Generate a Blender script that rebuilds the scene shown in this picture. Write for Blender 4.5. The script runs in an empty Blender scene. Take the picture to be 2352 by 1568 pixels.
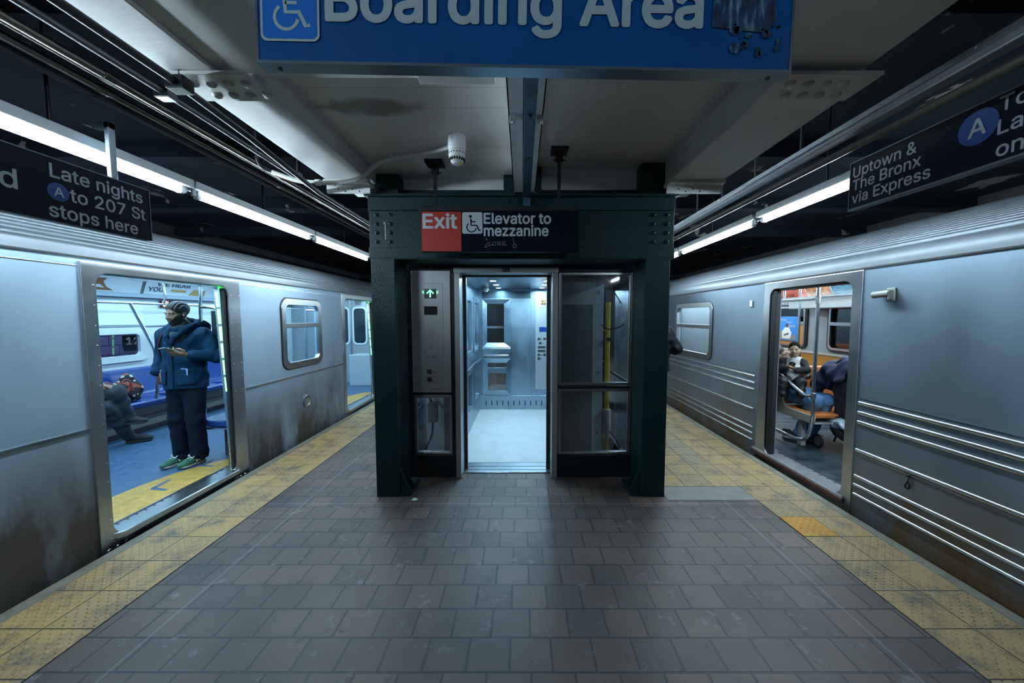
import bpy, bmesh, math, random, os
import numpy as np
from mathutils import Vector, Matrix
from mathutils.geometry import tessellate_polygon, delaunay_2d_cdt

random.seed(7)
S = bpy.context.scene
COL = S.collection
R = math.radians

# ------------------------------------------------------------------ camera, world, exposure
cam_d = bpy.data.cameras.new('camera')
cam_d.sensor_width = 36.0
cam_d.lens = 36.0 * 850.0 / 2352.0
cam_d.shift_x = -23.0 / 2352.0
cam_d.clip_start = 0.05
cam = bpy.data.objects.new('camera', cam_d)
COL.objects.link(cam)
cam.location = (0.0, 0.0, 1.65)
cam.rotation_euler = (R(90) - math.atan(56.0 / 850.0), 0, 0)
S.camera = cam

w = bpy.data.worlds.new('tunnel_air')
S.world = w
w.use_nodes = True
w.node_tree.nodes['Background'].inputs[0].default_value = (0.10, 0.22, 0.36, 1)
w.node_tree.nodes['Background'].inputs[1].default_value = 0.02

vs = S.view_settings
S.display_settings.display_device = 'sRGB'
vs.view_transform = 'Standard'
vs.look = 'None'
vs.gamma = 1.0
vs.use_curve_mapping = False
vs.exposure = 2.4
S.cycles.use_denoising = True
S.cycles.max_bounces = 8
S.cycles.diffuse_bounces = 4
S.cycles.glossy_bounces = 5
S.cycles.transmission_bounces = 6
S.cycles.transparent_max_bounces = 10
S.cycles.sample_clamp_indirect = 6.0
S.cycles.caustics_reflective = False
S.cycles.caustics_refractive = False

TUBE_COL = (0.67, 0.87, 1.0)
TUBE_E = 30.0

def area_light(name, loc, size, energy, color=TUBE_COL, direction=(0, 0, -1), long_axis=(0, 1, 0)):
    d = bpy.data.lights.new(name, 'AREA')
    d.shape = 'RECTANGLE'
    d.size, d.size_y = size
    d.energy = energy
    d.color = color
    o = bpy.data.objects.new(name, d)
    COL.objects.link(o)
    z = -Vector(direction).normalized()
    y = Vector(long_axis).normalized()
    x = y.cross(z).normalized()
    y = z.cross(x)
    o.matrix_world = Matrix.Translation(loc) @ Matrix((x, y, z)).transposed().to_4x4()
    return o

# station tubes that run on outside the picture (behind the viewpoint and behind the lift portal)
for yc in (-2.0, -0.4, 8.7, 10.4, 12.0, 13.7):
    area_light('tube_run_light', (-2.5, yc, 2.575), (0.04, 1.45), (4 if yc < 0 else 7), direction=(1, 0, -0.12))
    area_light('tube_run_light', (2.4, yc, 2.605), (0.04, 1.45), (2.5 if yc < 0 else 7), direction=(-1, 0, -0.12))

# ------------------------------------------------------------------ materials
MATS = {}

def nn(nt, typ, **kw):
    n = nt.nodes.new(typ)
    for k, v in kw.items():
        setattr(n, k, v)
    return n

def mat(name, color, rough=0.5, metal=0.0, vary=0.0, vscale=4.0, vcol=None, stretch=(1, 1, 1), bump=0.0, bscale=30.0,
        bstretch=None, emit=None, estr=0.0, spec=0.5, coat=0.0, rvary=0.0, alpha=None, trans=0.0, sheen=0.0, vsharp=None):
    if name in MATS:
        return MATS[name]
    m = bpy.data.materials.new(name)
    m.use_nodes = True
    nt = m.node_tree
    b = nt.nodes['Principled BSDF']
    L = nt.links.new
    b.inputs['Base Color'].default_value = (*color, 1)
    b.inputs['Roughness'].default_value = rough
    b.inputs['Metallic'].default_value = metal
    b.inputs['Specular IOR Level'].default_value = spec
    if coat:
        b.inputs['Coat Weight'].default_value = coat
        b.inputs['Coat Roughness'].default_value = 0.15
    if trans:
        b.inputs['Transmission Weight'].default_value = trans
    if sheen:
        b.inputs['Sheen Weight'].default_value = sheen
    if emit:
        b.inputs['Emission Color'].default_value = (*emit, 1)
        b.inputs['Emission Strength'].default_value = estr
    if vary or bump or rvary:
        tc = nn(nt, 'ShaderNodeTexCoord')
    if vary or rvary:
        mp = nn(nt, 'ShaderNodeMapping')
        mp.inputs['Scale'].default_value = stretch
        L(tc.outputs['Object'], mp.inputs['Vector'])
        nz = nn(nt, 'ShaderNodeTexNoise')
        nz.inputs['Scale'].default_value = vscale
        nz.inputs['Detail'].default_value = 6
        nz.inputs['Roughness'].default_value = 0.65
        L(mp.outputs[0], nz.inputs['Vector'])
        if vary:
            rp = nn(nt, 'ShaderNodeValToRGB')
            lo, hi = vsharp if vsharp else (0.3, 0.72)
            rp.color_ramp.elements[0].position = lo
            rp.color_ramp.elements[1].position = hi
            c2 = vcol if vcol else tuple(c * (1 - vary) for c in color)
            rp.color_ramp.elements[0].color = (*c2, 1)
            rp.color_ramp.elements[1].color = (*color, 1)
            L(nz.outputs['Fac'], rp.inputs['Fac'])
            L(rp.outputs['Color'], b.inputs['Base Color'])
        if rvary:
            mr = nn(nt, 'ShaderNodeMapRange')
            mr.inputs['From Min'].default_value = 0.3
            mr.inputs['From Max'].default_value = 0.7
            mr.inputs['To Min'].default_value = max(0.02, rough - rvary)
            mr.inputs['To Max'].default_value = min(1, rough + rvary)
            L(nz.outputs['Fac'], mr.inputs['Value'])
            L(mr.outputs[0], b.inputs['Roughness'])
    if bump:
        mp2 = nn(nt, 'ShaderNodeMapping')
        mp2.inputs['Scale'].default_value = bstretch or (1, 1, 1)
        L(tc.outputs['Object'], mp2.inputs['Vector'])
        n2 = nn(nt, 'ShaderNodeTexNoise')
        n2.inputs['Scale'].default_value = bscale
        n2.inputs['Detail'].default_value = 4
        L(mp2.outputs[0], n2.inputs['Vector'])
        bp = nn(nt, 'ShaderNodeBump')
        bp.inputs['Strength'].default_value = bump
        bp.inputs['Distance'].default_value = 0.01
        L(n2.outputs['Fac'], bp.inputs['Height'])
        L(bp.outputs['Normal'], b.inputs['Normal'])
    MATS[name] = m
    return m

def emis(name, color, strength):
    if name in MATS:
        return MATS[name]
    m = bpy.data.materials.new(name)
    m.use_nodes = True
    nt = m.node_tree
    nt.nodes.remove(nt.nodes['Principled BSDF'])
    e = nn(nt, 'ShaderNodeEmission')
    e.inputs[0].default_value = (*color, 1)
    e.inputs[1].default_value = strength
    nt.links.new(e.outputs[0], nt.nodes['Material Output'].inputs[0])
    MATS[name] = m
    return m

def glass_mat(name, tint=(0.8, 0.9, 0.95), rough=0.02, ior=1.45, mixf=0.0):
    """thin pane: transparent with a Fresnel reflection and a little dirt"""
    if name in MATS:
        return MATS[name]
    m = bpy.data.materials.new(name)
    m.use_nodes = True
    nt = m.node_tree
    nt.nodes.remove(nt.nodes['Principled BSDF'])
    L = nt.links.new
    t = nn(nt, 'ShaderNodeBsdfTransparent')
    t.inputs[0].default_value = (*tint, 1)
    g = nn(nt, 'ShaderNodeBsdfGlossy')
    g.inputs['Roughness'].default_value = rough
    g.inputs[0].default_value = (0.9, 0.95, 1, 1)
    f = nn(nt, 'ShaderNodeFresnel')
    f.inputs['IOR'].default_value = ior
    mx = nn(nt, 'ShaderNodeMixShader')
    ad = nn(nt, 'ShaderNodeMath', operation='ADD', use_clamp=True)
    ad.inputs[1].default_value = mixf
    L(f.outputs[0], ad.inputs[0])
    L(ad.outputs[0], mx.inputs[0])
    L(t.outputs[0], mx.inputs[1])
    L(g.outputs[0], mx.inputs[2])
    L(mx.outputs[0], nt.nodes['Material Output'].inputs[0])
    MATS[name] = m
    return m

# ------------------------------------------------------------------ geometry collector
class MB:
    """collects shapes and links them as ONE mesh object"""
    def __init__(self):
        self.v, self.f, self.m = [], [], []
        self.mi = 0

    def add(self, vs_, fs_):
        o = len(self.v)
        self.v.extend([tuple(p) for p in vs_])
        for f in fs_:
            self.f.append(tuple(i + o for i in f))
            self.m.append(self.mi)
        return self

    def box(self, a, b):
        x0, x1 = sorted((a[0], b[0])); y0, y1 = sorted((a[1], b[1])); z0, z1 = sorted((a[2], b[2]))
        return self.add([(x0, y0, z0), (x1, y0, z0), (x1, y1, z0), (x0, y1, z0), (x0, y0, z1), (x1, y0, z1), (x1, y1, z1), (x0, y1, z1)],
                        [(0, 3, 2, 1), (4, 5, 6, 7), (0, 1, 5, 4), (1, 2, 6, 5), (2, 3, 7, 6), (3, 0, 4, 7)])

    def obox(self, c, x, y, z, h):
        c = Vector(c); x = Vector(x).normalized() * h[0]; y = Vector(y).normalized() * h[1]; z = Vector(z).normalized() * h[2]
        P = [c - x - y - z, c + x - y - z, c + x + y - z, c - x + y - z, c - x - y + z, c + x - y + z, c + x + y + z, c - x + y + z]
        return self.add(P, [(0, 3, 2, 1), (4, 5, 6, 7), (0, 1, 5, 4), (1, 2, 6, 5), (2, 3, 7, 6), (3, 0, 4, 7)])

    def tube(self, pts, r, n=12, cap=True, closed=False):
        pts = [Vector(p) for p in pts]
        N = len(pts)
        rs = r if isinstance(r, (list, tuple)) else [r] * N
        ring = []
        up = None
        for i, p in enumerate(pts):
            if closed:
                t = (pts[(i + 1) % N] - pts[i - 1]).normalized()
            else:
                t = (pts[min(i + 1, N - 1)] - pts[max(i - 1, 0)]).normalized()
            if up is None:
                up = Vector((0, 0, 1)) if abs(t.z) < 0.9 else Vector((1, 0, 0))
            a = (up - t * up.dot(t)).normalized()
            up = a
            b = t.cross(a)
            ring.append([p + (a * math.cos(2 * math.pi * k / n) + b * math.sin(2 * math.pi * k / n)) * rs[i] for k in range(n)])
        V = [q for rr in ring for q in rr]
        F = []
        for i in range(N if closed else N - 1):
            j = (i + 1) % N
            for k in range(n):
                l = (k + 1) % n
                F.append((i * n + k, i * n + l, j * n + l, j * n + k))
        if cap and not closed:
            F.append(tuple(range(n - 1, -1, -1)))
            F.append(tuple((N - 1) * n + k for k in range(n)))
        return self.add(V, F)

    def cyl(self, a, b, r, n=16, r2=None):
        return self.tube([a, b], [r, r if r2 is None else r2], n)

    def lathe(self, prof, c, axis=(0, 0, 1), n=24):
        c = Vector(c); t = Vector(axis).normalized()
        u = Vector((1, 0, 0)) if abs(t.x) < 0.9 else Vector((0, 1, 0))
        u = (u - t * u.dot(t)).normalized(); w_ = t.cross(u)
        V = []; F = []
        for (r, h) in prof:
            for k in range(n):
                a = 2 * math.pi * k / n
                V.append(c + t * h + (u * math.cos(a) + w_ * math.sin(a)) * r)
        for i in range(len(prof) - 1):
            for k in range(n):
                l = (k + 1) % n
                F.append((i * n + k, i * n + l, (i + 1) * n + l, (i + 1) * n + k))
        F.append(tuple(range(n - 1, -1, -1)))
        F.append(tuple((len(prof) - 1) * n + k for k in range(n)))
        return self.add(V, F)

    def sheet(self, outer, holes, org, u, v, thick):
        """flat plate with holes in the plane org + a*u + b*v, thickness towards -(u x v)"""
        org = Vector(org); u = Vector(u); v = Vector(v); nrm = u.cross(v).normalized()
        loops = [outer] + list(holes)
        tri = tessellate_polygon([[Vector((a, b, 0)) for a, b in lp] for lp in loops])
        flat = [p for lp in loops for p in lp]
        A = [org + u * a + v * b for a, b in flat]
        B = [p - nrm * thick for p in A]
        n = len(flat)
        F = []
        for t in tri:
            p, q, r_ = (flat[i] for i in t)
            ccw = (q[0] - p[0]) * (r_[1] - p[1]) - (q[1] - p[1]) * (r_[0] - p[0]) > 0
            t = tuple(t) if ccw else tuple(reversed(t))
            F.append(t)
            if thick:
                F.append(tuple(i + n for i in reversed(t)))
        if thick:
            s = 0
            for li, lp in enumerate(loops):
                m_ = len(lp)
                area = sum(lp[i][0] * lp[(i + 1) % m_][1] - lp[(i + 1) % m_][0] * lp[i][1] for i in range(m_))
                fl = (area > 0) == (li == 0)
                for i in range(m_):
                    a, b = s + i, s + (i + 1) % m_
                    F.append((b, a, a + n, b + n) if fl else (a, b, b + n, a + n))
                s += m_
        return self.add(A + B if thick else A, F)

    def stroke(self, pts, wd, org, u, v, closed=False):
        """flat ribbon of width wd along 2D points, in a plane"""
        org = Vector(org); u = Vector(u); v = Vector(v)
        P = [Vector((a, b)) for a, b in pts]
        N = len(P); V = []; F = []
        for i in range(N):
            if closed:
                t = (P[(i + 1) % N] - P[i - 1]).normalized()
            else:
                t = (P[min(i + 1, N - 1)] - P[max(i - 1, 0)]).normalized()
            nrm = Vector((-t.y, t.x)) * wd / 2
            for q in (P[i] + nrm, P[i] - nrm):
                V.append(org + u * q.x + v * q.y)
        for i in range(N if closed else N - 1):
            j = (i + 1) % N
            F.append((2 * i, 2 * i + 1, 2 * j + 1, 2 * j))
        return self.add(V, F)

    def text(self, s, org, u, v, cap, width=None, align='L', bold=0.0):
        """lettering: baseline start at org, letters run along u, up along v"""
        (tv, tf), asp = text_mesh(s)
        k = cap / asp[0]
        xs = [p[0] for p in tv]
        x0, x1 = min(xs), max(xs)
        kx = (width / (x1 - x0)) if width else k
        sh = -x0 if align == 'L' else (-(x0 + x1) / 2 if align == 'C' else -x1)
        org = Vector(org); u = Vector(u); v = Vector(v)
        nrm = u.cross(v).normalized()
        # heavier weight: the outline laid down again around itself, each a hair deeper than the last
        offs = [(0, 0)] + ([(math.cos(q * math.pi / 4) * bold, math.sin(q * math.pi / 4) * bold) for q in range(8)] if bold else [])
        for q, (dx, dy) in enumerate(offs):
            self.add([org + u * ((p[0] + sh + dx) * kx) + v * ((p[1] + dy) * k) - nrm * (0.00008 * q) for p in tv], tf)
        return (x1 - x0) * kx

    def build(self, name, mats, parent=None, bevel=0.0, smooth=None, segs=2):
        me = bpy.data.meshes.new(name)
        me.from_pydata([tuple(p) for p in self.v], [], self.f)
        if not isinstance(mats, (list, tuple)):
            mats = [mats]
        for m_ in mats:
            me.materials.append(m_)
        if len(mats) > 1:
            me.polygons.foreach_set('material_index', self.m)
        if smooth is not None:
            me.polygons.foreach_set('use_smooth', [True] * len(me.polygons))
            me.set_sharp_from_angle(angle=R(smooth))
        me.update()
        o = bpy.data.objects.new(name, me)
        COL.objects.link(o)
        if bevel:
            md = o.modifiers.new('edge', 'BEVEL')
            md.width = bevel; md.segments = segs; md.limit_method = 'ANGLE'; md.angle_limit = R(50)
        attach(o, parent)
        return o

def attach(o, parent):
    # part meshes are written in world coordinates; undo the root's placement once
    if parent is not None:
        o.parent = parent
        o.matrix_parent_inverse = parent.matrix_basis.inverted() if parent.parent is None else Matrix.Identity(4)

def thing(name, label, cat, loc=(0, 0, 0), group=None, kind=None):
    o = bpy.data.objects.new(name, None)
    COL.objects.link(o)
    o.empty_display_size = 0.1
    o.location = loc
    return tag(o, label, cat, group, kind)

def tag(o, label, cat, group=None, kind=None):
    o['label'] = label
    o['category'] = cat
    if group:
        o['group'] = group
    if kind:
        o['kind'] = kind
    return o

def struct(o):
    o['kind'] = 'structure'
    return o

def copy_tree(o, shift, parent=None):
    c = o.copy(); COL.objects.link(c)
    if parent is not None:
        c.parent = parent
    else:
        c.location = Vector(o.location) + Vector(shift)
    for ch in list(o.children):
        copy_tree(ch, shift, c)
    return c

_FONT = None
try:
    _FONT = bpy.data.fonts.load(os.path.join(bpy.utils.system_resource('DATAFILES'), 'fonts', 'Inter.woff2'))
except Exception:
    _FONT = None
_TXT = {}

def text_mesh(s):
    """glyph outlines -> one filled mesh"""
    def one(body):
        cu = bpy.data.curves.new('lettering', 'FONT')
        cu.body = body
        cu.size = 1.0
        if _FONT:
            cu.font = _FONT
        ob = bpy.data.objects.new('lettering', cu)
        COL.objects.link(ob)
        dg = bpy.context.evaluated_depsgraph_get()
        ev = ob.evaluated_get(dg)
        cv = ev.to_curve(dg)
        loops = []
        for sp in cv.splines:
            P = []
            if sp.type == 'BEZIER':
                bp = sp.bezier_points
                for i in range(len(bp)):
                    a_, b_ = bp[i], bp[(i + 1) % len(bp)]
                    p0, p1, p2, p3 = a_.co, a_.handle_right, b_.handle_left, b_.co
                    straight = (p1 - p0).cross(p3 - p0).length < 1e-6 and (p2 - p0).cross(p3 - p0).length < 1e-6
                    for k in range(1 if straight else 5):
                        t = k / 5
                        q = p0 * (1 - t) ** 3 + p1 * 3 * t * (1 - t) ** 2 + p2 * 3 * t * t * (1 - t) + p3 * t ** 3
                        P.append((q.x, q.y))
            else:
                P = [(q.co.x, q.co.y) for q in sp.points]
            if len(P) > 2:
                ar = sum(P[i - 1][0] * P[i][1] - P[i][0] * P[i - 1][1] for i in range(len(P))) / 2
                loops.append((P, ar))
        ev.to_curve_clear()
        bpy.data.objects.remove(ob)
        bpy.data.curves.remove(cu)
        # one clean fill of everything whose winding is not zero: overlapping strokes merge, counters stay open
        vv, ee = [], []
        for P, ar in loops:
            n0 = len(vv)
            vv += [Vector(p) for p in P]
            ee += [(n0 + i, n0 + (i + 1) % len(P)) for i in range(len(P))]
        ov, oe, of = delaunay_2d_cdt(vv, ee, [], 0, 1e-5)[:3]
        E_ = np.array([(vv[i].x, vv[i].y, vv[j].x, vv[j].y) for i, j in ee])
        F = []
        for t in of:
            p, q, r_ = (ov[i] for i in t)
            cx, cy = (p.x + q.x + r_.x) / 3, (p.y + q.y + r_.y) / 3
            x1, y1, x2, y2 = E_.T
            up = (y1 <= cy) & (y2 > cy); dn = (y1 > cy) & (y2 <= cy)
            side = (x2 - x1) * (cy - y1) - (cx - x1) * (y2 - y1)
            wn = int((up & (side > 0)).sum()) - int((dn & (side < 0)).sum())
            if wn != 0:
                ccw = (q.x - p.x) * (r_.y - p.y) - (q.y - p.y) * (r_.x - p.x) > 0
                F.append(tuple(t) if ccw else tuple(t[::-1]))
        return [(p.x, p.y, 0) for p in ov], F
    if s not in _TXT:
        if 'H' not in _TXT:
            h = one('H')
            _TXT['H'] = (h, (max(p[1] for p in h[0]),))
        if s != 'H':
            _TXT[s] = (one(s), _TXT['H'][1])
    return _TXT[s]

def rrect(x0, y0, x1, y1, r, n=6):
    P = []
    for cx, cy, a0 in ((x1 - r, y1 - r, 0), (x0 + r, y1 - r, 90), (x0 + r, y0 + r, 180), (x1 - r, y0 + r, 270)):
        for k in range(n + 1):
            a = R(a0 + 90 * k / n)
            P.append((cx + r * math.cos(a), cy + r * math.sin(a)))
    return P

def circ(cx, cy, r, n=28, a0=0, a1=360):
    full = abs(a1 - a0) >= 360
    return [(cx + r * math.cos(R(a0 + (a1 - a0) * k / (n if full else n - 1))), cy + r * math.sin(R(a0 + (a1 - a0) * k / (n if full else n - 1)))) for k in range(n)]

def bez(pts, n=8):
    """Catmull-Rom through points"""
    P = [Vector(p) for p in pts]
    P = [P[0] * 2 - P[1]] + P + [P[-1] * 2 - P[-2]]
    out = []
    for i in range(1, len(P) - 2):
        for k in range(n):
            t = k / n
            a, b, c, d = P[i - 1], P[i], P[i + 1], P[i + 2]
            out.append(0.5 * ((2 * b) + (c - a) * t + (2 * a - 5 * b + 4 * c - d) * t * t + (3 * b - a - 3 * c + d) * t ** 3))
    out.append(P[-2])
    return out

X_, Y_, Z_ = Vector((1, 0, 0)), Vector((0, 1, 0)), Vector((0, 0, 1))

# ------------------------------------------------------------------ distance-field modelling (bodies, cloth, bags)
def smin(a, b, k):
    h = np.clip(0.5 + 0.5 * (b - a) / k, 0, 1)
    return b * (1 - h) + a * h - k * h * (1 - h)

def smax(a, b, k):
    return -smin(-a, -b, k)

def cone(p, a, b, ra, rb):
    a = np.array(a, float); b = np.array(b, float)
    ba = b - a
    pa = p - a
    t = np.clip(pa @ ba / (ba @ ba + 1e-12), 0, 1)
    d = np.linalg.norm(pa - t[..., None] * ba, axis=-1)
    return d - (ra + (rb - ra) * t)

def chain(p, pts, rs, k=0.03):
    d = None
    for i in range(len(pts) - 1):
        c = cone(p, pts[i], pts[i + 1], rs[i], rs[i + 1])
        d = c if d is None else smin(d, c, k)
    return d

def ell(p, c, r, rot=None):
    q = p - np.array(c, float)
    if rot is not None:
        q = q @ np.array(rot, float)
    r = np.array(r, float)
    k0 = np.linalg.norm(q / r, axis=-1)
    k1 = np.linalg.norm(q / (r * r), axis=-1) + 1e-9
    return k0 * (k0 - 1) / k1

def rbox(p, c, h, rad, rot=None):
    q = p - np.array(c, float)
    if rot is not None:
        q = q @ np.array(rot, float)
    q = np.abs(q) - (np.array(h, float) - rad)
    return np.linalg.norm(np.maximum(q, 0), axis=-1) + np.minimum(np.max(q, axis=-1), 0) - rad

def rotz(a):
    c, s = math.cos(a), math.sin(a)
    return np.array(((c, -s, 0), (s, c, 0), (0, 0, 1)))

def rotx(a):
    c, s = math.cos(a), math.sin(a)
    return np.array(((1, 0, 0), (0, c, -s), (0, s, c)))

def roty(a):
    c, s = math.cos(a), math.sin(a)
    return np.array(((c, 0, s), (0, 1, 0), (-s, 0, c)))

def surface(fn, lo, hi, cell):
    """naive surface nets on a distance field -> verts, quads"""
    lo = np.array(lo, float); hi = np.array(hi, float)
    n = np.maximum(np.ceil((hi - lo) / cell).astype(int) + 1, 3)
    ax = [lo[i] + np.arange(n[i]) * cell for i in range(3)]
    G = np.stack(np.meshgrid(*ax, indexing='ij'), -1)
    V = fn(G)
    V[0], V[-1] = np.maximum(V[0], 1e-3), np.maximum(V[-1], 1e-3)
    V[:, 0], V[:, -1] = np.maximum(V[:, 0], 1e-3), np.maximum(V[:, -1], 1e-3)
    V[:, :, 0], V[:, :, -1] = np.maximum(V[:, :, 0], 1e-3), np.maximum(V[:, :, -1], 1e-3)
    I = V < 0
    c = [slice(0, -1), slice(1, None)]
    cnt = sum(I[c[i], c[j], c[k]].astype(int) for i in (0, 1) for j in (0, 1) for k in (0, 1))
    act = (cnt > 0) & (cnt < 8)
    idx = -np.ones(act.shape, int)
    cells = np.argwhere(act)
    idx[act] = np.arange(len(cells))
    acc = np.zeros((len(cells), 3)); num = np.zeros(len(cells))
    corners = [(i, j, k) for i in (0, 1) for j in (0, 1) for k in (0, 1)]
    for a in corners:
        for ax_ in range(3):
            if a[ax_] == 0:
                b = list(a); b[ax_] = 1
                va = V[cells[:, 0] + a[0], cells[:, 1] + a[1], cells[:, 2] + a[2]]
                vb = V[cells[:, 0] + b[0], cells[:, 1] + b[1], cells[:, 2] + b[2]]
                cr = (va < 0) != (vb < 0)
                t = np.where(cr, va / np.where(va - vb == 0, 1, va - vb), 0)
                pt = np.repeat(np.array(a, float)[None], len(cells), 0)
                pt[:, ax_] += t
                acc[cr] += pt[cr]; num[cr] += 1
    P = lo + (cells + acc / num[:, None]) * cell
    Q = []
    for ax_ in range(3):
        o1, o2 = (ax_ + 1) % 3, (ax_ + 2) % 3
        sl = [slice(1, -1)] * 3
        sl[ax_] = slice(0, -1)
        sh = list(sl); sh[ax_] = slice(1, None)
        A, B = I[tuple(sl)], I[tuple(sh)]
        e = np.argwhere(A != B)
        off = np.ones(3, int); off[ax_] = 0
        e2 = e + off
        sgn = A[tuple(e.T)]
        def cellat(d1, d2):
            q = e2.copy(); q[:, o1] += d1; q[:, o2] += d2
            return idx[tuple(q.T)]
        q = np.stack([cellat(-1, -1), cellat(0, -1), cellat(0, 0), cellat(-1, 0)], 1)
        q[~sgn] = q[~sgn][:, ::-1]
        Q.append(q)
    return P, np.concatenate(Q)

def soft(name, fn, lo, hi, cell, material, parent=None, frame=None, smooth_it=1, color_fn=None):
    """distance field -> mesh object; FRAME = (rotation 3x3, origin) puts local coordinates into the world"""
    P, Q = surface(fn, lo, hi, cell)
    if frame is not None:
        P = P @ np.array(frame[0]).T + np.array(frame[1])
    me = bpy.data.meshes.new(name)
    me.from_pydata(P.tolist(), [], Q.tolist())
    me.materials.append(material)
    me.polygons.foreach_set('use_smooth', [True] * len(me.polygons))
    me.update()
    o = bpy.data.objects.new(name, me)
    COL.objects.link(o)
    if smooth_it:
        md = o.modifiers.new('relax', 'SMOOTH')
        md.factor = 0.5; md.iterations = smooth_it
    attach(o, parent)
    return o
# ================================================================== shared materials
STEEL = mat('brushed_steel', (0.50, 0.53, 0.55), rough=0.34, metal=1.0, vary=0.18, vscale=2.0, rvary=0.07, bump=0.05, bscale=60, bstretch=(1, 1, 0.04))
STEEL_TRIM = mat('steel_trim', (0.58, 0.60, 0.62), rough=0.26, metal=1.0, vary=0.15, vscale=6, bump=0.03, bscale=40)
CHROME = mat('polished_steel', (0.72, 0.75, 0.78), rough=0.16, metal=1.0)
BLACK = mat('black_rubber', (0.012, 0.013, 0.015), rough=0.55)
BLACKM = mat('black_painted_metal', (0.010, 0.014, 0.018), rough=0.35, vary=0.3, vscale=8)
GREEN = mat('dark_green_paint', (0.0008, 0.026, 0.029), rough=0.45, vary=0.3, vscale=3, bump=0.25, bscale=70, spec=0.35)
WHITE_PAINT = mat('old_white_paint', (0.82, 0.82, 0.80), rough=0.42, vary=0.12, vscale=2.5, bump=0.13, bscale=26, bstretch=(0.5, 1.6, 1))
WHITE_PLASTIC = mat('white_plastic', (0.88, 0.90, 0.91), rough=0.4)
SIGN_BLACK = mat('sign_black', (0.002, 0.005, 0.013), rough=0.45, vary=0.3, vscale=5, spec=0.12)
SIGN_WHITE = mat('sign_lettering_white', (0.50, 0.55, 0.58), rough=0.45)
SIGN_GREY = mat('sign_lettering_grey', (0.30, 0.34, 0.38), rough=0.5)
ROUTE_BLUE = mat('route_blue', (0.002, 0.045, 0.19), rough=0.4)
GLASS = glass_mat('window_glass', (0.80, 0.90, 0.95))
GLASS_DIRTY = glass_mat('dirty_glass', (0.62, 0.72, 0.76), rough=0.03, mixf=0.09)

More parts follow.
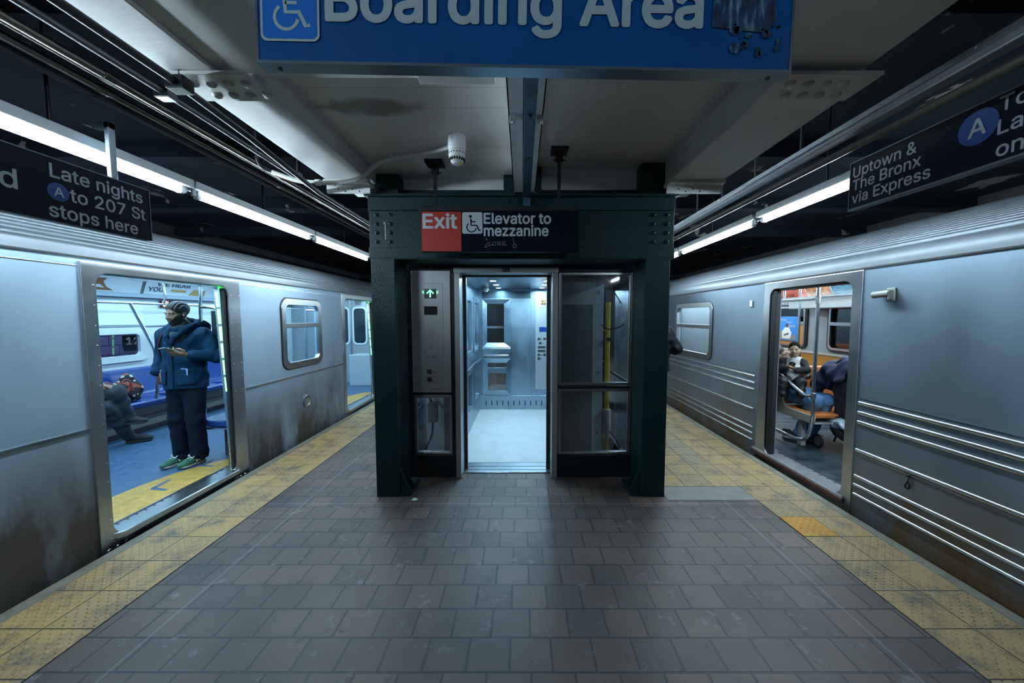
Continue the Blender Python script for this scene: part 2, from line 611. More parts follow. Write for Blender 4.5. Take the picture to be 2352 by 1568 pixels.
# ================================================================== floor
def tile_mat():
    m = bpy.data.materials.new('quarry_tile')
    m.use_nodes = True
    nt = m.node_tree; L = nt.links.new; b = nt.nodes['Principled BSDF']
    tc = nn(nt, 'ShaderNodeTexCoord')
    mp = nn(nt, 'ShaderNodeMapping')
    mp.inputs['Location'].default_value = (0.06, 0.075, 0)
    L(tc.outputs['Object'], mp.inputs[0])
    br = nn(nt, 'ShaderNodeTexBrick')
    br.offset = 0.5
    br.inputs['Scale'].default_value = 1.0
    br.inputs['Brick Width'].default_value = 0.205
    br.inputs['Row Height'].default_value = 0.188
    br.inputs['Mortar Size'].default_value = 0.006
    br.inputs['Mortar Smooth'].default_value = 0.3
    br.inputs['Bias'].default_value = 0.0
    br.inputs['Color1'].default_value = (0.100, 0.070, 0.059, 1)
    br.inputs['Color2'].default_value = (0.052, 0.043, 0.040, 1)
    br.inputs['Mortar'].default_value = (0.010, 0.014, 0.018, 1)
    L(mp.outputs[0], br.inputs['Vector'])
    # large worn zones, small specks, chalky scuffs
    n1 = nn(nt, 'ShaderNodeTexNoise'); n1.inputs['Scale'].default_value = 1.7; n1.inputs['Detail'].default_value = 6
    L(tc.outputs['Object'], n1.inputs['Vector'])
    r1 = nn(nt, 'ShaderNodeValToRGB')
    r1.color_ramp.elements[0].position = 0.35; r1.color_ramp.elements[0].color = (0.66, 0.66, 0.70, 1)
    r1.color_ramp.elements[1].position = 0.68; r1.color_ramp.elements[1].color = (1.22, 1.18, 1.14, 1)
    L(n1.outputs['Fac'], r1.inputs[0])
    mu = nn(nt, 'ShaderNodeMix', data_type='RGBA', blend_type='MULTIPLY'); mu.inputs[0].default_value = 1
    L(br.outputs['Color'], mu.inputs[6]); L(r1.outputs[0], mu.inputs[7])
    n2 = nn(nt, 'ShaderNodeTexNoise'); n2.inputs['Scale'].default_value = 6.5; n2.inputs['Detail'].default_value = 8; n2.inputs['Roughness'].default_value = 0.75
    L(tc.outputs['Object'], n2.inputs['Vector'])
    r2 = nn(nt, 'ShaderNodeValToRGB')
    r2.color_ramp.elements[0].position = 0.585; r2.color_ramp.elements[0].color = (0, 0, 0, 1)
    r2.color_ramp.elements[1].position = 0.76; r2.color_ramp.elements[1].color = (1, 1, 1, 1)
    L(n2.outputs['Fac'], r2.inputs[0])
    m2 = nn(nt, 'ShaderNodeMix', data_type='RGBA')
    L(r2.outputs[0], m2.inputs[0]); L(mu.outputs[2], m2.inputs[6]); m2.inputs[7].default_value = (0.20, 0.215, 0.24, 1)
    # dark gum and drip stains
    n3 = nn(nt, 'ShaderNodeTexNoise'); n3.inputs['Scale'].default_value = 11; n3.inputs['Detail'].default_value = 5
    L(tc.outputs['Object'], n3.inputs['Vector'])
    r3 = nn(nt, 'ShaderNodeValToRGB')
    r3.color_ramp.elements[0].position = 0.655; r3.color_ramp.elements[0].color = (0, 0, 0, 1)
    r3.color_ramp.elements[1].position = 0.72; r3.color_ramp.elements[1].color = (1, 1, 1, 1)
    L(n3.outputs['Fac'], r3.inputs[0])
    m3 = nn(nt, 'ShaderNodeMix', data_type='RGBA')
    L(r3.outputs[0], m3.inputs[0]); L(m2.outputs[2], m3.inputs[6]); m3.inputs[7].default_value = (0.035, 0.025, 0.02, 1)
    # saw-cut filler lines: two along the platform, one across in front of the portal
    sp = nn(nt, 'ShaderNodeSeparateXYZ'); L(tc.outputs['Object'], sp.inputs[0])
    prev = m3.outputs[2]
    for axis, pos in (('X', -1.93), ('X', 1.82), ('Y', 3.18)):
        d = nn(nt, 'ShaderNodeMath', operation='SUBTRACT'); L(sp.outputs[axis], d.inputs[0]); d.inputs[1].default_value = pos
        a = nn(nt, 'ShaderNodeMath', operation='ABSOLUTE'); L(d.outputs[0], a.inputs[0])
        lt = nn(nt, 'ShaderNodeMapRange'); lt.inputs['From Min'].default_value = 0.009; lt.inputs['From Max'].default_value = 0.003
        lt.inputs['To Min'].default_value = 0; lt.inputs['To Max'].default_value = 0.42
        L(a.outputs[0], lt.inputs['Value'])
        gate = nn(nt, 'ShaderNodeMath', operation='MULTIPLY')
        L(lt.outputs[0], gate.inputs[0]); L(n1.outputs['Fac'], gate.inputs[1])
        mm = nn(nt, 'ShaderNodeMix', data_type='RGBA')
        L(gate.outputs[0], mm.inputs[0]); L(prev, mm.inputs[6]); mm.inputs[7].default_value = (0.30, 0.32, 0.36, 1)
        prev = mm.outputs[2]
    L(prev, b.inputs['Base Color'])
    mr = nn(nt, 'ShaderNodeMapRange'); mr.inputs['To Min'].default_value = 0.40; mr.inputs['To Max'].default_value = 0.65
    L(n2.outputs['Fac'], mr.inputs['Value']); L(mr.outputs[0], b.inputs['Roughness'])
    ad = nn(nt, 'ShaderNodeMath', operation='MULTIPLY_ADD'); L(br.outputs['Fac'], ad.inputs[0]); ad.inputs[1].default_value = -1.0
    L(n2.outputs['Fac'], ad.inputs[2])
    bp = nn(nt, 'ShaderNodeBump'); bp.inputs['Strength'].default_value = 0.5; bp.inputs['Distance'].default_value = 0.004
    L(ad.outputs[0], bp.inputs['Height']); L(bp.outputs[0], b.inputs['Normal'])
    return m

def tactile_mat(name, x0, base, base2, dirt):
    """warning tiles of 0.275 m with rows of raised domes"""
    m = bpy.data.materials.new(name)
    m.use_nodes = True
    nt = m.node_tree; L = nt.links.new; b = nt.nodes['Principled BSDF']
    tc = nn(nt, 'ShaderNodeTexCoord')
    mp = nn(nt, 'ShaderNodeMapping'); mp.inputs['Location'].default_value = (-x0, -0.205, 0)
    L(tc.outputs['Object'], mp.inputs[0])
    sc = nn(nt, 'ShaderNodeVectorMath', operation='SCALE'); sc.inputs['Scale'].default_value = 1 / 0.275
    L(mp.outputs[0], sc.inputs[0])
    fl = nn(nt, 'ShaderNodeVectorMath', operation='FLOOR'); L(sc.outputs[0], fl.inputs[0])
    wn = nn(nt, 'ShaderNodeTexWhiteNoise'); wn.noise_dimensions = '2D'; L(fl.outputs[0], wn.inputs['Vector'])
    fr = nn(nt, 'ShaderNodeVectorMath', operation='FRACTION'); L(sc.outputs[0], fr.inputs[0])
    sp = nn(nt, 'ShaderNodeSeparateXYZ'); L(fr.outputs[0], sp.inputs[0])
    def edge(sock):
        a = nn(nt, 'ShaderNodeMath', operation='SUBTRACT'); L(sock, a.inputs[0]); a.inputs[1].default_value = 0.5
        c = nn(nt, 'ShaderNodeMath', operation='ABSOLUTE'); L(a.outputs[0], c.inputs[0])
        return c.outputs[0]
    mx = nn(nt, 'ShaderNodeMath', operation='MAXIMUM'); L(edge(sp.outputs['X']), mx.inputs[0]); L(edge(sp.outputs['Y']), mx.inputs[1])
    seam = nn(nt, 'ShaderNodeMapRange'); seam.inputs['From Min'].default_value = 0.486; seam.inputs['From Max'].default_value = 0.494
    L(mx.outputs[0], seam.inputs['Value'])
    # domes: sin * sin on a diagonal grid
    def wave(ax_, ay):
        dt = nn(nt, 'ShaderNodeVectorMath', operation='DOT_PRODUCT'); L(sc.outputs[0], dt.inputs[0])
        k = 2 * math.pi * 10
        dt.inputs[1].default_value = (ax_ * k, ay * k, 0)
        s_ = nn(nt, 'ShaderNodeMath', operation='COSINE'); L(dt.outputs['Value'], s_.inputs[0])
        return s_.outputs[0]
    mul = nn(nt, 'ShaderNodeMath', operation='ADD'); L(wave(0.5, 0.5), mul.inputs[0]); L(wave(0.5, -0.5), mul.inputs[1])
    dome = nn(nt, 'ShaderNodeMapRange'); dome.interpolation_type = 'SMOOTHSTEP'
    dome.inputs['From Min'].default_value = 0.7; dome.inputs['From Max'].default_value = 1.9
    L(mul.outputs[0], dome.inputs['Value'])
    # some tiles are worn flat
    wr = nn(nt, 'ShaderNodeMapRange'); wr.inputs['From Min'].default_value = 0.1; wr.inputs['From Max'].default_value = 0.75
    wr.inputs['To Min'].default_value = 0.35; wr.inputs['To Max'].default_value = 1
    L(wn.outputs['Value'], wr.inputs['Value'])
    dm = nn(nt, 'ShaderNodeMath', operation='MULTIPLY'); L(dome.outputs[0], dm.inputs[0]); L(wr.outputs[0], dm.inputs[1])
    c = nn(nt, 'ShaderNodeMix', data_type='RGBA'); L(wn.outputs['Value'], c.inputs[0])
    c.inputs[6].default_value = (*base, 1); c.inputs[7].default_value = (*base2, 1)
    nz = nn(nt, 'ShaderNodeTexNoise'); nz.inputs['Scale'].default_value = 5; nz.inputs['Detail'].default_value = 7; nz.inputs['Roughness'].default_value = 0.7
    L(tc.outputs['Object'], nz.inputs['Vector'])
    rp = nn(nt, 'ShaderNodeValToRGB'); rp.color_ramp.elements[0].position = 0.47; rp.color_ramp.elements[1].position = 0.68
    rp.color_ramp.elements[0].color = (0, 0, 0, 1); rp.color_ramp.elements[1].color = (1, 1, 1, 1)
    L(nz.outputs['Fac'], rp.inputs[0])
    sub = nn(nt, 'ShaderNodeMath', operation='MULTIPLY_ADD', use_clamp=True); L(dm.outputs[0], sub.inputs[0]); sub.inputs[1].default_value = -0.6; L(rp.outputs[0], sub.inputs[2])
    c2 = nn(nt, 'ShaderNodeMix', data_type='RGBA'); L(sub.outputs[0], c2.inputs[0]); L(c.outputs[2], c2.inputs[6]); c2.inputs[7].default_value = (*dirt, 1)
    dk = nn(nt, 'ShaderNodeMapRange'); dk.inputs['To Min'].default_value = 0.80; dk.inputs['To Max'].default_value = 1.25; L(dm.outputs[0], dk.inputs['Value'])
    relief = nn(nt, 'ShaderNodeVectorMath', operation='SCALE'); L(c2.outputs[2], relief.inputs[0]); L(dk.outputs[0], relief.inputs['Scale'])  # dome relief shaded into the colour: tops lighter, gaps darker
    c3 = nn(nt, 'ShaderNodeMix', data_type='RGBA'); L(seam.outputs[0], c3.inputs[0]); L(relief.outputs[0], c3.inputs[6]); c3.inputs[7].default_value = (0.03, 0.03, 0.03, 1)
    L(c3.outputs[2], b.inputs['Base Color'])
    b.inputs['Roughness'].default_value = 0.6
    h = nn(nt, 'ShaderNodeMath', operation='SUBTRACT'); L(dm.outputs[0], h.inputs[0]); L(seam.outputs[0], h.inputs[1])
    bp = nn(nt, 'ShaderNodeBump'); bp.inputs['Strength'].default_value = 1.0; bp.inputs['Distance'].default_value = 0.012
    L(h.outputs[0], bp.inputs['Height']); L(bp.outputs[0], b.inputs['Normal'])
    return m

Y0, Y1 = -2.5, 15.0
struct(MB().box((-2.26, Y0, -0.25), (2.13, Y1, 0)).build('floor', tile_mat()))
TACT_L = tactile_mat('tactile_paving_left', -2.81, (0.45, 0.30, 0.120), (0.38, 0.265, 0.125), (0.09, 0.08, 0.07))
TACT_R = tactile_mat('tactile_paving_right', 2.12, (0.40, 0.275, 0.12), (0.35, 0.255, 0.13), (0.11, 0.095, 0.075))
CONC = mat('edge_concrete', (0.20, 0.19, 0.15), rough=0.85, vary=0.45, vscale=7, bump=0.5, bscale=40)
struct(MB().box((-2.81, Y0, -0.25), (-2.26, Y1, 0.004)).build('trim_1', TACT_L))
struct(MB().box((-2.915, Y0, -0.25), (-2.81, Y1, 0.0)).build('trim_2', CONC, bevel=0.015))
struct(MB().box((2.12, Y0, -0.25), (2.67, Y1, 0.004)).build('trim_3', TACT_R))
struct(MB().box((2.67, Y0, -0.25), (2.765, Y1, 0.0)).build('trim_4', CONC, bevel=0.015))
TACT_P = tactile_mat('tactile_paving_patch', 1.32, (0.42, 0.29, 0.11), (0.26, 0.215, 0.14), (0.16, 0.13, 0.09))
struct(MB().box((1.32, 3.505, -0.05), (2.12, Y1, 0.0035)).build('trim_5', TACT_P))
GREYT = mat('worn_grey_tile', (0.20, 0.19, 0.185), rough=0.6, vary=0.3, vscale=9, bump=0.3, bscale=60)
struct(MB().box((1.32, 3.235, -0.05), (2.12, 3.502, 0.0035)).build('trim_6', GREYT))
struct(MB().box((-2.91, Y0, -1.3), (2.76, Y1, -0.25)).build('wall_platform', mat('platform_side', (0.02, 0.02, 0.022), rough=0.9, vary=0.4)))
struct(MB().box((-8, Y0, -1.4), (8, Y1, -1.3)).build('floor_trackbed', mat('trackbed', (0.018, 0.018, 0.02), rough=0.95, vary=0.5, vscale=9)))
BRIGHT = tactile_mat('tactile_bright', 2.12, (0.58, 0.27, 0.012), (0.56, 0.26, 0.012), (0.40, 0.19, 0.02))
tag(MB().box((2.122, 2.683, -0.004), (2.393, 2.952, 0.0065)).build('warning_tile', BRIGHT, bevel=0.001),
    'single bright orange-yellow tactile tile among the faded ones beside the right track', 'floor tile')
tag(MB().add([(-1.005, 3.24, 0.002), (-0.965, 3.225, 0.002), (-0.94, 3.25, 0.002), (-0.98, 3.272, 0.002), (-1.0, 3.238, 0.006), (-0.965, 3.222, 0.008), (-0.938, 3.25, 0.005), (-0.98, 3.275, 0.01)],
             [(0, 3, 2, 1), (4, 5, 6, 7), (0, 1, 5, 4), (1, 2, 6, 5), (2, 3, 7, 6), (3, 0, 4, 7)]).build('paper_scrap', mat('paper', (0.55, 0.56, 0.56), 0.8)),
    'small scrap of white paper on the floor at the foot of the left column', 'litter')

# ================================================================== ceilings and tunnel
CEIL = mat('ceiling_paint', (0.85, 0.85, 0.83), rough=0.42, vary=0.10, vscale=1.6, bump=0.12, bscale=9, bstretch=(1.5, 0.7, 1))

def stained_ceiling():
    m = bpy.data.materials.new('ceiling_paint_stained')
    m.use_nodes = True
    nt = m.node_tree; L = nt.links.new; b = nt.nodes['Principled BSDF']
    tc = nn(nt, 'ShaderNodeTexCoord')
    n = nn(nt, 'ShaderNodeTexNoise'); n.inputs['Scale'].default_value = 7; n.inputs['Detail'].default_value = 5
    L(tc.outputs['Object'], n.inputs['Vector'])
    mp = nn(nt, 'ShaderNodeMapping'); mp.inputs['Location'].default_value = (0.93 / 0.30, -2.33 / 0.10, 0); mp.inputs['Scale'].default_value = (1 / 0.30, 1 / 0.10, 0)
    L(tc.outputs['Object'], mp.inputs[0])
    ln = nn(nt, 'ShaderNodeVectorMath', operation='LENGTH'); L(mp.outputs[0], ln.inputs[0])
    s_ = nn(nt, 'ShaderNodeMath', operation='MULTIPLY_ADD'); L(n.outputs['Fac'], s_.inputs[0]); s_.inputs[1].default_value = 1.6; L(ln.outputs['Value'], s_.inputs[2])
    rp = nn(nt, 'ShaderNodeValToRGB')
    rp.color_ramp.elements[0].position = 0.60 * 2 / 2; rp.color_ramp.elements[0].color = (0.36, 0.34, 0.31, 1)
    rp.color_ramp.elements[1].position = 0.80; rp.color_ramp.elements[1].color = (0.85, 0.85, 0.83, 1)
    mr = nn(nt, 'ShaderNodeMapRange'); mr.inputs['From Max'].default_value = 2.4
    L(s_.outputs[0], mr.inputs['Value']); L(mr.outputs[0], rp.inputs[0])
    # joints across the bay
    sp = nn(nt, 'ShaderNodeSeparateXYZ'); L(tc.outputs['Object'], sp.inputs[0])
    prev = rp.outputs[0]
    for yy in (2.14, 2.34, 2.86):
        d = nn(nt, 'ShaderNodeMath', operation='SUBTRACT'); L(sp.outputs['Y'], d.inputs[0]); d.inputs[1].default_value = yy
        a = nn(nt, 'ShaderNodeMath', operation='ABSOLUTE'); L(d.outputs[0], a.inputs[0])
        lt = nn(nt, 'ShaderNodeMapRange'); lt.inputs['From Min'].default_value = 0.004; lt.inputs['From Max'].default_value = 0.001
        lt.inputs['To Max'].default_value = 0.4
        L(a.outputs[0], lt.inputs['Value'])
        mm = nn(nt, 'ShaderNodeMix', data_type='RGBA'); L(lt.outputs[0], mm.inputs[0]); L(prev, mm.inputs[6]); mm.inputs[7].default_value = (0.2, 0.2, 0.19, 1)
        prev = mm.outputs[2]
    L(prev, b.inputs['Base Color'])
    b.inputs['Roughness'].default_value = 0.42
    n2 = nn(nt, 'ShaderNodeTexNoise'); n2.inputs['Scale'].default_value = 14
    L(tc.outputs['Object'], n2.inputs['Vector'])
    bp = nn(nt, 'ShaderNodeBump'); bp.inputs['Strength'].default_value = 0.12; bp.inputs['Distance'].default_value = 0.01
    L(n2.outputs['Fac'], bp.inputs['Height']); L(bp.outputs[0], b.inputs['Normal'])
    return m

def peeled():
    m = bpy.data.materials.new('peeling_dark_blue_paint')
    m.use_nodes = True
    nt = m.node_tree; L = nt.links.new; b = nt.nodes['Principled BSDF']
    tc = nn(nt, 'ShaderNodeTexCoord')
    mp = nn(nt, 'ShaderNodeMapping'); mp.inputs['Scale'].default_value = (1.0, 0.5, 1)
    L(tc.outputs['Object'], mp.inputs[0])
    n = nn(nt, 'ShaderNodeTexNoise'); n.inputs['Scale'].default_value = 2.2; n.inputs['Detail'].default_value = 7; n.inputs['Roughness'].default_value = 0.6
    L(mp.outputs[0], n.inputs['Vector'])
    rp = nn(nt, 'ShaderNodeValToRGB')
    e = rp.color_ramp.elements
    e[0].position = 0.63; e[0].color = (0.004, 0.010, 0.018, 1)
    e[1].position = 0.645; e[1].color = (0.30, 0.28, 0.25, 1)
    L(n.outputs['Fac'], rp.inputs[0]); L(rp.outputs[0], b.inputs['Base Color'])
    b.inputs['Roughness'].default_value = 0.7
    return m
PEEL = peeled()
struct(MB().box((-1.55, 1.9, 2.92), (-0.02, 3.52, 3.12)).build('ceiling_left_bay', stained_ceiling()))
struct(MB().box((-0.02, 1.9, 3.02), (1.55, 3.52, 3.22)).build('ceiling_right_bay', CEIL))
near = MB().box((-1.66, Y0, 2.82), (1.62, 1.9, 3.3))
struct(near.build('ceiling_near_girder', WHITE_PAINT, bevel=0.006))
struct(MB().box((-1.68, Y0, 2.80), (-1.44, 1.885, 2.8195)).build('trim_7', WHITE_PAINT, bevel=0.008))
struct(MB().box((-1.6, 3.7, 2.95), (1.6, Y1, 3.3)).build('ceiling_far', CEIL))
struct(MB().box((-1.6, 3.52, 2.82), (1.6, 3.7, 3.3)).build('trim_8', WHITE_PAINT))
struct(MB().box((-8, Y0, 3.36), (-1.62, Y1, 3.46)).build('ceiling_left_track', PEEL))
struct(MB().box((1.6, Y0, 3.36), (8, Y1, 3.46)).build('ceiling_right_track', PEEL))
# shallow dark roof ribs across the tracks
for sx in (-1, 1):
    for yy in (0.3, 2.0, 3.7, 5.4, 7.1):
        struct(MB().box((sx * 1.68, yy, 3.20), (sx * 7.9, yy + 0.22, 3.36)).build('trim_9', PEEL))
struct(MB().box((-1.66, Y0, 3.3), (1.66, Y1, 3.46)).build('ceiling_core', BLACKM))

def wall_tile():
    m = bpy.data.materials.new('station_wall_tile')
    m.use_nodes = True
    nt = m.node_tree; L = nt.links.new; b = nt.nodes['Principled BSDF']
    tc = nn(nt, 'ShaderNodeTexCoord')
    sp = nn(nt, 'ShaderNodeSeparateXYZ'); L(tc.outputs['Object'], sp.inputs[0])
    cb = nn(nt, 'ShaderNodeCombineXYZ'); L(sp.outputs['Y'], cb.inputs[0]); L(sp.outputs['Z'], cb.inputs[1])
    br = nn(nt, 'ShaderNodeTexBrick'); br.offset = 0.5
    br.inputs['Scale'].default_value = 1; br.inputs['Brick Width'].default_value = 0.30; br.inputs['Row Height'].default_value = 0.15
    br.inputs['Mortar Size'].default_value = 0.005
    br.inputs['Color1'].default_value = (0.30, 0.27, 0.62, 1); br.inputs['Color2'].default_value = (0.24, 0.22, 0.52, 1); br.inputs['Mortar'].default_value = (0.04, 0.04, 0.07, 1)
    L(cb.outputs[0], br.inputs[0]); L(br.outputs['Color'], b.inputs['Base Color'])
    b.inputs['Roughness'].default_value = 0.25
    return m
struct(MB().box((-6.75, Y0, -1.3), (-6.55, Y1, 2.3)).build('wall_left', wall_tile()))
struct(MB().box((-6.75, Y0, 2.3), (-6.55, Y1, 3.4)).build('wall_left_upper', mat('tunnel_dark', (0.012, 0.016, 0.02), rough=0.9)))
struct(MB().box((6.5, Y0, -1.3), (6.7, Y1, 3.4)).build('wall_right', mat('tunnel_wall', (0.03, 0.03, 0.034), rough=0.8, vary=0.4)))
struct(MB().box((-8, Y1, -1.4), (8, Y1 + 0.2, 3.46)).build('wall_far', mat('tunnel_dark', (0.012, 0.016, 0.02), rough=0.9)))
struct(MB().box((-8, Y0 - 0.2, -1.4), (8, Y0, 3.46)).build('wall_back', mat('tunnel_back', (0.05, 0.055, 0.06), rough=0.9)))
# the street number panels on the wall across the left track, one per bay
t = MB()
t.box((-6.55, 6.05, 1.16), (-6.535, 6.50, 1.345)); t.mi = 1
t.text('125', (-6.5335, 6.10, 1.195), Y_, Z_, 0.115, width=0.33, bold=0.02)
tag(t.build('wall_number_plate', [SIGN_BLACK, SIGN_WHITE]), 'black tile plate reading 125 on the wall seen through the far train window', 'sign')
area_light('track_wall_light', (-6.2, 5.6, 2.9), (0.1, 1.4), 9, direction=(-0.3, 0, -1))
# ================================================================== trains
def dirty_steel(name, lo_col, dirt_shade_col, dirt_shade_top, col=(0.60, 0.65, 0.69), streaks=0.5):
    """stainless car side: fine vertical grain, wash streaks, film low down of brake dust, with shade painted in on the left car"""
    m = bpy.data.materials.new(name)
    m.use_nodes = True
    nt = m.node_tree; L = nt.links.new; b = nt.nodes['Principled BSDF']
    tc = nn(nt, 'ShaderNodeTexCoord')
    sp = nn(nt, 'ShaderNodeSeparateXYZ'); L(tc.outputs['Object'], sp.inputs[0])
    n = nn(nt, 'ShaderNodeTexNoise'); n.inputs['Scale'].default_value = 1.6; n.inputs['Detail'].default_value = 7; n.inputs['Roughness'].default_value = 0.6
    mp = nn(nt, 'ShaderNodeMapping'); mp.inputs['Scale'].default_value = (1, 1.0, 0.35)
    L(tc.outputs['Object'], mp.inputs[0]); L(mp.outputs[0], n.inputs['Vector'])
    z = nn(nt, 'ShaderNodeMapRange'); z.inputs['From Min'].default_value = dirt_shade_top; z.inputs['From Max'].default_value = -0.1
    L(sp.outputs['Z'], z.inputs['Value'])
    am = nn(nt, 'ShaderNodeMath', operation='MULTIPLY'); L(z.outputs[0], am.inputs[0])
    rp = nn(nt, 'ShaderNodeValToRGB'); rp.color_ramp.elements[0].position = 0.30; rp.color_ramp.elements[1].position = 0.62
    L(n.outputs['Fac'], rp.inputs[0]); L(rp.outputs[0], am.inputs[1])
    am2 = nn(nt, 'ShaderNodeMath', operation='MULTIPLY', use_clamp=True); L(am.outputs[0], am2.inputs[0]); am2.inputs[1].default_value = streaks
    c = nn(nt, 'ShaderNodeMix', data_type='RGBA'); L(am2.outputs[0], c.inputs[0])
    c.inputs[6].default_value = (*col, 1); c.inputs[7].default_value = (*dirt_shade_col, 1)
    L(c.outputs[2], b.inputs['Base Color'])
    me_ = nn(nt, 'ShaderNodeMapRange'); me_.inputs['To Min'].default_value = 1.0; me_.inputs['To Max'].default_value = 0.45
    L(am2.outputs[0], me_.inputs['Value']); L(me_.outputs[0], b.inputs['Metallic'])
    n2 = nn(nt, 'ShaderNodeTexNoise'); n2.inputs['Scale'].default_value = 3.0; n2.inputs['Detail'].default_value = 5
    mp2 = nn(nt, 'ShaderNodeMapping'); mp2.inputs['Scale'].default_value = (1, 0.7, 0.2)
    L(tc.outputs['Object'], mp2.inputs[0]); L(mp2.outputs[0], n2.inputs['Vector'])
    rr = nn(nt, 'ShaderNodeMapRange'); rr.inputs['From Min'].default_value = 0.3; rr.inputs['From Max'].default_value = 0.7
    rr.inputs['To Min'].default_value = 0.36; rr.inputs['To Max'].default_value = 0.52
    L(n2.outputs['Fac'], rr.inputs['Value']); L(rr.outputs[0], b.inputs['Roughness'])
    b.inputs['Anisotropic'].default_value = 0.75
    tg = nn(nt, 'ShaderNodeCombineXYZ'); tg.inputs['Z'].default_value = 1.0
    L(tg.outputs[0], b.inputs['Tangent'])
    n3 = nn(nt, 'ShaderNodeTexNoise'); n3.inputs['Scale'].default_value = 1.3; n3.inputs['Detail'].default_value = 2
    L(tc.outputs['Object'], n3.inputs['Vector'])
    bp = nn(nt, 'ShaderNodeBump'); bp.inputs['Strength'].default_value = 0.06; bp.inputs['Distance'].default_value = 0.03
    L(n3.outputs['Fac'], bp.inputs['Height']); L(bp.outputs[0], b.inputs['Normal'])
    return m

SKIN_L = dirty_steel('car_side_steel', None, (0.075, 0.066, 0.058), 1.0, col=(0.41, 0.53, 0.64), streaks=1.8)  # darkening low down is dirt plus the weaker light put into the colour
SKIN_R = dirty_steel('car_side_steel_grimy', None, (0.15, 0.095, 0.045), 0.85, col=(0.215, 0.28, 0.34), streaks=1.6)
ROOF = mat('corrugated_roof_steel', (0.075, 0.088, 0.10), rough=0.45, metal=0.4, vary=0.35, vscale=6, stretch=(1, 0.3, 1))
PANEL_W = mat('car_interior_panel', (0.62, 0.68, 0.72), rough=0.35)
PANEL_G = mat('car_interior_grey', (0.30, 0.33, 0.36), rough=0.4)
FLOOR_B = mat('car_floor_blue', (0.075, 0.15, 0.28), rough=0.45, vary=0.55, vscale=16, vcol=(0.03, 0.065, 0.13), rvary=0.12)
FLOOR_R = mat('car_floor_worn', (0.032, 0.055, 0.070), rough=0.4, vary=0.7, vscale=4, stretch=(1, 2, 1), rvary=0.15)
FLOOR_Y = mat('car_floor_yellow', (0.58, 0.35, 0.075), rough=0.5, vary=0.4, vscale=14)
SEAT_BLUE = mat('seat_blue', (0.012, 0.05, 0.24), rough=0.22)
SEAT_ORANGE = mat('seat_orange', (0.52, 0.16, 0.045), rough=0.35)
SEAT_YELLOW = mat('seat_amber', (0.50, 0.22, 0.035), rough=0.4)
BEIGE = mat('car_beige_panel', (0.46, 0.43, 0.36), rough=0.4)
AD_WHITE = mat('ad_card', (0.55, 0.60, 0.66), rough=0.4)
AD_BROWN = mat('ad_card_brown', (0.22, 0.10, 0.05), rough=0.4)
AD_INK = mat('ad_ink', (0.03, 0.05, 0.08), rough=0.5)
AD_OCHRE = mat('ad_card_ochre', (0.42, 0.28, 0.10), rough=0.4)
LAMP_L = emis('car_lamp_cold', (0.45, 0.79, 1.0), 6.5)
LAMP_R = emis('car_lamp_neutral', (0.72, 0.90, 1.0), 6.0)
LED_G = emis('door_led_green', (0.12, 1.0, 0.22), 1.5)
LED_RED = emis('led_red_text', (1.0, 0.32, 0.22), 2.0)
SCREEN_DARK = mat('screen_dark', (0.02, 0.004, 0.006), rough=0.2)

def side_plate(mb, x, out, outer, holes, thick):
    """plate in the plane X = x whose outside faces OUT (+1 / -1); 2D = (Y, Z)"""
    if out > 0:
        mb.sheet(outer, holes, (x, 0, 0), Y_, Z_, thick)
    else:
        mb.sheet([(-a, b) for a, b in outer], [[(-a, b) for a, b in h] for h in holes], (x, 0, 0), -Y_, Z_, thick)

def train_shell(T, x, out, doors, wins, y0, y1, skin):
    """body side, corrugated roof, underframe"""
    mb = MB()
    holes = [rrect(a, 0.058, b, zt, 0.09) for a, b, zt in doors] + [rrect(*w_, 0.09) for w_ in wins]
    side_plate(mb, x, out, [(y0, -0.28), (y1, -0.28), (y1, 2.055), (y0, 2.055)], holes, 0.07)
    mb.build('body_side', skin, T)
    # dark rain gutter line, then the roof
    mb = MB().box((x - out * 0.03, y0, 2.050), (x + out * 0.010, y1, 2.062))
    mb.build('gutter', BLACK, T)

def corrugate(prof, smooth_n, pitch, depth):
    """profile polyline -> first SMOOTH_N segments plain, the rest with half-round corrugations"""
    P = bez([(a, 0, b) for a, b in prof], 10)
    P = [(p.x, p.z) for p in P]
    out = []
    # resample by arc length
    L_ = [0]
    for i in range(1, len(P)):
        L_.append(L_[-1] + math.hypot(P[i][0] - P[i - 1][0], P[i][1] - P[i - 1][1]))
    start = L_[smooth_n * 10]
    def at(s):
        for i in range(1, len(P)):
            if s <= L_[i]:
                t = (s - L_[i - 1]) / (L_[i] - L_[i - 1] + 1e-9)
                return (P[i - 1][0] + t * (P[i][0] - P[i - 1][0]), P[i - 1][1] + t * (P[i][1] - P[i - 1][1])), (P[i][0] - P[i - 1][0], P[i][1] - P[i - 1][1])
        return P[-1], (1, 0)
    s = 0
    while s < start:
        out.append(at(s)[0]); s += 0.02
    s = start
    while s < L_[-1]:
        (a, b), (dx, dz) = at(s)
        l = math.hypot(dx, dz) + 1e-9
        k = ((s - start) / pitch) % 1.0
        h = depth * (math.sqrt(max(0, 1 - (2 * k - 1) ** 2)) if k < 1 else 0)
        sgn = 1 if dx < 0 else -1
        out.append((a + (-dz / l) * h * -sgn, b + (dx / l) * h * -sgn))
        s += pitch / 7
    return out

def pole(mb, pts, r=0.017):
    mb.tube(pts, r, 10)

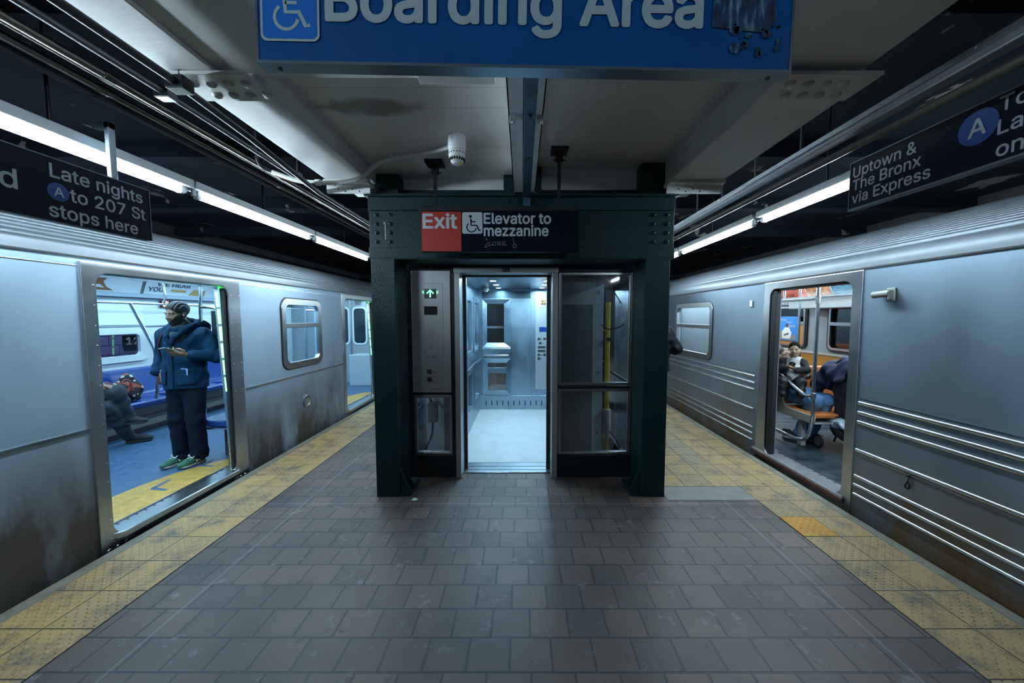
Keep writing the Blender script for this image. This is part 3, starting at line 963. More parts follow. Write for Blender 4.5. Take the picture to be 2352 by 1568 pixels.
# ------------------------------------------------------------------ left train
XL = -2.98
TL = thing('subway_train', 'silver subway train on the left track with green-lit open door and blue interior', 'train', (XL, 5, -0.3))
DOORS_L = [(2.60, 3.76, 1.96), (6.22, 7.40, 1.96)]
WINS_L = [(4.63, 1.03, 5.44, 1.84)]
train_shell(TL, XL, 1, DOORS_L, WINS_L, Y0 + 0.1, 13.0, SKIN_L)
profL = corrugate([(-2.975, 2.062), (-2.998, 2.135), (-3.06, 2.215), (-3.17, 2.295), (-3.35, 2.38), (-3.62, 2.455), (-4.0, 2.50), (-4.5, 2.52), (-5.6, 2.40), (-5.75, 2.06)], 1, 0.042, 0.013)
mb = MB()
n = len(profL)
mb.add([(a, yy, b) for yy in (Y0 + 0.1, 13.0) for a, b in profL], [(i, i + 1, n + i + 1, n + i) for i in range(n - 1)])
mb.build('roof', ROOF, TL, smooth=60)
mb = MB().box((-5.7, Y0 + 0.1, -0.75), (-3.0, 13.0, -0.05))
mb.build('underframe', BLACKM, TL)
mb = MB()
side_plate(mb, -5.66, -1, [(Y0 + .1, -0.28), (13, -0.28), (13, 2.06), (Y0 + .1, 2.06)], [rrect(3.95, 1.08, 5.42, 1.44, 0.08), rrect(7.9, 1.05, 8.5, 1.8, 0.08)], 0.05)
mb.build('body_side', SKIN_L, TL)
# belt strip, letter-board seam, door surrounds
mb = MB()
for a, b in ((Y0 + .1, 2.50), (3.96, 6.16), (7.46, 13.0)):
    mb.box((XL, a, 0.862), (XL + 0.006, b, 0.886))
    mb.box((XL, a, 1.990), (XL + 0.0025, b, 1.997))
mb.build('belt_strip', STEEL_TRIM, TL, bevel=0.002)
for k, (a, b, zt) in enumerate(DOORS_L):
    mb = MB()
    side_plate(mb, XL + 0.012, 1, [(a - 0.09, -0.12), (b + 0.17, -0.12), (b + 0.155, 2.03), (a - 0.09, 2.03)], [rrect(a, 0.058, b, zt, 0.09)], 0.05)
    fr = mb.build('door_surround', STEEL, TL, bevel=0.006)
    rv = MB()
    for z in [0.05 + 0.14 * i for i in range(14)]:
        for yy in (a - 0.02, b + 0.03, b + 0.135):
            rv.lathe([(0.006, 0), (0.005, 0.003), (0.0, 0.005)], (XL + 0.012, yy, z), X_, 8)
    rv.build('rivet_row', STEEL_TRIM, fr)
    # far jamb: rubber edge of the slid-back door leaf, then the lit strip
    mb = MB().sheet([(XL - 0.052, zt - 0.02), (XL - 0.024, 0.06), (XL + 0.008, 0.06), (XL - 0.012, zt - 0.02)], [], (0, b - 0.03, 0), X_, Z_, 0.03)
    mb.build('door_edge_rubber', BLACK, TL, bevel=0.006)
    mb = MB().sheet([(XL - 0.125, zt - 0.01), (XL - 0.040, 0.06), (XL + 0.0, 0.06), (XL - 0.03, zt - 0.01)], [], (0, b - 0.018, 0), X_, Z_, 0.05)
    jb = mb.build('door_jamb', STEEL_TRIM, TL, bevel=0.004)
    rv = MB()
    for z in [0.12 + 0.12 * i for i in range(15)]:
        rv.lathe([(0.005, 0), (0.004, 0.003), (0.0, 0.004)], (XL - 0.036 - 0.044 * z, b - 0.018, z), -Y_, 8)
    rv.build('rivet_row', STEEL, jb)
    for i in range(6):
        z1 = 1.90 - 0.172 * i
        xx = XL - 0.088 + 0.0095 * i
        sg = MB().tube([(xx, b - 0.024, z1), (xx + 0.008, b - 0.024, z1 - 0.145)], 0.010, 8).build('door_led', LED_G, TL)
        sg['label'] = 'green-white glowing door light segment'
    # header with a thin green glow line, threshold plate
    mb = MB().box((XL - 0.06, a, zt - 0.005), (XL - 0.26, b, zt + 0.09))
    mb.build('door_header', STEEL_TRIM, TL, bevel=0.004)
    mb = MB()
    side = [(a - 0.02, XL - 0.16), (b + 0.02, XL - 0.16), (b + 0.02, XL + 0.02), (b - 0.02, XL + 0.055), (a + 0.05, XL + 0.055), (a + 0.01, XL + 0.035), (a - 0.02, XL + 0.0)]
    mb.sheet([(q[1], q[0]) for q in side][::-1], [], (0, 0, 0.078), X_, Y_, 0.05)
    sl = mb.build('door_sill', STEEL_TRIM, TL, bevel=0.008)
    g = MB()
    g.box((XL - 0.135, a, 0.0785), (XL - 0.115, b, 0.0795))
    for i in range(16):
        yy = a + 0.05 + i * 0.07
        g.box((XL - 0.115, yy, 0.0785), (XL - 0.09, yy + 0.008, 0.0797))
    g.build('sill_groove', BLACK, sl)
    for dy in (-0.06, 0.0, 0.06, b - a - 0.03, b - a + 0.03, b - a + 0.09):
        bt = MB().lathe([(0.016, 0), (0.014, 0.006), (0, 0.008)], (XL + 0.012, a + 0.02 + dy, -0.03), X_, 10)
        bt.build('sill_bolt', STEEL_TRIM, sl)

def train_window(T, x, out, y0, z0, y1, z1, zbar, fw, mframe, sill_mat=None):
    mb = MB()
    side_plate(mb, x + out * 0.016, out, rrect(y0 - 0.045, z0 - 0.045, y1 + 0.045, z1 + 0.045, 0.12), [rrect(y0 + fw, z0 + fw, y1 - fw, z1 - fw, 0.07)], 0.045)
    fr = mb.build('window_frame', mframe, T, bevel=0.006)
    if zbar:
        MB().box((x + out * 0.010, y0 + fw, zbar - 0.03), (x - out * 0.02, y1 - fw, zbar + 0.03)).build('window_bar', mframe, fr, bevel=0.004)
    mb = MB()
    side_plate(mb, x - out * 0.012, out, rrect(y0 + 0.005, z0 + 0.005, y1 - 0.005, z1 - 0.005, 0.07), [], 0.0)
    mb.build('window_pane', GLASS, fr)
    mb = MB()
    side_plate(mb, x + out * 0.004, out, rrect(y0 - 0.058, z0 - 0.058, y1 + 0.058, z1 + 0.058, 0.13), [rrect(y0, z0, y1, z1, 0.09)], 0.01)
    mb.build('window_gasket', BLACK, fr)
    return fr
train_window(TL, XL, 1, 4.63, 1.03, 5.44, 1.84, 1.54, 0.035, STEEL_TRIM)
mb = MB().lathe([(0.085, 0), (0.085, 0.008), (0.07, 0.012), (0.065, 0.004), (0, 0.004)], (XL, 5.06, 0.50), X_, 32)
sp_ = mb.build('speaker_grille', STEEL_TRIM, TL, smooth=30)
mb = MB().lathe([(0.064, 0), (0.0, 0.001)], (XL + 0.005, 5.06, 0.50), X_, 24)
mb.build('grille_mesh', mat('grille_grey', (0.22, 0.22, 0.21), 0.7, bump=0.8, bscale=300), sp_)

# interior
MB().box((-5.62, Y0 + .2, 0.0), (XL - 0.07, 9.0, 0.062)).build('car_floor', FLOOR_B, TL)
for a, b, zt in DOORS_L:
    mb = MB()
    P = [(XL - 0.165, a - 0.35), (XL - 0.165, b + 0.39)] + [(XL - 0.165 - 0.47 * math.sin(math.pi * t) ** 0.6, b + 0.39 - (b - a + 0.74) * t) for t in (0.04, 0.12, 0.25, 0.4, 0.5, 0.6, 0.75, 0.88, 0.96)]
    mb.sheet(P, [], (0, 0, 0.066), X_, Y_, 0.0)
    mb.build('door_zone_marking', FLOOR_Y, TL)
    mb = MB()
    c = -5.60
    P = [(c, b + 0.06), (c, a - 0.05)] + [(c + 0.50 * math.sin(math.pi * t) ** 0.6, a - 0.05 + (b - a + 0.11) * t) for t in (0.04, 0.12, 0.25, 0.4, 0.5, 0.6, 0.75, 0.88, 0.96)]
    mb.sheet(P, [], (0, 0, 0.066), X_, Y_, 0.0)
    mb.build('door_zone_marking', FLOOR_Y, TL)
for cy, cx in ((3.38, XL - 0.44), (3.92, XL - 0.46), (7.0, XL - 0.42)):
    mb = MB()
    for sx, sy in ((0.16, -0.03), (-0.02, 0.19)):
        d = Vector((sx, sy, 0))
        p = Vector((-sy, sx, 0)).normalized() * 0.022
        c = Vector((cx, cy - 0.05, 0.068))
        mb.add([c - p, c + p, c + d + p * 0.6, c + d - p * 0.6] if sx > 0 else [c - p, c + d - p * 0.7, c + d + p * 0.7, c + p], [(0, 3, 2, 1) if sx > 0 else (0, 1, 2, 3)])
    mb.build('floor_arrow', mat('floor_arrow_blue', (0.06, 0.11, 0.20), 0.5), TL)
# ceiling, lamps, far wall, ads
mb = MB().box((-5.6, Y0 + .2, 2.24), (-3.22, 9.0, 2.28))
mb.build('car_ceiling', PANEL_W, TL)
for xx in (-4.9, -3.7):
    for ya in (0.4, 2.6, 4.8, 7.0):
        MB().box((xx - 0.06, ya, 2.225), (xx + 0.06, ya + 2.0, 2.238)).build('ceiling_lamp', LAMP_L, TL)
mb = MB().box((-4.6, 2.0, 2.19), (-4.05, 8.9, 2.236))
mb.build('ceiling_duct', mat('duct_dark', (0.05, 0.06, 0.08), 0.5), TL)
mb = MB()
side_plate(mb, -5.595, 1, [(Y0 + .2, 0.06), (9.0, 0.06), (9.0, 2.25), (Y0 + .2, 2.25)], [rrect(3.97, 1.09, 5.40, 1.43, 0.07), rrect(7.9, 1.05, 8.5, 1.8, 0.08)], 0.03)
mb.build('wall_panel', PANEL_W, TL)
mb = MB()
side_plate(mb, -5.56, 1, rrect(3.90, 1.02, 5.50, 1.50, 0.10), [rrect(3.99, 1.11, 5.38, 1.41, 0.06)], 0.04)
fw_ = mb.build('window_frame', PANEL_W, TL, bevel=0.01)
mb = MB(); side_plate(mb, -5.60, 1, rrect(3.97, 1.09, 5.40, 1.43, 0.07), [], 0.0)
mb.build('window_pane', GLASS, fw_)
mb = MB().box((-5.592, 3.9, 1.535), (-5.575, 5.47, 1.82))
mb.build('wall_access_panel', mat('car_panel_pale', (0.72, 0.78, 0.80), 0.3), TL, bevel=0.01)
mb = MB().box((-5.59, 3.6, 1.515), (-5.57, 5.9, 1.528)).box((-5.59, Y0 + .3, 1.93), (-5.50, 9.0, 1.985))
mb.build('wall_trim', mat('car_trim_blue_grey', (0.25, 0.32, 0.40), 0.35), TL, bevel=0.006)
# slanted row of ad cards above
def ad_card(ya, yb, mi_fn):
    u = Y_; v = Vector((0.34, 0, 0.94)).normalized(); org = Vector((-5.545, 0, 1.99))
    mb = MB()
    mb.sheet([(ya, 0), (yb, 0), (yb, 0.235), (ya, 0.235)], [], org, u, v, 0.004)
    n_ = u.cross(v)
    mi_fn(mb, org + n_ * 0.003, u, v)
    return mb.build('ad_card', [AD_WHITE, AD_BROWN, AD_INK, AD_OCHRE], TL)
def ad1(mb, o, u, v):
    mb.mi = 2; mb.text('1888', o + u * 4.20 + v * 0.10, u, v, 0.04, width=0.22, bold=0.01)
    mb.mi = 1; mb.sheet([(4.55, 0.02), (5.05, 0.02), (4.95, 0.07), (4.90, 0.14), (4.96, 0.22), (4.82, 0.20), (4.80, 0.12), (4.72, 0.06), (4.55, 0.05)], [], o, u, v, 0)
    mb.mi = 0; mb.sheet([(4.72, 0.065), (4.93, 0.055), (4.86, 0.10)], [], o + u.cross(v) * 0.001, u, v, 0)
def ad2(mb, o, u, v):
    mb.mi = 2; mb.text('WE HEAR', o + u * 5.62 + v * 0.14, u, v, 0.055, width=0.55, bold=0.03)
    mb.text('YOU.', o + u * 5.50 + v * 0.05, u, v, 0.065, width=0.26, bold=0.03)
    mb.mi = 3; mb.sheet(rrect(5.85, 0.06, 6.12, 0.10, 0.02), [], o, u, v, 0)
    mb.sheet([(6.17, 0.02), (6.48, 0.02), (6.48, 0.12), (6.25, 0.12)], [], o, u, v, 0)
ad_card(3.9, 5.40, ad1); ad_card(5.45, 6.75, ad2); ad_card(6.8, 8.2, lambda *a: None)
mb = MB().box((-5.575, 5.72, 1.80), (-5.555, 6.02, 1.905))
sc_ = mb.build('next_stop_screen', SCREEN_DARK, TL, bevel=0.004)
sc_['label'] = 'small black display with pink-red characters'
mb = MB()
for k, (yy, zz, ww) in enumerate(((5.74, 1.875, 0.10), (5.75, 1.825, 0.06), (5.85, 1.825, 0.05), (5.93, 1.835, 0.07))):
    mb.box((-5.553, yy, zz), (-5.5525, yy + ww, zz + 0.018))
mb.text('2', (-5.5525, 5.75, 1.815), Y_, Z_, 0.045, bold=0.02)
mb.build('display_text', LED_RED, sc_)
# far bench with scooped blue seats
bp_ = [(-5.56, 0.93), (-5.46, 0.94), (-5.43, 0.86), (-5.42, 0.60), (-5.36, 0.53), (-5.20, 0.515), (-5.10, 0.53), (-5.07, 0.50), (-5.09, 0.44), (-5.5, 0.42), (-5.56, 0.45)]
def bench(mb, prof, ya, yb):
    n_ = len(prof)
    mb.add([(a, yy, b) for yy in (ya, yb) for a, b in prof], [(i, (i + 1) % n_, n_ + (i + 1) % n_, n_ + i) for i in range(n_)] + [tuple(range(n_ - 1, -1, -1)), tuple(range(n_, 2 * n_))])
mb = MB(); bench(mb, bp_, 3.9, 7.35)
bs = mb.build('bench_seat', SEAT_BLUE, TL, bevel=0.012, smooth=40)
for i in range(7):
    ya = 3.93 + i * 0.485
    MB().box((-5.36, ya + 0.46, 0.519), (-5.09, ya + 0.47, 0.537)).build('seat_divider', SEAT_BLUE, bs, bevel=0.003)
MB().box((-5.58, 3.9, 0.06), (-5.30, 7.3, 0.42)).box((-5.31, 3.9, 0.09), (-5.27, 7.3, 0.27)).build('heater_box', mat('heater_grey', (0.20, 0.21, 0.21), 0.5, vary=0.3), TL, bevel=0.01)
MB().box((-5.29, 3.9, 0.062), (-5.24, 7.3, 0.13)).build('kick_board', BLACKM, TL)
# grab rails
mb = MB()
pole(mb, [(-5.17, 3.6, 1.835), (-5.17, 8.6, 1.835)], 0.016)
mb.build('grab_rail', CHROME, TL, smooth=60)
for yy in (4.92,):
    mb = MB()
    pole(mb, bez([(-5.17, yy - 0.02, 1.835), (-5.16, yy + 0.07, 1.62), (-5.14, yy + 0.16, 1.38), (-5.10, yy + 0.20, 1.15), (-5.09, yy + 0.20, 0.75), (-5.10, yy + 0.17, 0.52), (-5.16, yy + 0.08, 0.44), (-5.3, yy - 0.02, 0.43)], 6), 0.020)
    mb.build('grab_pole', CHROME, TL, smooth=60)
for yy in (5.35, 7.5):
    mb = MB()
    pole(mb, bez([(-5.17, yy + .01, 1.835), (-5.15, yy + .02, 1.95), (-5.16, yy + 0.01, 2.1), (-5.17, yy, 2.235)], 5), 0.016)
    mb.build('rail_drop', CHROME, TL, smooth=60)
# near-side barrier beside the door: loops, ladder of bars, dark windscreen
def barrier(ya, sgn):
    xw = XL - 0.10
    mb = MB()
    pole(mb, bez([(xw - .02, ya, 0.55), (xw - .05, ya, 1.3), (xw - .10, ya, 1.62), (xw - .22, ya + .02 * sgn, 1.74), (xw - 0.40, ya + .04 * sgn, 1.76)], 7), 0.016)
    pole(mb, bez([(xw - 0.40, ya + .04 * sgn, 2.23), (xw - 0.39, ya + .04 * sgn, 1.9), (xw - 0.40, ya + .04 * sgn, 1.76), (xw - 0.41, ya + .04 * sgn, 1.2), (xw - 0.42, ya + .04 * sgn, 0.53)], 6), 0.017)
    mb.build('grab_loop', CHROME, TL, smooth=60)
barrier(3.98, 1); barrier(6.02, -1)
mb = MB()
for z in (0.56, 0.76, 0.96):
    pole(mb, [(XL - 0.12, 4.05, z), (XL - 0.12, 4.58, z)], 0.013)
    pole(mb, [(XL - 0.12, 5.35, z), (XL - 0.12, 5.98, z)], 0.013)
for yy in (4.05, 4.55, 5.38, 5.95):
    pole(mb, [(XL - 0.12, yy, 0.5), (XL - 0.12, yy, 1.0)], 0.011)
mb.build('seat_back_rack', STEEL_TRIM, TL, smooth=60)
MB().box((XL - 0.12, 3.98, 1.32), (XL - 0.36, 4.0, 1.72)).build('windscreen_panel', mat('windscreen_teal', (0.004, 0.03, 0.036), 0.3), TL, bevel=0.008, segs=3)
np_ = [(XL - 0.10, 0.525), (XL - 0.40, 0.515), (XL - 0.54, 0.53), (XL - 0.57, 0.50), (XL - 0.55, 0.455), (XL - 0.10, 0.44)]
mb = MB(); bench(mb, np_[::-1], 3.98, 6.0)
bs2 = mb.build('bench_seat', SEAT_BLUE, TL, bevel=0.012, smooth=40)
MB().box((XL - 0.56, 3.97, 0.425), (XL - 0.10, 6.0, 0.442)).build('bench_frame', STEEL_TRIM, bs2)
MB().box((XL - 0.45, 4.18, 0.062), (XL - 0.10, 5.8, 0.425)).build('bench_box', mat('bench_box_grey', (0.10, 0.11, 0.12), 0.4), TL, bevel=0.01)
# car end: bulkhead with door windows and number
mb = MB()
mb.sheet([(-5.59, 0.06), (XL - 0.08, 0.06), (XL - 0.08, 2.25), (-5.59, 2.25)], [rrect(-4.08, 1.02, -3.80, 1.86, 0.08), rrect(-4.62, 1.02, -4.22, 1.86, 0.08)], (0, 9.0, 0), X_, Z_, 0.04)
bk = mb.build('car_end_bulkhead', PANEL_G, TL)
for a, b in ((-4.08, -3.80), (-4.62, -4.22)):
    f = MB().sheet(rrect(a - 0.04, 0.98, b + 0.04, 1.90, 0.11), [rrect(a, 1.02, b, 1.86, 0.08)], (0, 8.985, 0), X_, Z_, 0.03).build('end_window_frame', PANEL_W, bk)
    MB().sheet(rrect(a, 1.02, b, 1.86, 0.08), [], (0, 8.998, 0), X_, Z_, 0.0).build('end_window_pane', mat('night_glass', (0.02, 0.03, 0.04), 0.08), bk)
MB().box((-4.16, 8.96, 0.08), (-4.14, 8.975, 2.1)).box((-4.75, 8.955, 0.08), (-4.70, 8.975, 2.15)).build('end_door_edge', CHROME, bk)
mb = MB(); mb.text('357', (-4.03, 8.958, 1.955), X_, Z_, 0.06, bold=0.02); mb.build('car_number', SIGN_BLACK, bk)
MB().box((-4.0, 8.5, 0.06), (XL - 0.10, 8.96, 0.78)).build('end_equipment_cabinet', mat('cabinet_pale', (0.40, 0.46, 0.52), 0.4), TL, bevel=0.015)

# ------------------------------------------------------------------ right train
XR = 2.86
TR = thing('subway_train', 'ribbed stainless subway train on the right track with orange seats inside', 'train', (XR, 5, -0.3))
DOORS_R = [(3.22, 4.28, 1.965)]
WINS_R = [(5.60, 1.045, 6.84, 1.835), (7.3, 1.045, 8.5, 1.835)]
train_shell(TR, XR, -1, DOORS_R, WINS_R, Y0 + 0.1, 13.0, SKIN_R)
profR = corrugate([(2.853, 2.062), (2.87, 2.13), (2.92, 2.20), (3.03, 2.285), (3.25, 2.41), (3.55, 2.505), (3.9, 2.565), (4.4, 2.60), (5.5, 2.50), (5.62, 2.06)], 2, 0.036, 0.011)
mb = MB()
n = len(profR)
mb.add([(a, yy, b) for yy in (Y0 + 0.1, 13.0) for a, b in profR], [(i, n + i, n + i + 1, i + 1) for i in range(n - 1)])
mb.build('roof', ROOF, TR, smooth=60)
MB().box((2.9, Y0 + .1, -0.75), (5.5, 13.0, -0.05)).build('underframe', BLACKM, TR)
mb = MB(); side_plate(mb, 5.56, 1, [(Y0 + .1, -0.28), (13, -0.28), (13, 2.06), (Y0 + .1, 2.06)], [rrect(5.55, 1.07, 6.60, 1.86, 0.1), rrect(7.15, 1.07, 8.05, 1.87, 0.1)], 0.05)
mb.build('body_side', SKIN_R, TR)
RIBC = mat('rib_steel', (0.62, 0.65, 0.67), rough=0.2, metal=1.0)
for (ya, yb) in ((Y0 + .1, 3.10), (4.50, 13.0)):
    mb = MB()
    for z in (0.925, 0.842, 0.760, 0.518, 0.290, 0.213, 0.130):
        mb.tube([(XR + 0.004, ya, z), (XR + 0.004, yb, z)], 0.017, 12)
    mb.build('body_ribs', RIBC, TR, smooth=60)
    mb = MB().box((XR - 0.003, ya, 0.962), (XR, yb, 0.968)).box((XR - 0.002, ya, 0.485), (XR, yb, 0.49))
    mb.build('panel_seam', STEEL_TRIM, TR)
a, b, zt = DOORS_R[0]
mb = MB()
side_plate(mb, XR - 0.008, -1, [(a - 0.10, -0.10), (b + 0.17, -0.10), (b + 0.10, 2.045), (a - 0.10, 2.045)], [rrect(a, 0.058, b, zt, 0.09)], 0.045)
mb.build('door_surround', STEEL, TR, bevel=0.006)
MB().box((XR + 0.005, b - 0.09, 0.06), (XR + 0.06, b + 0.0, zt - 0.02)).build('door_edge_rubber', BLACK, TR, bevel=0.008)
MB().box((XR + 0.062, b - 0.05, 0.06), (XR + 0.095, b + 0.06, zt - 0.01)).build('door_jamb', mat('jamb_grey', (0.18, 0.20, 0.21), 0.4), TR, bevel=0.004)
MB().box((XR + 0.03, a, zt - 0.02), (XR + 0.10, b, zt + 0.08)).build('door_header', BLACKM, TR)
mb = MB().box((XR - 0.03, a - 0.03, 0.02), (XR + 0.20, b + 0.2, 0.064))
sl = mb.build('door_sill', mat('sill_grey', (0.16, 0.17, 0.18), 0.45, vary=0.4, vscale=12), TR, bevel=0.012)
MB().box((XR - 0.036, a - 0.04, 0.0), (XR - 0.012, b + 0.2, 0.052)).build('sill_lip', mat('sill_rust', (0.16, 0.075, 0.055), 0.5, vary=0.5, vscale=20), sl, bevel=0.01)
g = MB().box((XR + 0.16, a, 0.0645), (XR + 0.185, b, 0.0655))
for i in range(12):
    g.box((XR + 0.13, a + 0.06 + i * 0.085, 0.0645), (XR + 0.16, a + 0.07 + i * 0.085, 0.0655))
g.build('sill_groove', BLACK, sl)
train_window(TR, XR, -1, 5.60, 1.045, 6.84, 1.835, 1.50, 0.03, STEEL_TRIM)
train_window(TR, XR, -1, 7.30, 1.045, 8.50, 1.835, 1.50, 0.03, STEEL_TRIM)
# camera on the side, small latch plate, dangling hook
mb = MB().box((XR - 0.012, 2.845, 1.775), (XR, 2.915, 1.875)).box((XR - 0.05, 2.855, 1.785), (XR - 0.01, 2.865, 1.86))
cm = mb.build('side_camera', mat('camera_grey', (0.24, 0.24, 0.23), 0.4), TR, bevel=0.004)
MB().cyl((XR - 0.035, 2.86, 1.832), (XR - 0.045, 2.985, 1.825), 0.026, 16).build('camera_barrel', mat('camera_grey', (0.4, 0.4, 0.38)), cm, bevel=0.004)
MB().lathe([(0.018, 0), (0.0, 0.002)], (XR - 0.034, 2.858, 1.832), (0.05, -1, 0), 14).build('camera_lens', BLACK, cm)
MB().box((XR - 0.010, 4.60, 1.775), (XR, 4.66, 1.855)).build('latch_plate', STEEL_TRIM, TR, bevel=0.004)
mb = MB().cyl((XR - 0.012, 2.66, 0.475), (XR, 2.66, 0.475), 0.012, 10)
mb.tube(bez([(XR - 0.012, 2.66, 0.475), (XR - 0.02, 2.655, 0.44), (XR - 0.018, 2.672, 0.40), (XR - 0.012, 2.655, 0.385), (XR - 0.012, 2.645, 0.41), (XR - 0.012, 2.655, 0.44)], 6), 0.006, 8)
mb.build('dangling_hook', BLACKM, TR)

# interior
MB().box((XR + 0.07, Y0 + .2, 0.0), (5.52, 12.85, 0.056)).build('car_floor', FLOOR_R, TR)
MB().box((3.22, Y0 + .2, 2.26), (5.45, 12.85, 2.31)).build('car_ceiling', mat('car_ceiling_r', (0.45, 0.48, 0.5), 0.4), TR)
for ya in (0.5, 2.7, 4.9, 7.1, 9.3, 11.0):
    if ya > 10.9: ya = 10.8
    MB().box((4.92, ya, 2.20), (5.06, ya + 2.0, 2.25)).build('ceiling_lamp', LAMP_R, TR)
    MB().box((3.55, ya, 2.235), (3.67, ya + 2.0, 2.255)).build('ceiling_lamp', LAMP_R, TR)
mb = MB(); side_plate(mb, 5.50, -1, [(Y0 + .2, 0.056), (12.85, 0.056), (12.85, 2.27), (Y0 + .2, 2.27)], [rrect(5.55, 1.07, 6.60, 1.86, 0.1), rrect(7.15, 1.07, 8.05, 1.87, 0.1)], 0.03)
mb.build('wall_panel', mat('car_wall_grey_blue', (0.28, 0.32, 0.35), 0.4), TR)
MB().box((2.95, 12.80, 0.056), (5.47, 12.84, 2.26)).build('car_end_bulkhead', PANEL_G, TR)
MB().box((3.0, 8.4, 0.44), (3.5, 12.7, 0.52)).box((2.94, 8.4, 0.52), (3.04, 12.7, 0.98)).build('window_bench', SEAT_ORANGE, TR, bevel=0.03, segs=3)
for (ya, yb) in ((5.55, 6.60), (7.15, 8.05)):
    mb = MB(); side_plate(mb, 5.47, -1, rrect(ya - .04, 1.03, yb + .04, 1.90, 0.13), [rrect(ya + .03, 1.10, yb - .03, 1.83, 0.08)], 0.04)
    f = mb.build('window_frame', BLACK, TR, bevel=0.008)
    mb = MB(); side_plate(mb, 5.455, -1, rrect(ya, 1.07, yb, 1.86, 0.1), [rrect(ya + .04, 1.11, yb - .04, 1.82, 0.07)], 0.02)
    mb.box((5.45, ya + 0.03, 1.50), (5.48, yb - 0.03, 1.56))
    mb.build('window_bar', STEEL_TRIM, f, bevel=0.004)
    mb = MB(); side_plate(mb, 5.52, -1, rrect(ya, 1.07, yb, 1.86, 0.1), [], 0.0)
    mb.build('window_pane', GLASS_DIRTY, f)
MB().box((5.02, Y0 + .3, 1.80), (5.5, 7.0, 1.985)).build('ad_rack', mat('rack_white', (0.58, 0.62, 0.65), 0.35), TR, bevel=0.01)
MB().box((5.0, Y0 + .3, 1.985), (5.04, 8.5, 2.01)).build('ad_rack_rail', CHROME, TR)
# row of curved glossy ad cards in reds, browns, blues
ADR = [mat('ad_gloss_%s' % k, c, 0.12, vary=0.7, vscale=9, vcol=c2) for k, c, c2 in (('red', (0.45, 0.10, 0.06), (0.10, 0.02, 0.02)), ('brown', (0.30, 0.12, 0.05), (0.03, 0.02, 0.02)),
       ('teal', (0.06, 0.14, 0.18), (0.01, 0.02, 0.03)), ('yellow', (0.6, 0.5, 0.1), (0.4, 0.3, 0.05)))]
yy = 8.4
for wd, k in ((0.9, 2), (0.8, 0), (0.55, 1), (0.6, 2), (0.5, 1), (0.16, 3), (0.5, 2)):
    v = Vector((-0.45, 0, 0.89)).normalized()
    mb = MB().sheet([(-yy, 0), (-(yy - wd + 0.03), 0), (-(yy - wd + 0.03), 0.22), (-yy, 0.22)], [], (5.16, 0, 2.01), -Y_, v, 0.004)
    mb.build('ad_card', ADR[k], TR)
    yy -= wd
# seats: pairs of orange/amber shells; the near transverse seat in profile by the door
def seat_pair(ya, colour, x0=4.55, x1=5.45):
    mb = MB()
    prof = [(ya, 0.93), (ya - 0.05, 0.93), (ya - 0.09, 0.60), (ya - 0.14, 0.52), (ya - 0.45, 0.50), (ya - 0.49, 0.48), (ya - 0.47, 0.44), (ya - 0.08, 0.44), (ya - 0.03, 0.55)]
    n_ = len(prof)
    mb.add([(xx, p[0], p[1]) for xx in (x0, x1) for p in prof], [(i, n_ + i, n_ + (i + 1) % n_, (i + 1) % n_) for i in range(n_)] + [tuple(range(n_)), tuple(range(2 * n_ - 1, n_ - 1, -1))])
    s_ = mb.build('seat_pair', colour, TR, bevel=0.015, smooth=40)
    MB().box((x0 + .1, ya - .3, 0.06), (x0 + .16, ya - .2, 0.45)).build('seat_pedestal', PANEL_G, s_)
    return s_
MB().box((5.0, 5.2, 0.44), (5.47, 7.1, 0.52)).box((5.36, 5.2, 0.52), (5.47, 7.1, 0.98)).build('window_bench', SEAT_YELLOW, TR, bevel=0.03, segs=3)
MB().box((5.34, 5.2, 0.97), (5.49, 8.4, 1.01)).build('bench_ledge', BEIGE, TR, bevel=0.01)
seat_pair(7.75, SEAT_ORANGE, 4.5, 5.3)
mb = MB().box((4.42, 7.15, 0.06), (4.46, 7.80, 0.97)); mb.build('seat_end_panel', BEIGE, TR, bevel=0.015)
# amber panel added as mirrored seat colour, then the framed poster in the farther window bay
MB().box((5.462, 7.18, 1.09), (5.478, 8.02, 1.50)).build('seat_reflection_panel', SEAT_YELLOW, TR)
POSTER = mat('poster_sky', (0.04, 0.22, 0.62), 0.35, vary=0.25, vscale=3)
mb = MB().box((5.440, 7.30, 1.17), (5.455, 7.86, 1.66))
ps = mb.build('poster', POSTER, TR, bevel=0.004)
mb = MB()
o = Vector((5.4395, 7.86, 1.17)); u = -Y_; v = Z_
mb.mi = 0; mb.text('There', o + u * 0.05 + v * 0.40, u, v, 0.050, width=0.19); mb.text('looks', o + u * 0.24 + v * 0.36, u, v, 0.040, width=0.15); mb.text('good', o + u * 0.30 + v * 0.28, u, v, 0.05, width=0.18)
mb.mi = 1; mb.sheet([(0.04, 0.02), (0.52, 0.02), (0.50, 0.14), (0.40, 0.10), (0.2, 0.16), (0.05, 0.22)], [], o, u, v, 0)
o = o - X_ * 0.001
mb.mi = 2; mb.sheet([(0.13, 0.04), (0.36, 0.04), (0.40, 0.16), (0.32, 0.27), (0.20, 0.27), (0.12, 0.18)], [], o, u, v, 0)
o = o - X_ * 0.001
mb.mi = 3; mb.sheet(circ(0.26, 0.31, 0.042, 16), [], o, u, v, 0); mb.sheet([(0.18, 0.09), (0.32, 0.13), (0.31, 0.17), (0.26, 0.15), (0.18, 0.12)], [], o, u, v, 0)
mb.build('poster_print', [mat('poster_yellow', (0.55, 0.50, 0.22), 0.5), mat('poster_ground', (0.20, 0.19, 0.17), 0.5), mat('poster_coat', (0.62, 0.62, 0.60), 0.5), mat('poster_figure', (0.06, 0.035, 0.03), 0.5)], ps)
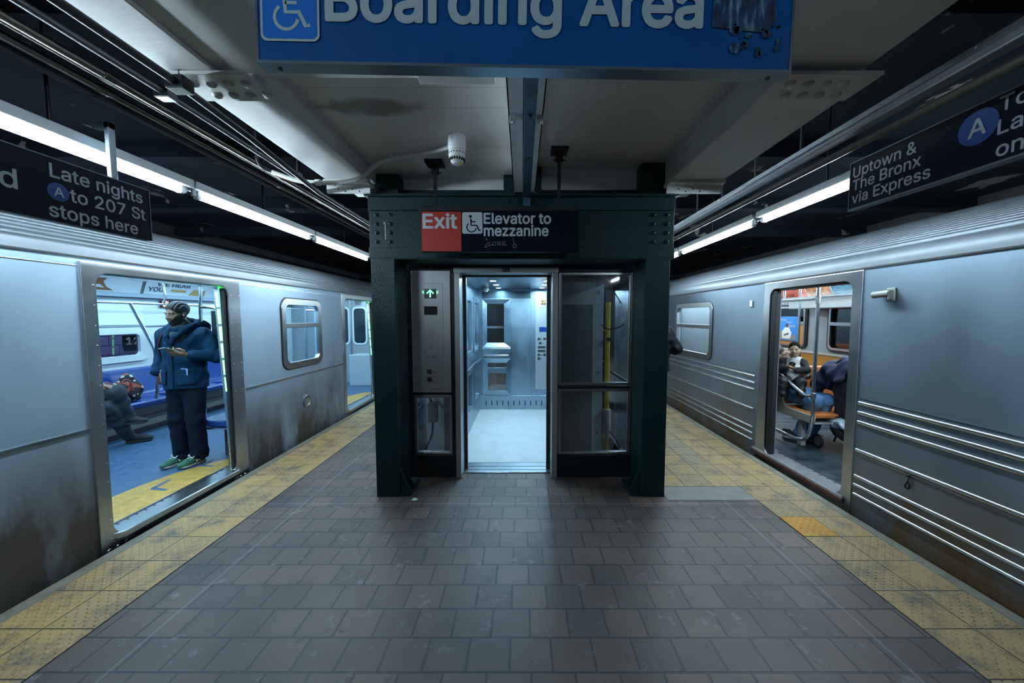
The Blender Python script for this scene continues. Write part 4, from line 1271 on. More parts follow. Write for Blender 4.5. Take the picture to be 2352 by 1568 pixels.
# stanchions
def st(name, pts, r=0.018):
    m_ = MB(); pole(m_, pts, r); return m_.build(name, CHROME, TR, smooth=60)
st('stanchion', [(3.40, 4.27, 0.72), (3.40, 4.27, 2.26)], 0.020)
p_ = st('seat_end_rail', bez([(3.40, 4.27, 1.0), (3.40, 4.27, 0.70), (3.40, 4.265, 0.45), (3.40, 4.33, 0.22), (3.40, 4.48, 0.155), (3.40, 4.70, 0.15), (3.40, 4.98, 0.15)], 6), 0.020)
st('arm_rail', bez([(3.40, 4.27, 0.735), (3.40, 4.40, 0.72), (3.40, 4.60, 0.80), (3.40, 4.80, 0.91), (3.40, 4.90, 0.93), (3.40, 5.05, 0.92)], 6), 0.022)
MB().cyl((3.40, 4.27, 0.70), (3.40, 4.27, 0.77), 0.027, 14).cyl((3.40, 4.27, 1.80), (3.40, 4.27, 1.90), 0.026, 14).build('stanchion_joint', STEEL_TRIM, TR, bevel=0.006)
st('cross_rail', [(3.40, 4.27, 1.86), (3.40, 5.9, 1.86)], 0.016)
st('stanchion', [(4.30, 5.75, 0.06), (4.30, 5.75, 2.26)], 0.018)
st('stanchion', [(3.25, 3.50, 0.06), (3.25, 3.50, 2.26)], 0.017)
st('stanchion', [(3.95, 5.6, 1.84), (3.95, 5.6, 2.26)], 0.016)
# transverse seat seen from its side: beige shell end, orange cushion
mb = MB()
P = [(5.06, 0.98), (4.98, 0.99), (4.90, 0.90), (4.80, 0.55), (4.74, 0.50), (4.66, 0.49), (4.29, 0.49), (4.27, 0.47), (4.28, 0.40), (4.30, 0.39), (5.03, 0.39)]
side_plate(mb, 3.42, -1, P[::-1], [], 0.03)
ss = mb.build('transverse_seat', BEIGE, TR, bevel=0.008)
mb = MB().box((3.45, 4.30, 0.45), (4.25, 4.80, 0.505)).box((3.45, 4.86, 0.50), (4.25, 4.97, 1.0))
mb.build('seat_cushion', SEAT_ORANGE, ss, bevel=0.02, segs=3)
MB().box((3.46, 4.5, 0.06), (3.52, 4.56, 0.40)).box((3.46, 4.3, 0.385), (4.2, 5.0, 0.40)).build('seat_support', PANEL_G, ss)
MB().box((3.41, 4.90, 0.50), (3.422, 5.04, 0.64)).build('access_plate', PANEL_G, ss)
MB().box((3.05, 5.15, 0.06), (3.5, 5.19, 1.0)).build('seat_rear_panel', BEIGE, TR, bevel=0.01)
# ================================================================== green steel portal
def bolt(mb, c, r=0.013):
    mb.lathe([(r * 1.7, 0), (r * 1.7, 0.003), (r, 0.004), (r, 0.014), (r * 0.6, 0.018), (0, 0.018)], c, -Y_, 12)
def column(xa, xb, inner, label):
    t = thing('steel_column', label, 'column', ((xa + xb) / 2, 3.48, 0))
    mb = MB().box((xa, 3.31, 0), (xb, 3.335, 2.17)).box((xa, 3.625, 0), (xb, 3.65, 2.17)).box(((xa + xb) / 2 - .012, 3.335, 0), ((xa + xb) / 2 + .012, 3.625, 2.17))
    mb.box((xa + 0.004, 3.335, 0), (xa + 0.02, 3.625, 2.17)).box((xb - 0.02, 3.335, 0), (xb - 0.004, 3.625, 2.17))
    mb.build('column_shaft', GREEN, t, bevel=0.005)
    s = 1 if inner > (xa + xb) / 2 else -1
    e = xb if s > 0 else xa
    P = [(0, 0), (0.10 * s, 0), (0.10 * s, 0.03), (0.0, 0.26)]
    if s < 0: P = P[::-1]
    MB().sheet(P, [], (e, 3.33, 0), X_, Z_, 0.025).build('base_gusset', GREEN, t, bevel=0.003)
    MB().box((xa - 0.005 if s > 0 else xa - 0.09, 3.32, 0), (xb + 0.09 if s > 0 else xb + 0.005, 3.66, 0.022)).build('base_plate', GREEN, t, bevel=0.004)
    z1 = 2.912 if s > 0 else 3.012
    MB().box((xa - 0.03, 3.37, 2.722), (xb + 0.03, 3.60, z1)).build('column_stub', GREEN, t, bevel=0.004)
    return t
column(-1.338, -1.128, 0, 'dark green steel column left of the elevator, green train glow on it')
column(1.092, 1.312, 0, 'dark green steel column right of the elevator with a few pale chips')
bt = thing('steel_beam', 'dark green steel beam with bolted ends across the two columns', 'beam', (0, 3.4, 2.17))
mb = MB().box((-1.352, 3.335, 2.17), (1.346, 3.36, 2.72)).box((-1.352, 3.31, 2.172), (1.346, 3.335, 2.262)).box((-1.352, 3.312, 2.585), (1.346, 3.335, 2.70))
mb.box((-1.375, 3.285, 2.70), (1.368, 3.62, 2.722)).box((-1.352, 3.31, 2.160), (1.346, 3.64, 2.174)).box((-1.352, 3.60, 2.17), (1.346, 3.62, 2.72))
mb.box((-1.352, 3.36, 2.2), (-1.335, 3.6, 2.7)).box((1.329, 3.36, 2.2), (1.346, 3.6, 2.7))
mb.build('beam_web', GREEN, bt, bevel=0.004)
for sx in (-1, 1):
    for i, xx in enumerate((1.285, 1.165)):
        for k in range(4):
            m_ = MB(); bolt(m_, (sx * xx, 3.335, 2.55 - 0.078 * k)); m_.build('bolt', GREEN, bt, smooth=40)
for xx in (-0.12, 0.08):
    m_ = MB(); bolt(m_, (xx, 3.312, 2.655), 0.014); m_.build('bolt', GREEN, bt, smooth=40)
m_ = MB().box((-0.03, 3.309, 2.61), (-0.02, 3.3125, 2.69)); m_.build('beam_scar', BLACKM, bt)
m_ = MB().box((-1.214, 3.3335, 2.335), (-1.207, 3.3345, 2.487)).box((-1.226, 3.3335, 2.478), (-1.207, 3.3345, 2.486)).box((-1.226, 3.3335, 2.468), (-1.221, 3.3345, 2.486))
m_.build('painted_numeral', SIGN_WHITE, bt)
m_ = MB().box((-0.165, 3.40, 2.722), (0.175, 3.58, 2.99)); m_.build('centre_stub', GREEN, bt, bevel=0.004)
m_ = MB().box((-1.36, 3.5, 2.722), (1.36, 3.52, 2.82)); m_.build('rear_plate', GREEN, bt)

# white riveted beams along the platform
def long_beam(xa, xb, label, group):
    t = thing('ceiling_beam', label, 'beam', ((xa + xb) / 2, 2.5, 2.8))
    mb = MB().box((xa, 1.86, 2.795), (xb, 3.24, 2.83)).box((xa + 0.02, 1.90, 2.83), (xb - 0.004, 3.5, 3.3))
    mb.build('beam_box', WHITE_PAINT, t, bevel=0.008)
    pl = MB().box((xa - 0.03, 1.80, 2.778), (xb + 0.0, 2.02, 2.796)).build('end_plate', WHITE_PAINT, t, bevel=0.004)
    pf = MB().box((xa - 0.02, 3.16, 2.765), (xb + 0.01, 3.30, 2.796)).build('end_plate', WHITE_PAINT, t, bevel=0.004)
    fl = MB().box((xa - 0.02, 3.22, 2.70), (xb + 0.0, 3.24, 2.77)).build('end_flange', WHITE_PAINT, t, bevel=0.003)
    for dy in (1.87, 1.96):
        for i in range(4):
            xx = xa + 0.05 + i * 0.085 + (0.04 if dy > 1.9 else 0)
            m_ = MB().lathe([(0.024, 0), (0.022, 0.008), (0.014, 0.015), (0, 0.018)], (xx, dy, 2.778), -Z_, 14)
            m_.build('rivet', WHITE_PAINT, pl, smooth=60)
    for i in range(4):
        m_ = MB().lathe([(0.018, 0), (0.016, 0.007), (0.010, 0.012), (0, 0.014)], (xa + 0.06 + i * 0.075, 3.19, 2.765), -Z_, 12)
        m_.build('rivet', WHITE_PAINT, pf, smooth=60)
        m_ = MB().lathe([(0.007, 0), (0, 0.001)], (xa + 0.08 + i * 0.06, 3.2185, 2.735 - 0.02 * (i % 2)), -Y_, 10)
        m_.build('bolt_hole', BLACK, fl)
long_beam(-1.64, -1.29, 'white painted riveted ceiling beam running along the left side of the platform', 0)
long_beam(1.25, 1.69, 'white painted riveted ceiling beam running along the right side of the platform', 0)
# the twin-angle hanger with the blue channel
t = thing('ceiling_hanger', 'pair of white steel angles under the ceiling behind the blue sign', 'beam', (0.02, 2.4, 2.7))
for xa, xb in ((-0.072, -0.066), (0.106, 0.112)):
    MB().box((xa, 1.45, 2.71), (xb, 3.30, 2.93 if xa < 0 else 3.03)).build('angle_leg', WHITE_PAINT, t)
MB().box((-0.072, 1.45, 2.71), (0.005, 3.22, 2.716)).build('angle_flange', WHITE_PAINT, t)
MB().box((0.075, 1.45, 2.71), (0.112, 3.22, 2.716)).build('angle_flange', WHITE_PAINT, t)
for xa in (-0.066, 0.078):
    b_ = MB().box((xa, 2.02, 2.690), (xa + 0.034, 2.08, 2.712)).build('splice_clip', WHITE_PAINT, t, bevel=0.003)
    MB().lathe([(0.009, 0), (0.006, 0.008), (0, 0.008)], (xa + 0.017, 2.05, 2.690), -Z_, 10).build('clip_bolt', WHITE_PAINT, b_)
BLUE_P = mat('worn_blue_paint', (0.03, 0.14, 0.24), rough=0.45, vary=0.6, vscale=7, vcol=(0.03, 0.05, 0.07))
t = thing('steel_channel', 'narrow blue painted steel channel between the two white ceiling angles', 'beam', (0.04, 2.4, 2.66))
MB().box((0.010, 1.36, 2.672), (0.072, 3.28, 2.705)).box((0.010, 3.255, 2.60), (0.072, 3.28, 2.70)).build('channel', BLUE_P, t, bevel=0.003)
for yy in (1.95, 2.45, 2.85):
    MB().lathe([(0.013, 0), (0.013, 0.004), (0.007, 0.005), (0.006, 0.014), (0, 0.014)], (0.041, yy, 2.672), -Z_, 10).build('bolt', BLACKM, t)
tag(MB().box((-0.50, 1.66, 2.79), (-0.13, 1.90, 2.822)).build('cover_plate', WHITE_PAINT, bevel=0.004),
    'flat white cover plate under the girder just behind the blue sign', 'cover plate')

# ================================================================== signs
RED = mat('exit_red', (0.42, 0.026, 0.009), rough=0.4)
def wheelchair(mb, org, u, v, s, wd):
    """seated-figure access symbol, drawn in a unit square scaled by s"""
    org = Vector(org); f = lambda P: [(a * s, b * s) for a, b in P]
    mb.sheet(f(circ(0.40, 0.86, 0.075, 18)), [], org, u, v, 0)
    mb.stroke(f([(0.41, 0.74), (0.44, 0.40), (0.72, 0.40), (0.86, 0.12), (0.95, 0.15)]), wd * s, org, u, v)
    mb.stroke(f([(0.43, 0.585), (0.68, 0.585)]), wd * 0.8 * s, org, u, v)
    mb.stroke(f(circ(0.45, 0.30, 0.245, 26, 125, 350)), wd * 0.8 * s, org, u, v)
# exit sign
t = thing('exit_sign', 'hanging red and black exit sign pointing to the elevator', 'sign', (-0.18, 3.13, 2.19))
MB().box((-0.835, 3.10, 2.188), (0.465, 3.16, 2.555)).build('sign_box', SIGN_BLACK, t, bevel=0.004)
MB().box((-0.838, 3.094, 2.515), (0.468, 3.166, 2.560)).build('sign_rail', BLACKM, t, bevel=0.004)
MB().box((-0.825, 3.0965, 2.192), (-0.500, 3.101, 2.512)).build('red_panel', RED, t)
def words_on(t, m, *args, **kw):
    q_ = MB(); q_.text(*args, **kw)
    return q_.build('lettering', m, t)
words_on(t, SIGN_WHITE, 'Exit', (-0.812, 3.095, 2.380), X_, Z_, 0.112, width=0.275, bold=0.022)
words_on(t, SIGN_WHITE, 'Elevator to', (-0.312, 3.098, 2.417), X_, Z_, 0.083, width=0.548, bold=0.02)
words_on(t, SIGN_WHITE, 'mezzanine', (-0.312, 3.098, 2.318), X_, Z_, 0.083, width=0.528, bold=0.02)
mb = MB().sheet(rrect(-0.492, 2.335, -0.325, 2.508, 0.014), [], (0, 3.098, 0), X_, Z_, 0)
sy = mb.build('access_symbol_field', SIGN_WHITE, t)
mb = MB(); wheelchair(mb, (-0.485, 3.0965, 2.340), X_, Z_, 0.155, 0.075); mb.build('access_symbol', SIGN_BLACK, sy)
mb = MB()
for P in ([(0.00, 0.075), (0.02, 0.06)], [(0.035, 0.045), (0.0, 0.02), (-0.01, 0.0), (0.02, 0.012), (0.04, 0.025), (0.03, 0.03)], [(0.05, 0.02), (0.06, 0.045), (0.085, 0.045), (0.08, 0.02), (0.05, 0.02)],
          [(0.10, 0.018), (0.10, 0.045), (0.125, 0.045), (0.12, 0.03), (0.10, 0.03), (0.13, 0.018)], [(0.165, 0.05), (0.14, 0.046), (0.142, 0.018), (0.175, 0.022)], [(0.142, 0.034), (0.16, 0.034)],
          [(0.225, 0.075), (0.235, 0.03)], circ(0.238, 0.012, 0.014, 10) + [(0.252, 0.012)]):
    mb.stroke(P, 0.0035, (-0.30, 3.0975, 2.222), X_, Z_)
g_ = mb.build('graffiti_scrawl', mat('chalk_pen', (0.30, 0.33, 0.36), 0.6), t); g_['label'] = 'thin pale hand-drawn scrawl'
for xx, zt in ((-0.715, 2.92), (0.305, 3.02)):
    pr = MB().box((xx - 0.013, 3.115, 2.54), (xx + 0.013, 3.145, zt - 0.09)).build('hanger_rod', BLACKM, t)
    MB().box((xx - 0.07, 3.06, zt - 0.026), (xx + 0.07, 3.20, zt - 0.001)).box((xx - 0.03, 3.115, zt - 0.10), (xx + 0.03, 3.145, zt - 0.02)).build('hanger_foot', BLACKM, pr, bevel=0.003)
    MB().cyl((xx - 0.05, 3.13, zt - 0.085), (xx + 0.05, 3.13, zt - 0.085), 0.006, 8).build('hanger_pin', BLACKM, pr)
# big blue boarding sign, cut by the top of the picture
ang = math.radians(1.05)
u = Vector((math.cos(ang), 0, -math.sin(ang))); v = Vector((math.sin(ang), 0, math.cos(ang)))
SB = Vector((-0.890, 1.300, 2.510))
BLUE = mat('boarding_sign_blue', (0.001, 0.092, 0.34), rough=0.38, vary=0.28, vscale=4, spec=0.4)
t = thing('boarding_sign', 'large blue wheelchair boarding area sign hanging across the top', 'sign', SB)
def in_sign(a, b, d=0.0):
    return SB + u * a + v * b - Y_ * d
mb = MB(); mb.obox(in_sign(0.897, 0.150, -0.024), u, Y_, v, (0.897, 0.022, 0.150)); mb.build('sign_box', BLUE, t, bevel=0.002)
mb = MB(); mb.obox(in_sign(0.897, -0.004, -0.026), u, Y_, v, (0.899, 0.026, 0.005)); mb.build('bottom_trim', mat('sign_edge_metal', (0.20, 0.27, 0.33), 0.35, 0.8), t)
for a in (0.004, 1.790):
    mb = MB(); mb.obox(in_sign(a, 0.150, -0.024), u, Y_, v, (0.004, 0.0245, 0.150)); mb.build('end_cap', mat('sign_edge_metal', (0.2, 0.27, 0.33), 0.35, 0.8), t)
for a in (0.06, 1.735):
    mb = MB().lathe([(0.008, 0), (0.008, 0.003), (0, 0.003)], in_sign(a, -0.009, -0.03), -v, 10); mb.build('trim_screw', BLACK, t)
LB = mat('access_field_blue', (0.004, 0.16, 0.62), rough=0.4)
LETT = mat('boarding_lettering', (0.42, 0.52, 0.56), rough=0.5)
mb = MB().sheet(rrect(0.018, 0.060, 0.214, 0.262, 0.022), [], in_sign(0, 0, 0.0025), u, v, 0)
fr = mb.build('access_symbol_border', LETT, t)
MB().sheet(rrect(0.026, 0.068, 0.206, 0.254, 0.017), [], in_sign(0, 0, 0.0035), u, v, 0).build('access_symbol_field', LB, fr)
mb = MB(); wheelchair(mb, in_sign(0.034, 0.088, 0.0045), u, v, 0.158, 0.085); mb.build('access_symbol', LETT, fr)
mb = MB(); mb.text('Boarding Area', in_sign(0.238, 0.131, 0.003), u, v, 0.138, width=1.246, bold=0.022)
mb.build('lettering', LETT, t)
def scar_mat():
    m = bpy.data.materials.new('scraped_sign_patch'); m.use_nodes = True
    nt = m.node_tree; L = nt.links.new; b = nt.nodes['Principled BSDF']
    tc = nn(nt, 'ShaderNodeTexCoord')
    mp = nn(nt, 'ShaderNodeMapping'); mp.inputs['Scale'].default_value = (60, 1, 14)
    L(tc.outputs['Object'], mp.inputs[0])
    n = nn(nt, 'ShaderNodeTexNoise'); n.inputs['Scale'].default_value = 1.0; n.inputs['Detail'].default_value = 4
    L(mp.outputs[0], n.inputs[0])
    rp = nn(nt, 'ShaderNodeValToRGB'); e = rp.color_ramp.elements
    e[0].position = 0.36; e[0].color = (0.008, 0.018, 0.035, 1); e[1].position = 0.72; e[1].color = (0.16, 0.30, 0.36, 1)
    x = e.new(0.55); x.color = (0.010, 0.06, 0.14, 1)
    L(n.outputs['Fac'], rp.inputs[0]); L(rp.outputs[0], b.inputs['Base Color']); b.inputs['Roughness'].default_value = 0.7
    return m
mb = MB().sheet([(1.520, 0.13), (1.70, 0.115), (1.735, 0.16), (1.72, 0.296), (1.525, 0.296)], [], in_sign(0, 0, 0.0028), u, v, 0)
rs = random.Random(3)
for i in range(26):
    cx, cy, r_ = 1.58 + rs.random() * 0.17, 0.045 + rs.random() * 0.10, 0.003 + rs.random() ** 3 * 0.017
    P = [(cx + r_ * (0.7 + 0.6 * rs.random()) * math.cos(k * math.pi / 4), cy + r_ * (0.7 + 0.6 * rs.random()) * math.sin(k * math.pi / 4)) for k in range(8)]
    mb.sheet(P, [], in_sign(0, 0, 0.0029), u, v, 0)
g_ = mb.build('scraped_patch', scar_mat(), t); g_['label'] = 'scraped dark patch with peeled paint flakes'
for a in (0.25, 1.5):
    MB().box((in_sign(a, 0).x - 0.015, 1.315, 2.79), (in_sign(a, 0).x + 0.015, 1.345, 2.83)).build('sign_hanger', BLACKM, t)

# black platform signs, parallel to the tracks
t = thing('platform_sign', 'black sign over the left platform edge about late night trains to 207 St', 'sign', (-2.3, 1.2, 2.12))
MB().box((-2.345, 0.2, 2.122), (-2.30, 2.335, 2.425)).build('sign_box', SIGN_BLACK, t, bevel=0.002)
MB().box((-2.348, 0.2, 2.424), (-2.297, 2.337, 2.430)).box((-2.348, 2.333, 2.122), (-2.297, 2.338, 2.43)).build('sign_edge', mat('sign_edge_grey', (0.12, 0.15, 0.18), 0.4, 0.6), t)
words_on(t, SIGN_GREY, 'Late nights', (-2.2985, 1.852, 2.335), Y_, Z_, 0.064, width=0.440, bold=0.012)
words_on(t, SIGN_GREY, 'to 207 St', (-2.2985, 1.928, 2.238), Y_, Z_, 0.064, width=0.375, bold=0.012)
words_on(t, SIGN_GREY, 'stops here', (-2.2985, 1.838, 2.143), Y_, Z_, 0.064, width=0.415, bold=0.012)
words_on(t, SIGN_GREY, 'Blvd', (-2.2985, 1.728, 2.232), Y_, Z_, 0.086, align='R', bold=0.012)
mb = MB(); mb.sheet(circ(1.880, 2.268, 0.044, 30), [], (-2.2985, 0, 0), Y_, Z_, 0)
rb_ = mb.build('route_bullet', ROUTE_BLUE, t); rb_['label'] = 'round blue A route bullet'
words_on(rb_, SIGN_GREY, 'A', (-2.2955, 1.880, 2.246), Y_, Z_, 0.044, align='C', bold=0.015)
for yy in (0.7, 2.19):
    MB().box((-2.37, yy - 0.018, 2.30), (-2.345, yy + 0.018, 2.755)).box((-2.44, yy - 0.018, 2.72), (-2.345, yy + 0.018, 2.755)).build('hanger_post', mat('hanger_grey', (0.22, 0.27, 0.31), 0.4, 0.5), t, bevel=0.003)
t = thing('platform_sign', 'black sign over the right platform edge for uptown and the Bronx via express', 'sign', (2.25, 1.2, 2.3743))
MB().box((2.25, 0.2, 2.3732), (2.295, 2.6036, 2.6946)).build('sign_box', SIGN_BLACK, t, bevel=0.002)
MB().box((2.246, 0.2, 2.3742), (2.25, 2.6036, 2.3861)).box((2.247, 0.2, 2.6904), (2.298, 2.6057, 2.6968)).box((2.246, 2.6004, 2.3743), (2.298, 2.6057, 2.6957)).build('sign_edge', mat('sign_edge_grey', (0.12, 0.15, 0.18), 0.4, 0.6), t)
q = 2.2482
words_on(t, SIGN_GREY, 'Uptown &', (q, 2.58, 2.5896), -Y_, Z_, 0.0664, width=0.4018, bold=0.012)
words_on(t, SIGN_GREY, 'The Bronx', (q, 2.58, 2.505), -Y_, Z_, 0.0664, width=0.4307, bold=0.012)
words_on(t, SIGN_GREY, 'via Express', (q, 2.58, 2.4193), -Y_, Z_, 0.0664, width=0.4843, bold=0.012)
words_on(t, SIGN_GREY, 'To', (q, 1.8107, 2.6121), -Y_, Z_, 0.0664, bold=0.012)
words_on(t, SIGN_GREY, 'Late', (q, 1.8107, 2.5093), -Y_, Z_, 0.0664, bold=0.012)
words_on(t, SIGN_GREY, 'only', (q, 1.8107, 2.4064), -Y_, Z_, 0.0664, bold=0.012)
mb = MB(); mb.sheet(circ(-1.8911, 2.5843, 0.0836, 34), [], (q, 0, 0), -Y_, Z_, 0)
rb_ = mb.build('route_bullet', ROUTE_BLUE, t); rb_['label'] = 'round blue A route bullet'
words_on(rb_, SIGN_GREY, 'A', (q - 0.003, 1.8911, 2.5436), -Y_, Z_, 0.0814, align='C', bold=0.015)
for yy in (0.5, 1.1):
    MB().box((2.262, yy - 0.018, 2.60), (2.282, yy + 0.018, 3.36)).build('hanger_post', BLACKM, t)

# ================================================================== tube lights
TUBE = emis('fluorescent_tube', TUBE_COL, TUBE_E)
HOUS = mat('light_housing', (0.55, 0.58, 0.60), rough=0.35)
def tube_light(x, z, y0, y1, label, group):
    t = thing('fluorescent_light', label, 'light', (x, (y0 + y1) / 2, z + 0.1), group)
    MB().box((x - 0.055, y0 - 0.075, z + 0.035), (x + 0.055, y1 + 0.075, z + 0.095)).build('light_housing', HOUS, t, bevel=0.006)
    MB().cyl((x, y0, z), (x, y1, z), 0.0195, 14).build('tube', TUBE, t, smooth=60)
    for yy, s in ((y0, -1), (y1, 1)):
        MB().box((x - 0.02, yy, z - 0.022), (x + 0.02, yy + s * 0.03, z + 0.04)).box((x - 0.012, yy + s * 0.03, z - 0.008), (x + 0.012, yy + s * 0.06, z + 0.04)).build('tube_socket', HOUS, t, bevel=0.005)
    MB().cyl((x, (y0 + y1) / 2, z + 0.09), (x, (y0 + y1) / 2, 3.36), 0.008, 8).build('hanger_rod', BLACKM, t)
GL, GR = 'tube lights over the left platform edge', 'tube lights over the right platform edge'
tube_light(-2.5, 2.575, 1.30, 2.76, 'bright tube light over the left edge, the one above the late nights sign', GL)
tube_light(-2.5, 2.575, 2.93, 4.38, 'bright tube light over the left edge, second from the late nights sign', GL)
tube_light(-2.5, 2.575, 4.55, 6.00, 'bright tube light over the left edge, ending at the left green column', GL)
tube_light(2.4, 2.605, 2.26, 3.72, 'bright tube light over the right edge, running out from the uptown sign', GR)
tube_light(2.4, 2.605, 3.92, 5.56, 'bright tube light over the right edge, farther one towards the right green column', GR)
tube_light(2.4, 2.605, 5.74, 7.20, 'short sliver of tube light just above the right green column edge', GR)

# ================================================================== pipes, ducts and wires
PIPE_B = mat('pipe_brown_metal', (0.20, 0.18, 0.15), rough=0.28, metal=0.9, vary=0.4, vscale=5, stretch=(1, .3, 1))
PIPE_D = mat('pipe_dark', (0.03, 0.035, 0.04), rough=0.4)
GALV = mat('galvanised_duct', (0.40, 0.43, 0.46), rough=0.32, metal=0.9, vary=0.25, vscale=5)
def run(name, pts, r, m, label, cat, group=None, clips=()):
    t = thing(name, label, cat, pts[0], group)
    mb = MB(); mb.tube(pts, r, 12); mb.build('pipe_run', m, t, smooth=60)
    for c in clips:
        MB().cyl((c[0], c[1] - 0.03, c[2]), (c[0], c[1] + 0.03, c[2]), r * 1.22, 14).build('pipe_coupling', m, t, bevel=0.004)
    return t
GC = 'metal conduits over the left platform edge'
for i, (xx, zz, r_, m_, lb) in enumerate(((-2.12, 2.876, 0.021, PIPE_B, 'brown metal conduit over the left edge, nearest of the bundle to the platform'),
                                     (-2.185, 2.892, 0.013, PIPE_B, 'thin brown conduit, second of the bundle counted from the platform side'),
                                     (-2.26, 2.87, 0.019, PIPE_B, 'brown conduit in the middle of the bundle over the left edge'),
                                     (-2.335, 2.87, 0.021, PIPE_D, 'dark pipe just behind the shiny brown conduits over the left edge'),
                                     (-2.42, 2.906, 0.023, PIPE_D, 'dark outermost pipe of the bundle towards the left track'))):
    run('conduit_pipe', [(xx, Y0 + .1, zz), (xx, 14, zz)], r_, m_, lb, 'pipe', GC, [(xx, 1.98 + 0.05 * i, zz), (xx, 3.35 + 0.08 * i, zz), (xx, 5.4, zz)])
t = run('black_cable', [(-1.96, Y0 + .1, 2.876), (-1.96, 2.3, 2.876), (-1.97, 3.6, 2.86), (-2.0, 14, 2.86)], 0.017, PIPE_D, 'black cable run just inside the brown conduits, hung from clips', 'cable')
for yy in (2.12, 3.3):
    MB().box((-1.97, yy - 0.01, 2.876), (-1.95, yy + 0.01, 3.2)).box((-2.0, yy - 0.03, 2.845), (-1.92, yy + 0.03, 2.90)).build('cable_clip', BLACKM, t, bevel=0.004)
t = run('black_cable', [(-1.60, Y0 + .1, 2.735), (-1.60, 1.75, 2.735), (-1.64, 2.3, 2.73), (-1.72, 3.2, 2.70), (-1.74, 6, 2.70)], 0.018, PIPE_D, 'thick black cable crossing under the left white beam, held by a clamp', 'cable')
MB().box((-1.605, 1.80, 2.73), (-1.59, 1.815, 2.80)).box((-1.645, 1.775, 2.705), (-1.56, 1.84, 2.765)).build('cable_clamp', BLACKM, t, bevel=0.005)
t = thing('cable_duct', 'shiny metal cable duct running over the right platform edge', 'duct', (1.90, 5, 2.735))
MB().box((1.866, Y0 + .1, 2.699), (1.937, 14, 2.771)).build('duct_body', GALV, t, bevel=0.006)
MB().box((1.862, Y0 + .1, 2.730), (1.866, 14, 2.736)).build('duct_lip', CHROME, t)
for yy in (1.2, 2.6, 3.1, 3.6, 4.1, 5.0):
    MB().cyl((1.90, yy, 2.76), (1.90, yy, 3.36), 0.008, 8).build('hanger_rod', BLACKM, t)
for i in range(10):
    MB().lathe([(0.006, 0), (0, 0.003)], (1.866, 1.6 + i * 0.4, 2.757), -X_, 8).build('duct_rivet', CHROME, t)
run('water_pipe', [(2.0, Y0 + .1, 2.676), (2.0, 14, 2.676)], 0.023, mat('pipe_rusty', (0.09, 0.075, 0.06), 0.5, vary=0.4), 'dull brown pipe just below the shiny right-hand cable duct', 'pipe')
# smoke detector with its conduit
t = thing('smoke_detector', 'white domed smoke detector under the left ceiling bay', 'smoke detector', (-0.46, 2.70, 2.92))
MB().lathe([(0.062, 0), (0.064, 0.06), (0.062, 0.085), (0.055, 0.10)], (-0.46, 2.70, 2.92), -Z_, 28).build('detector_base', WHITE_PLASTIC, t, smooth=40)
mb = MB().lathe([(0.056, 0.095), (0.060, 0.115), (0.056, 0.15), (0.045, 0.175), (0.030, 0.19), (0, 0.192)], (-0.46, 2.70, 2.92), -Z_, 28)
hd = mb.build('detector_head', WHITE_PLASTIC, t, smooth=40)
mb = MB()
for k in range(18):
    a = 2 * math.pi * k / 18
    c = Vector((-0.46 + 0.052 * math.cos(a), 2.70 + 0.052 * math.sin(a), 2.92 - 0.162))
    mb.obox(c, (math.cos(a), math.sin(a), 0), (-math.sin(a), math.cos(a), 0), (0, 0, 1), (0.004, 0.005, 0.009))
    c = Vector((-0.46 + 0.0585 * math.cos(a), 2.70 + 0.0585 * math.sin(a), 2.92 - 0.122))
    mb.obox(c, (math.cos(a), math.sin(a), 0), (-math.sin(a), math.cos(a), 0), (0, 0, 1), (0.002, 0.004, 0.003))
mb.build('sensor_slots', BLACK, hd)
MB().lathe([(0.012, 0), (0.006, 0.006), (0, 0.007)], (-0.435, 2.685, 2.733), (0.3, -0.2, -1), 10).build('yellow_cap', mat('yellow_plastic', (0.7, 0.55, 0.08), 0.4), hd)
t = thing('white_conduit', 'white conduit from the smoke detector across to the left conduits', 'pipe', (-1.2, 2.95, 2.9))
P = bez([(-0.48, 2.76, 2.885), (-0.75, 2.90, 2.888), (-1.02, 2.99, 2.888), (-1.17, 3.04, 2.86), (-1.30, 3.07, 2.775), (-1.44, 3.07, 2.740), (-1.66, 3.07, 2.735), (-1.82, 3.06, 2.75), (-2.0, 3.05, 2.81)], 6)
mb = MB(); mb.tube(P, 0.017, 12); mb.build('pipe_run', WHITE_PAINT, t, smooth=60)
MB().cyl((-1.67, 3.07, 2.735), (-1.63, 3.07, 2.735), 0.026, 14).build('pipe_collar', WHITE_PLASTIC, t, bevel=0.004)
MB().box((-1.04, 2.975, 2.875), (-1.00, 3.01, 2.92)).build('pipe_strap', WHITE_PAINT, t, bevel=0.003)
mb = MB(); mb.tube(bez([(-2.0, 3.05, 2.81), (-2.05, 3.0, 2.83), (-2.06, 2.95, 2.92), (-2.06, 2.95, 3.2)], 6), 0.012, 10); mb.build('wire_tail', PIPE_D, t, smooth=60)
# ================================================================== elevator
CABS = mat('cab_steel', (0.36, 0.46, 0.54), rough=0.33, metal=1.0, vary=0.15, vscale=3, rvary=0.08, bump=0.04, bscale=50, bstretch=(1, 1, 0.05))
CABF = mat('cab_floor_pale', (0.52, 0.55, 0.57), rough=0.5, vary=0.15, vscale=5)
BRUSH = mat('landing_panel_steel', (0.50, 0.52, 0.53), rough=0.36, metal=0.72, vary=0.12, vscale=3, bump=0.05, bscale=70, bstretch=(0.06, 1, 1))
LIFT = thing('elevator', 'open glass and steel elevator with bright cab between the green columns', 'elevator', (0, 4, 0))
YF = 3.72
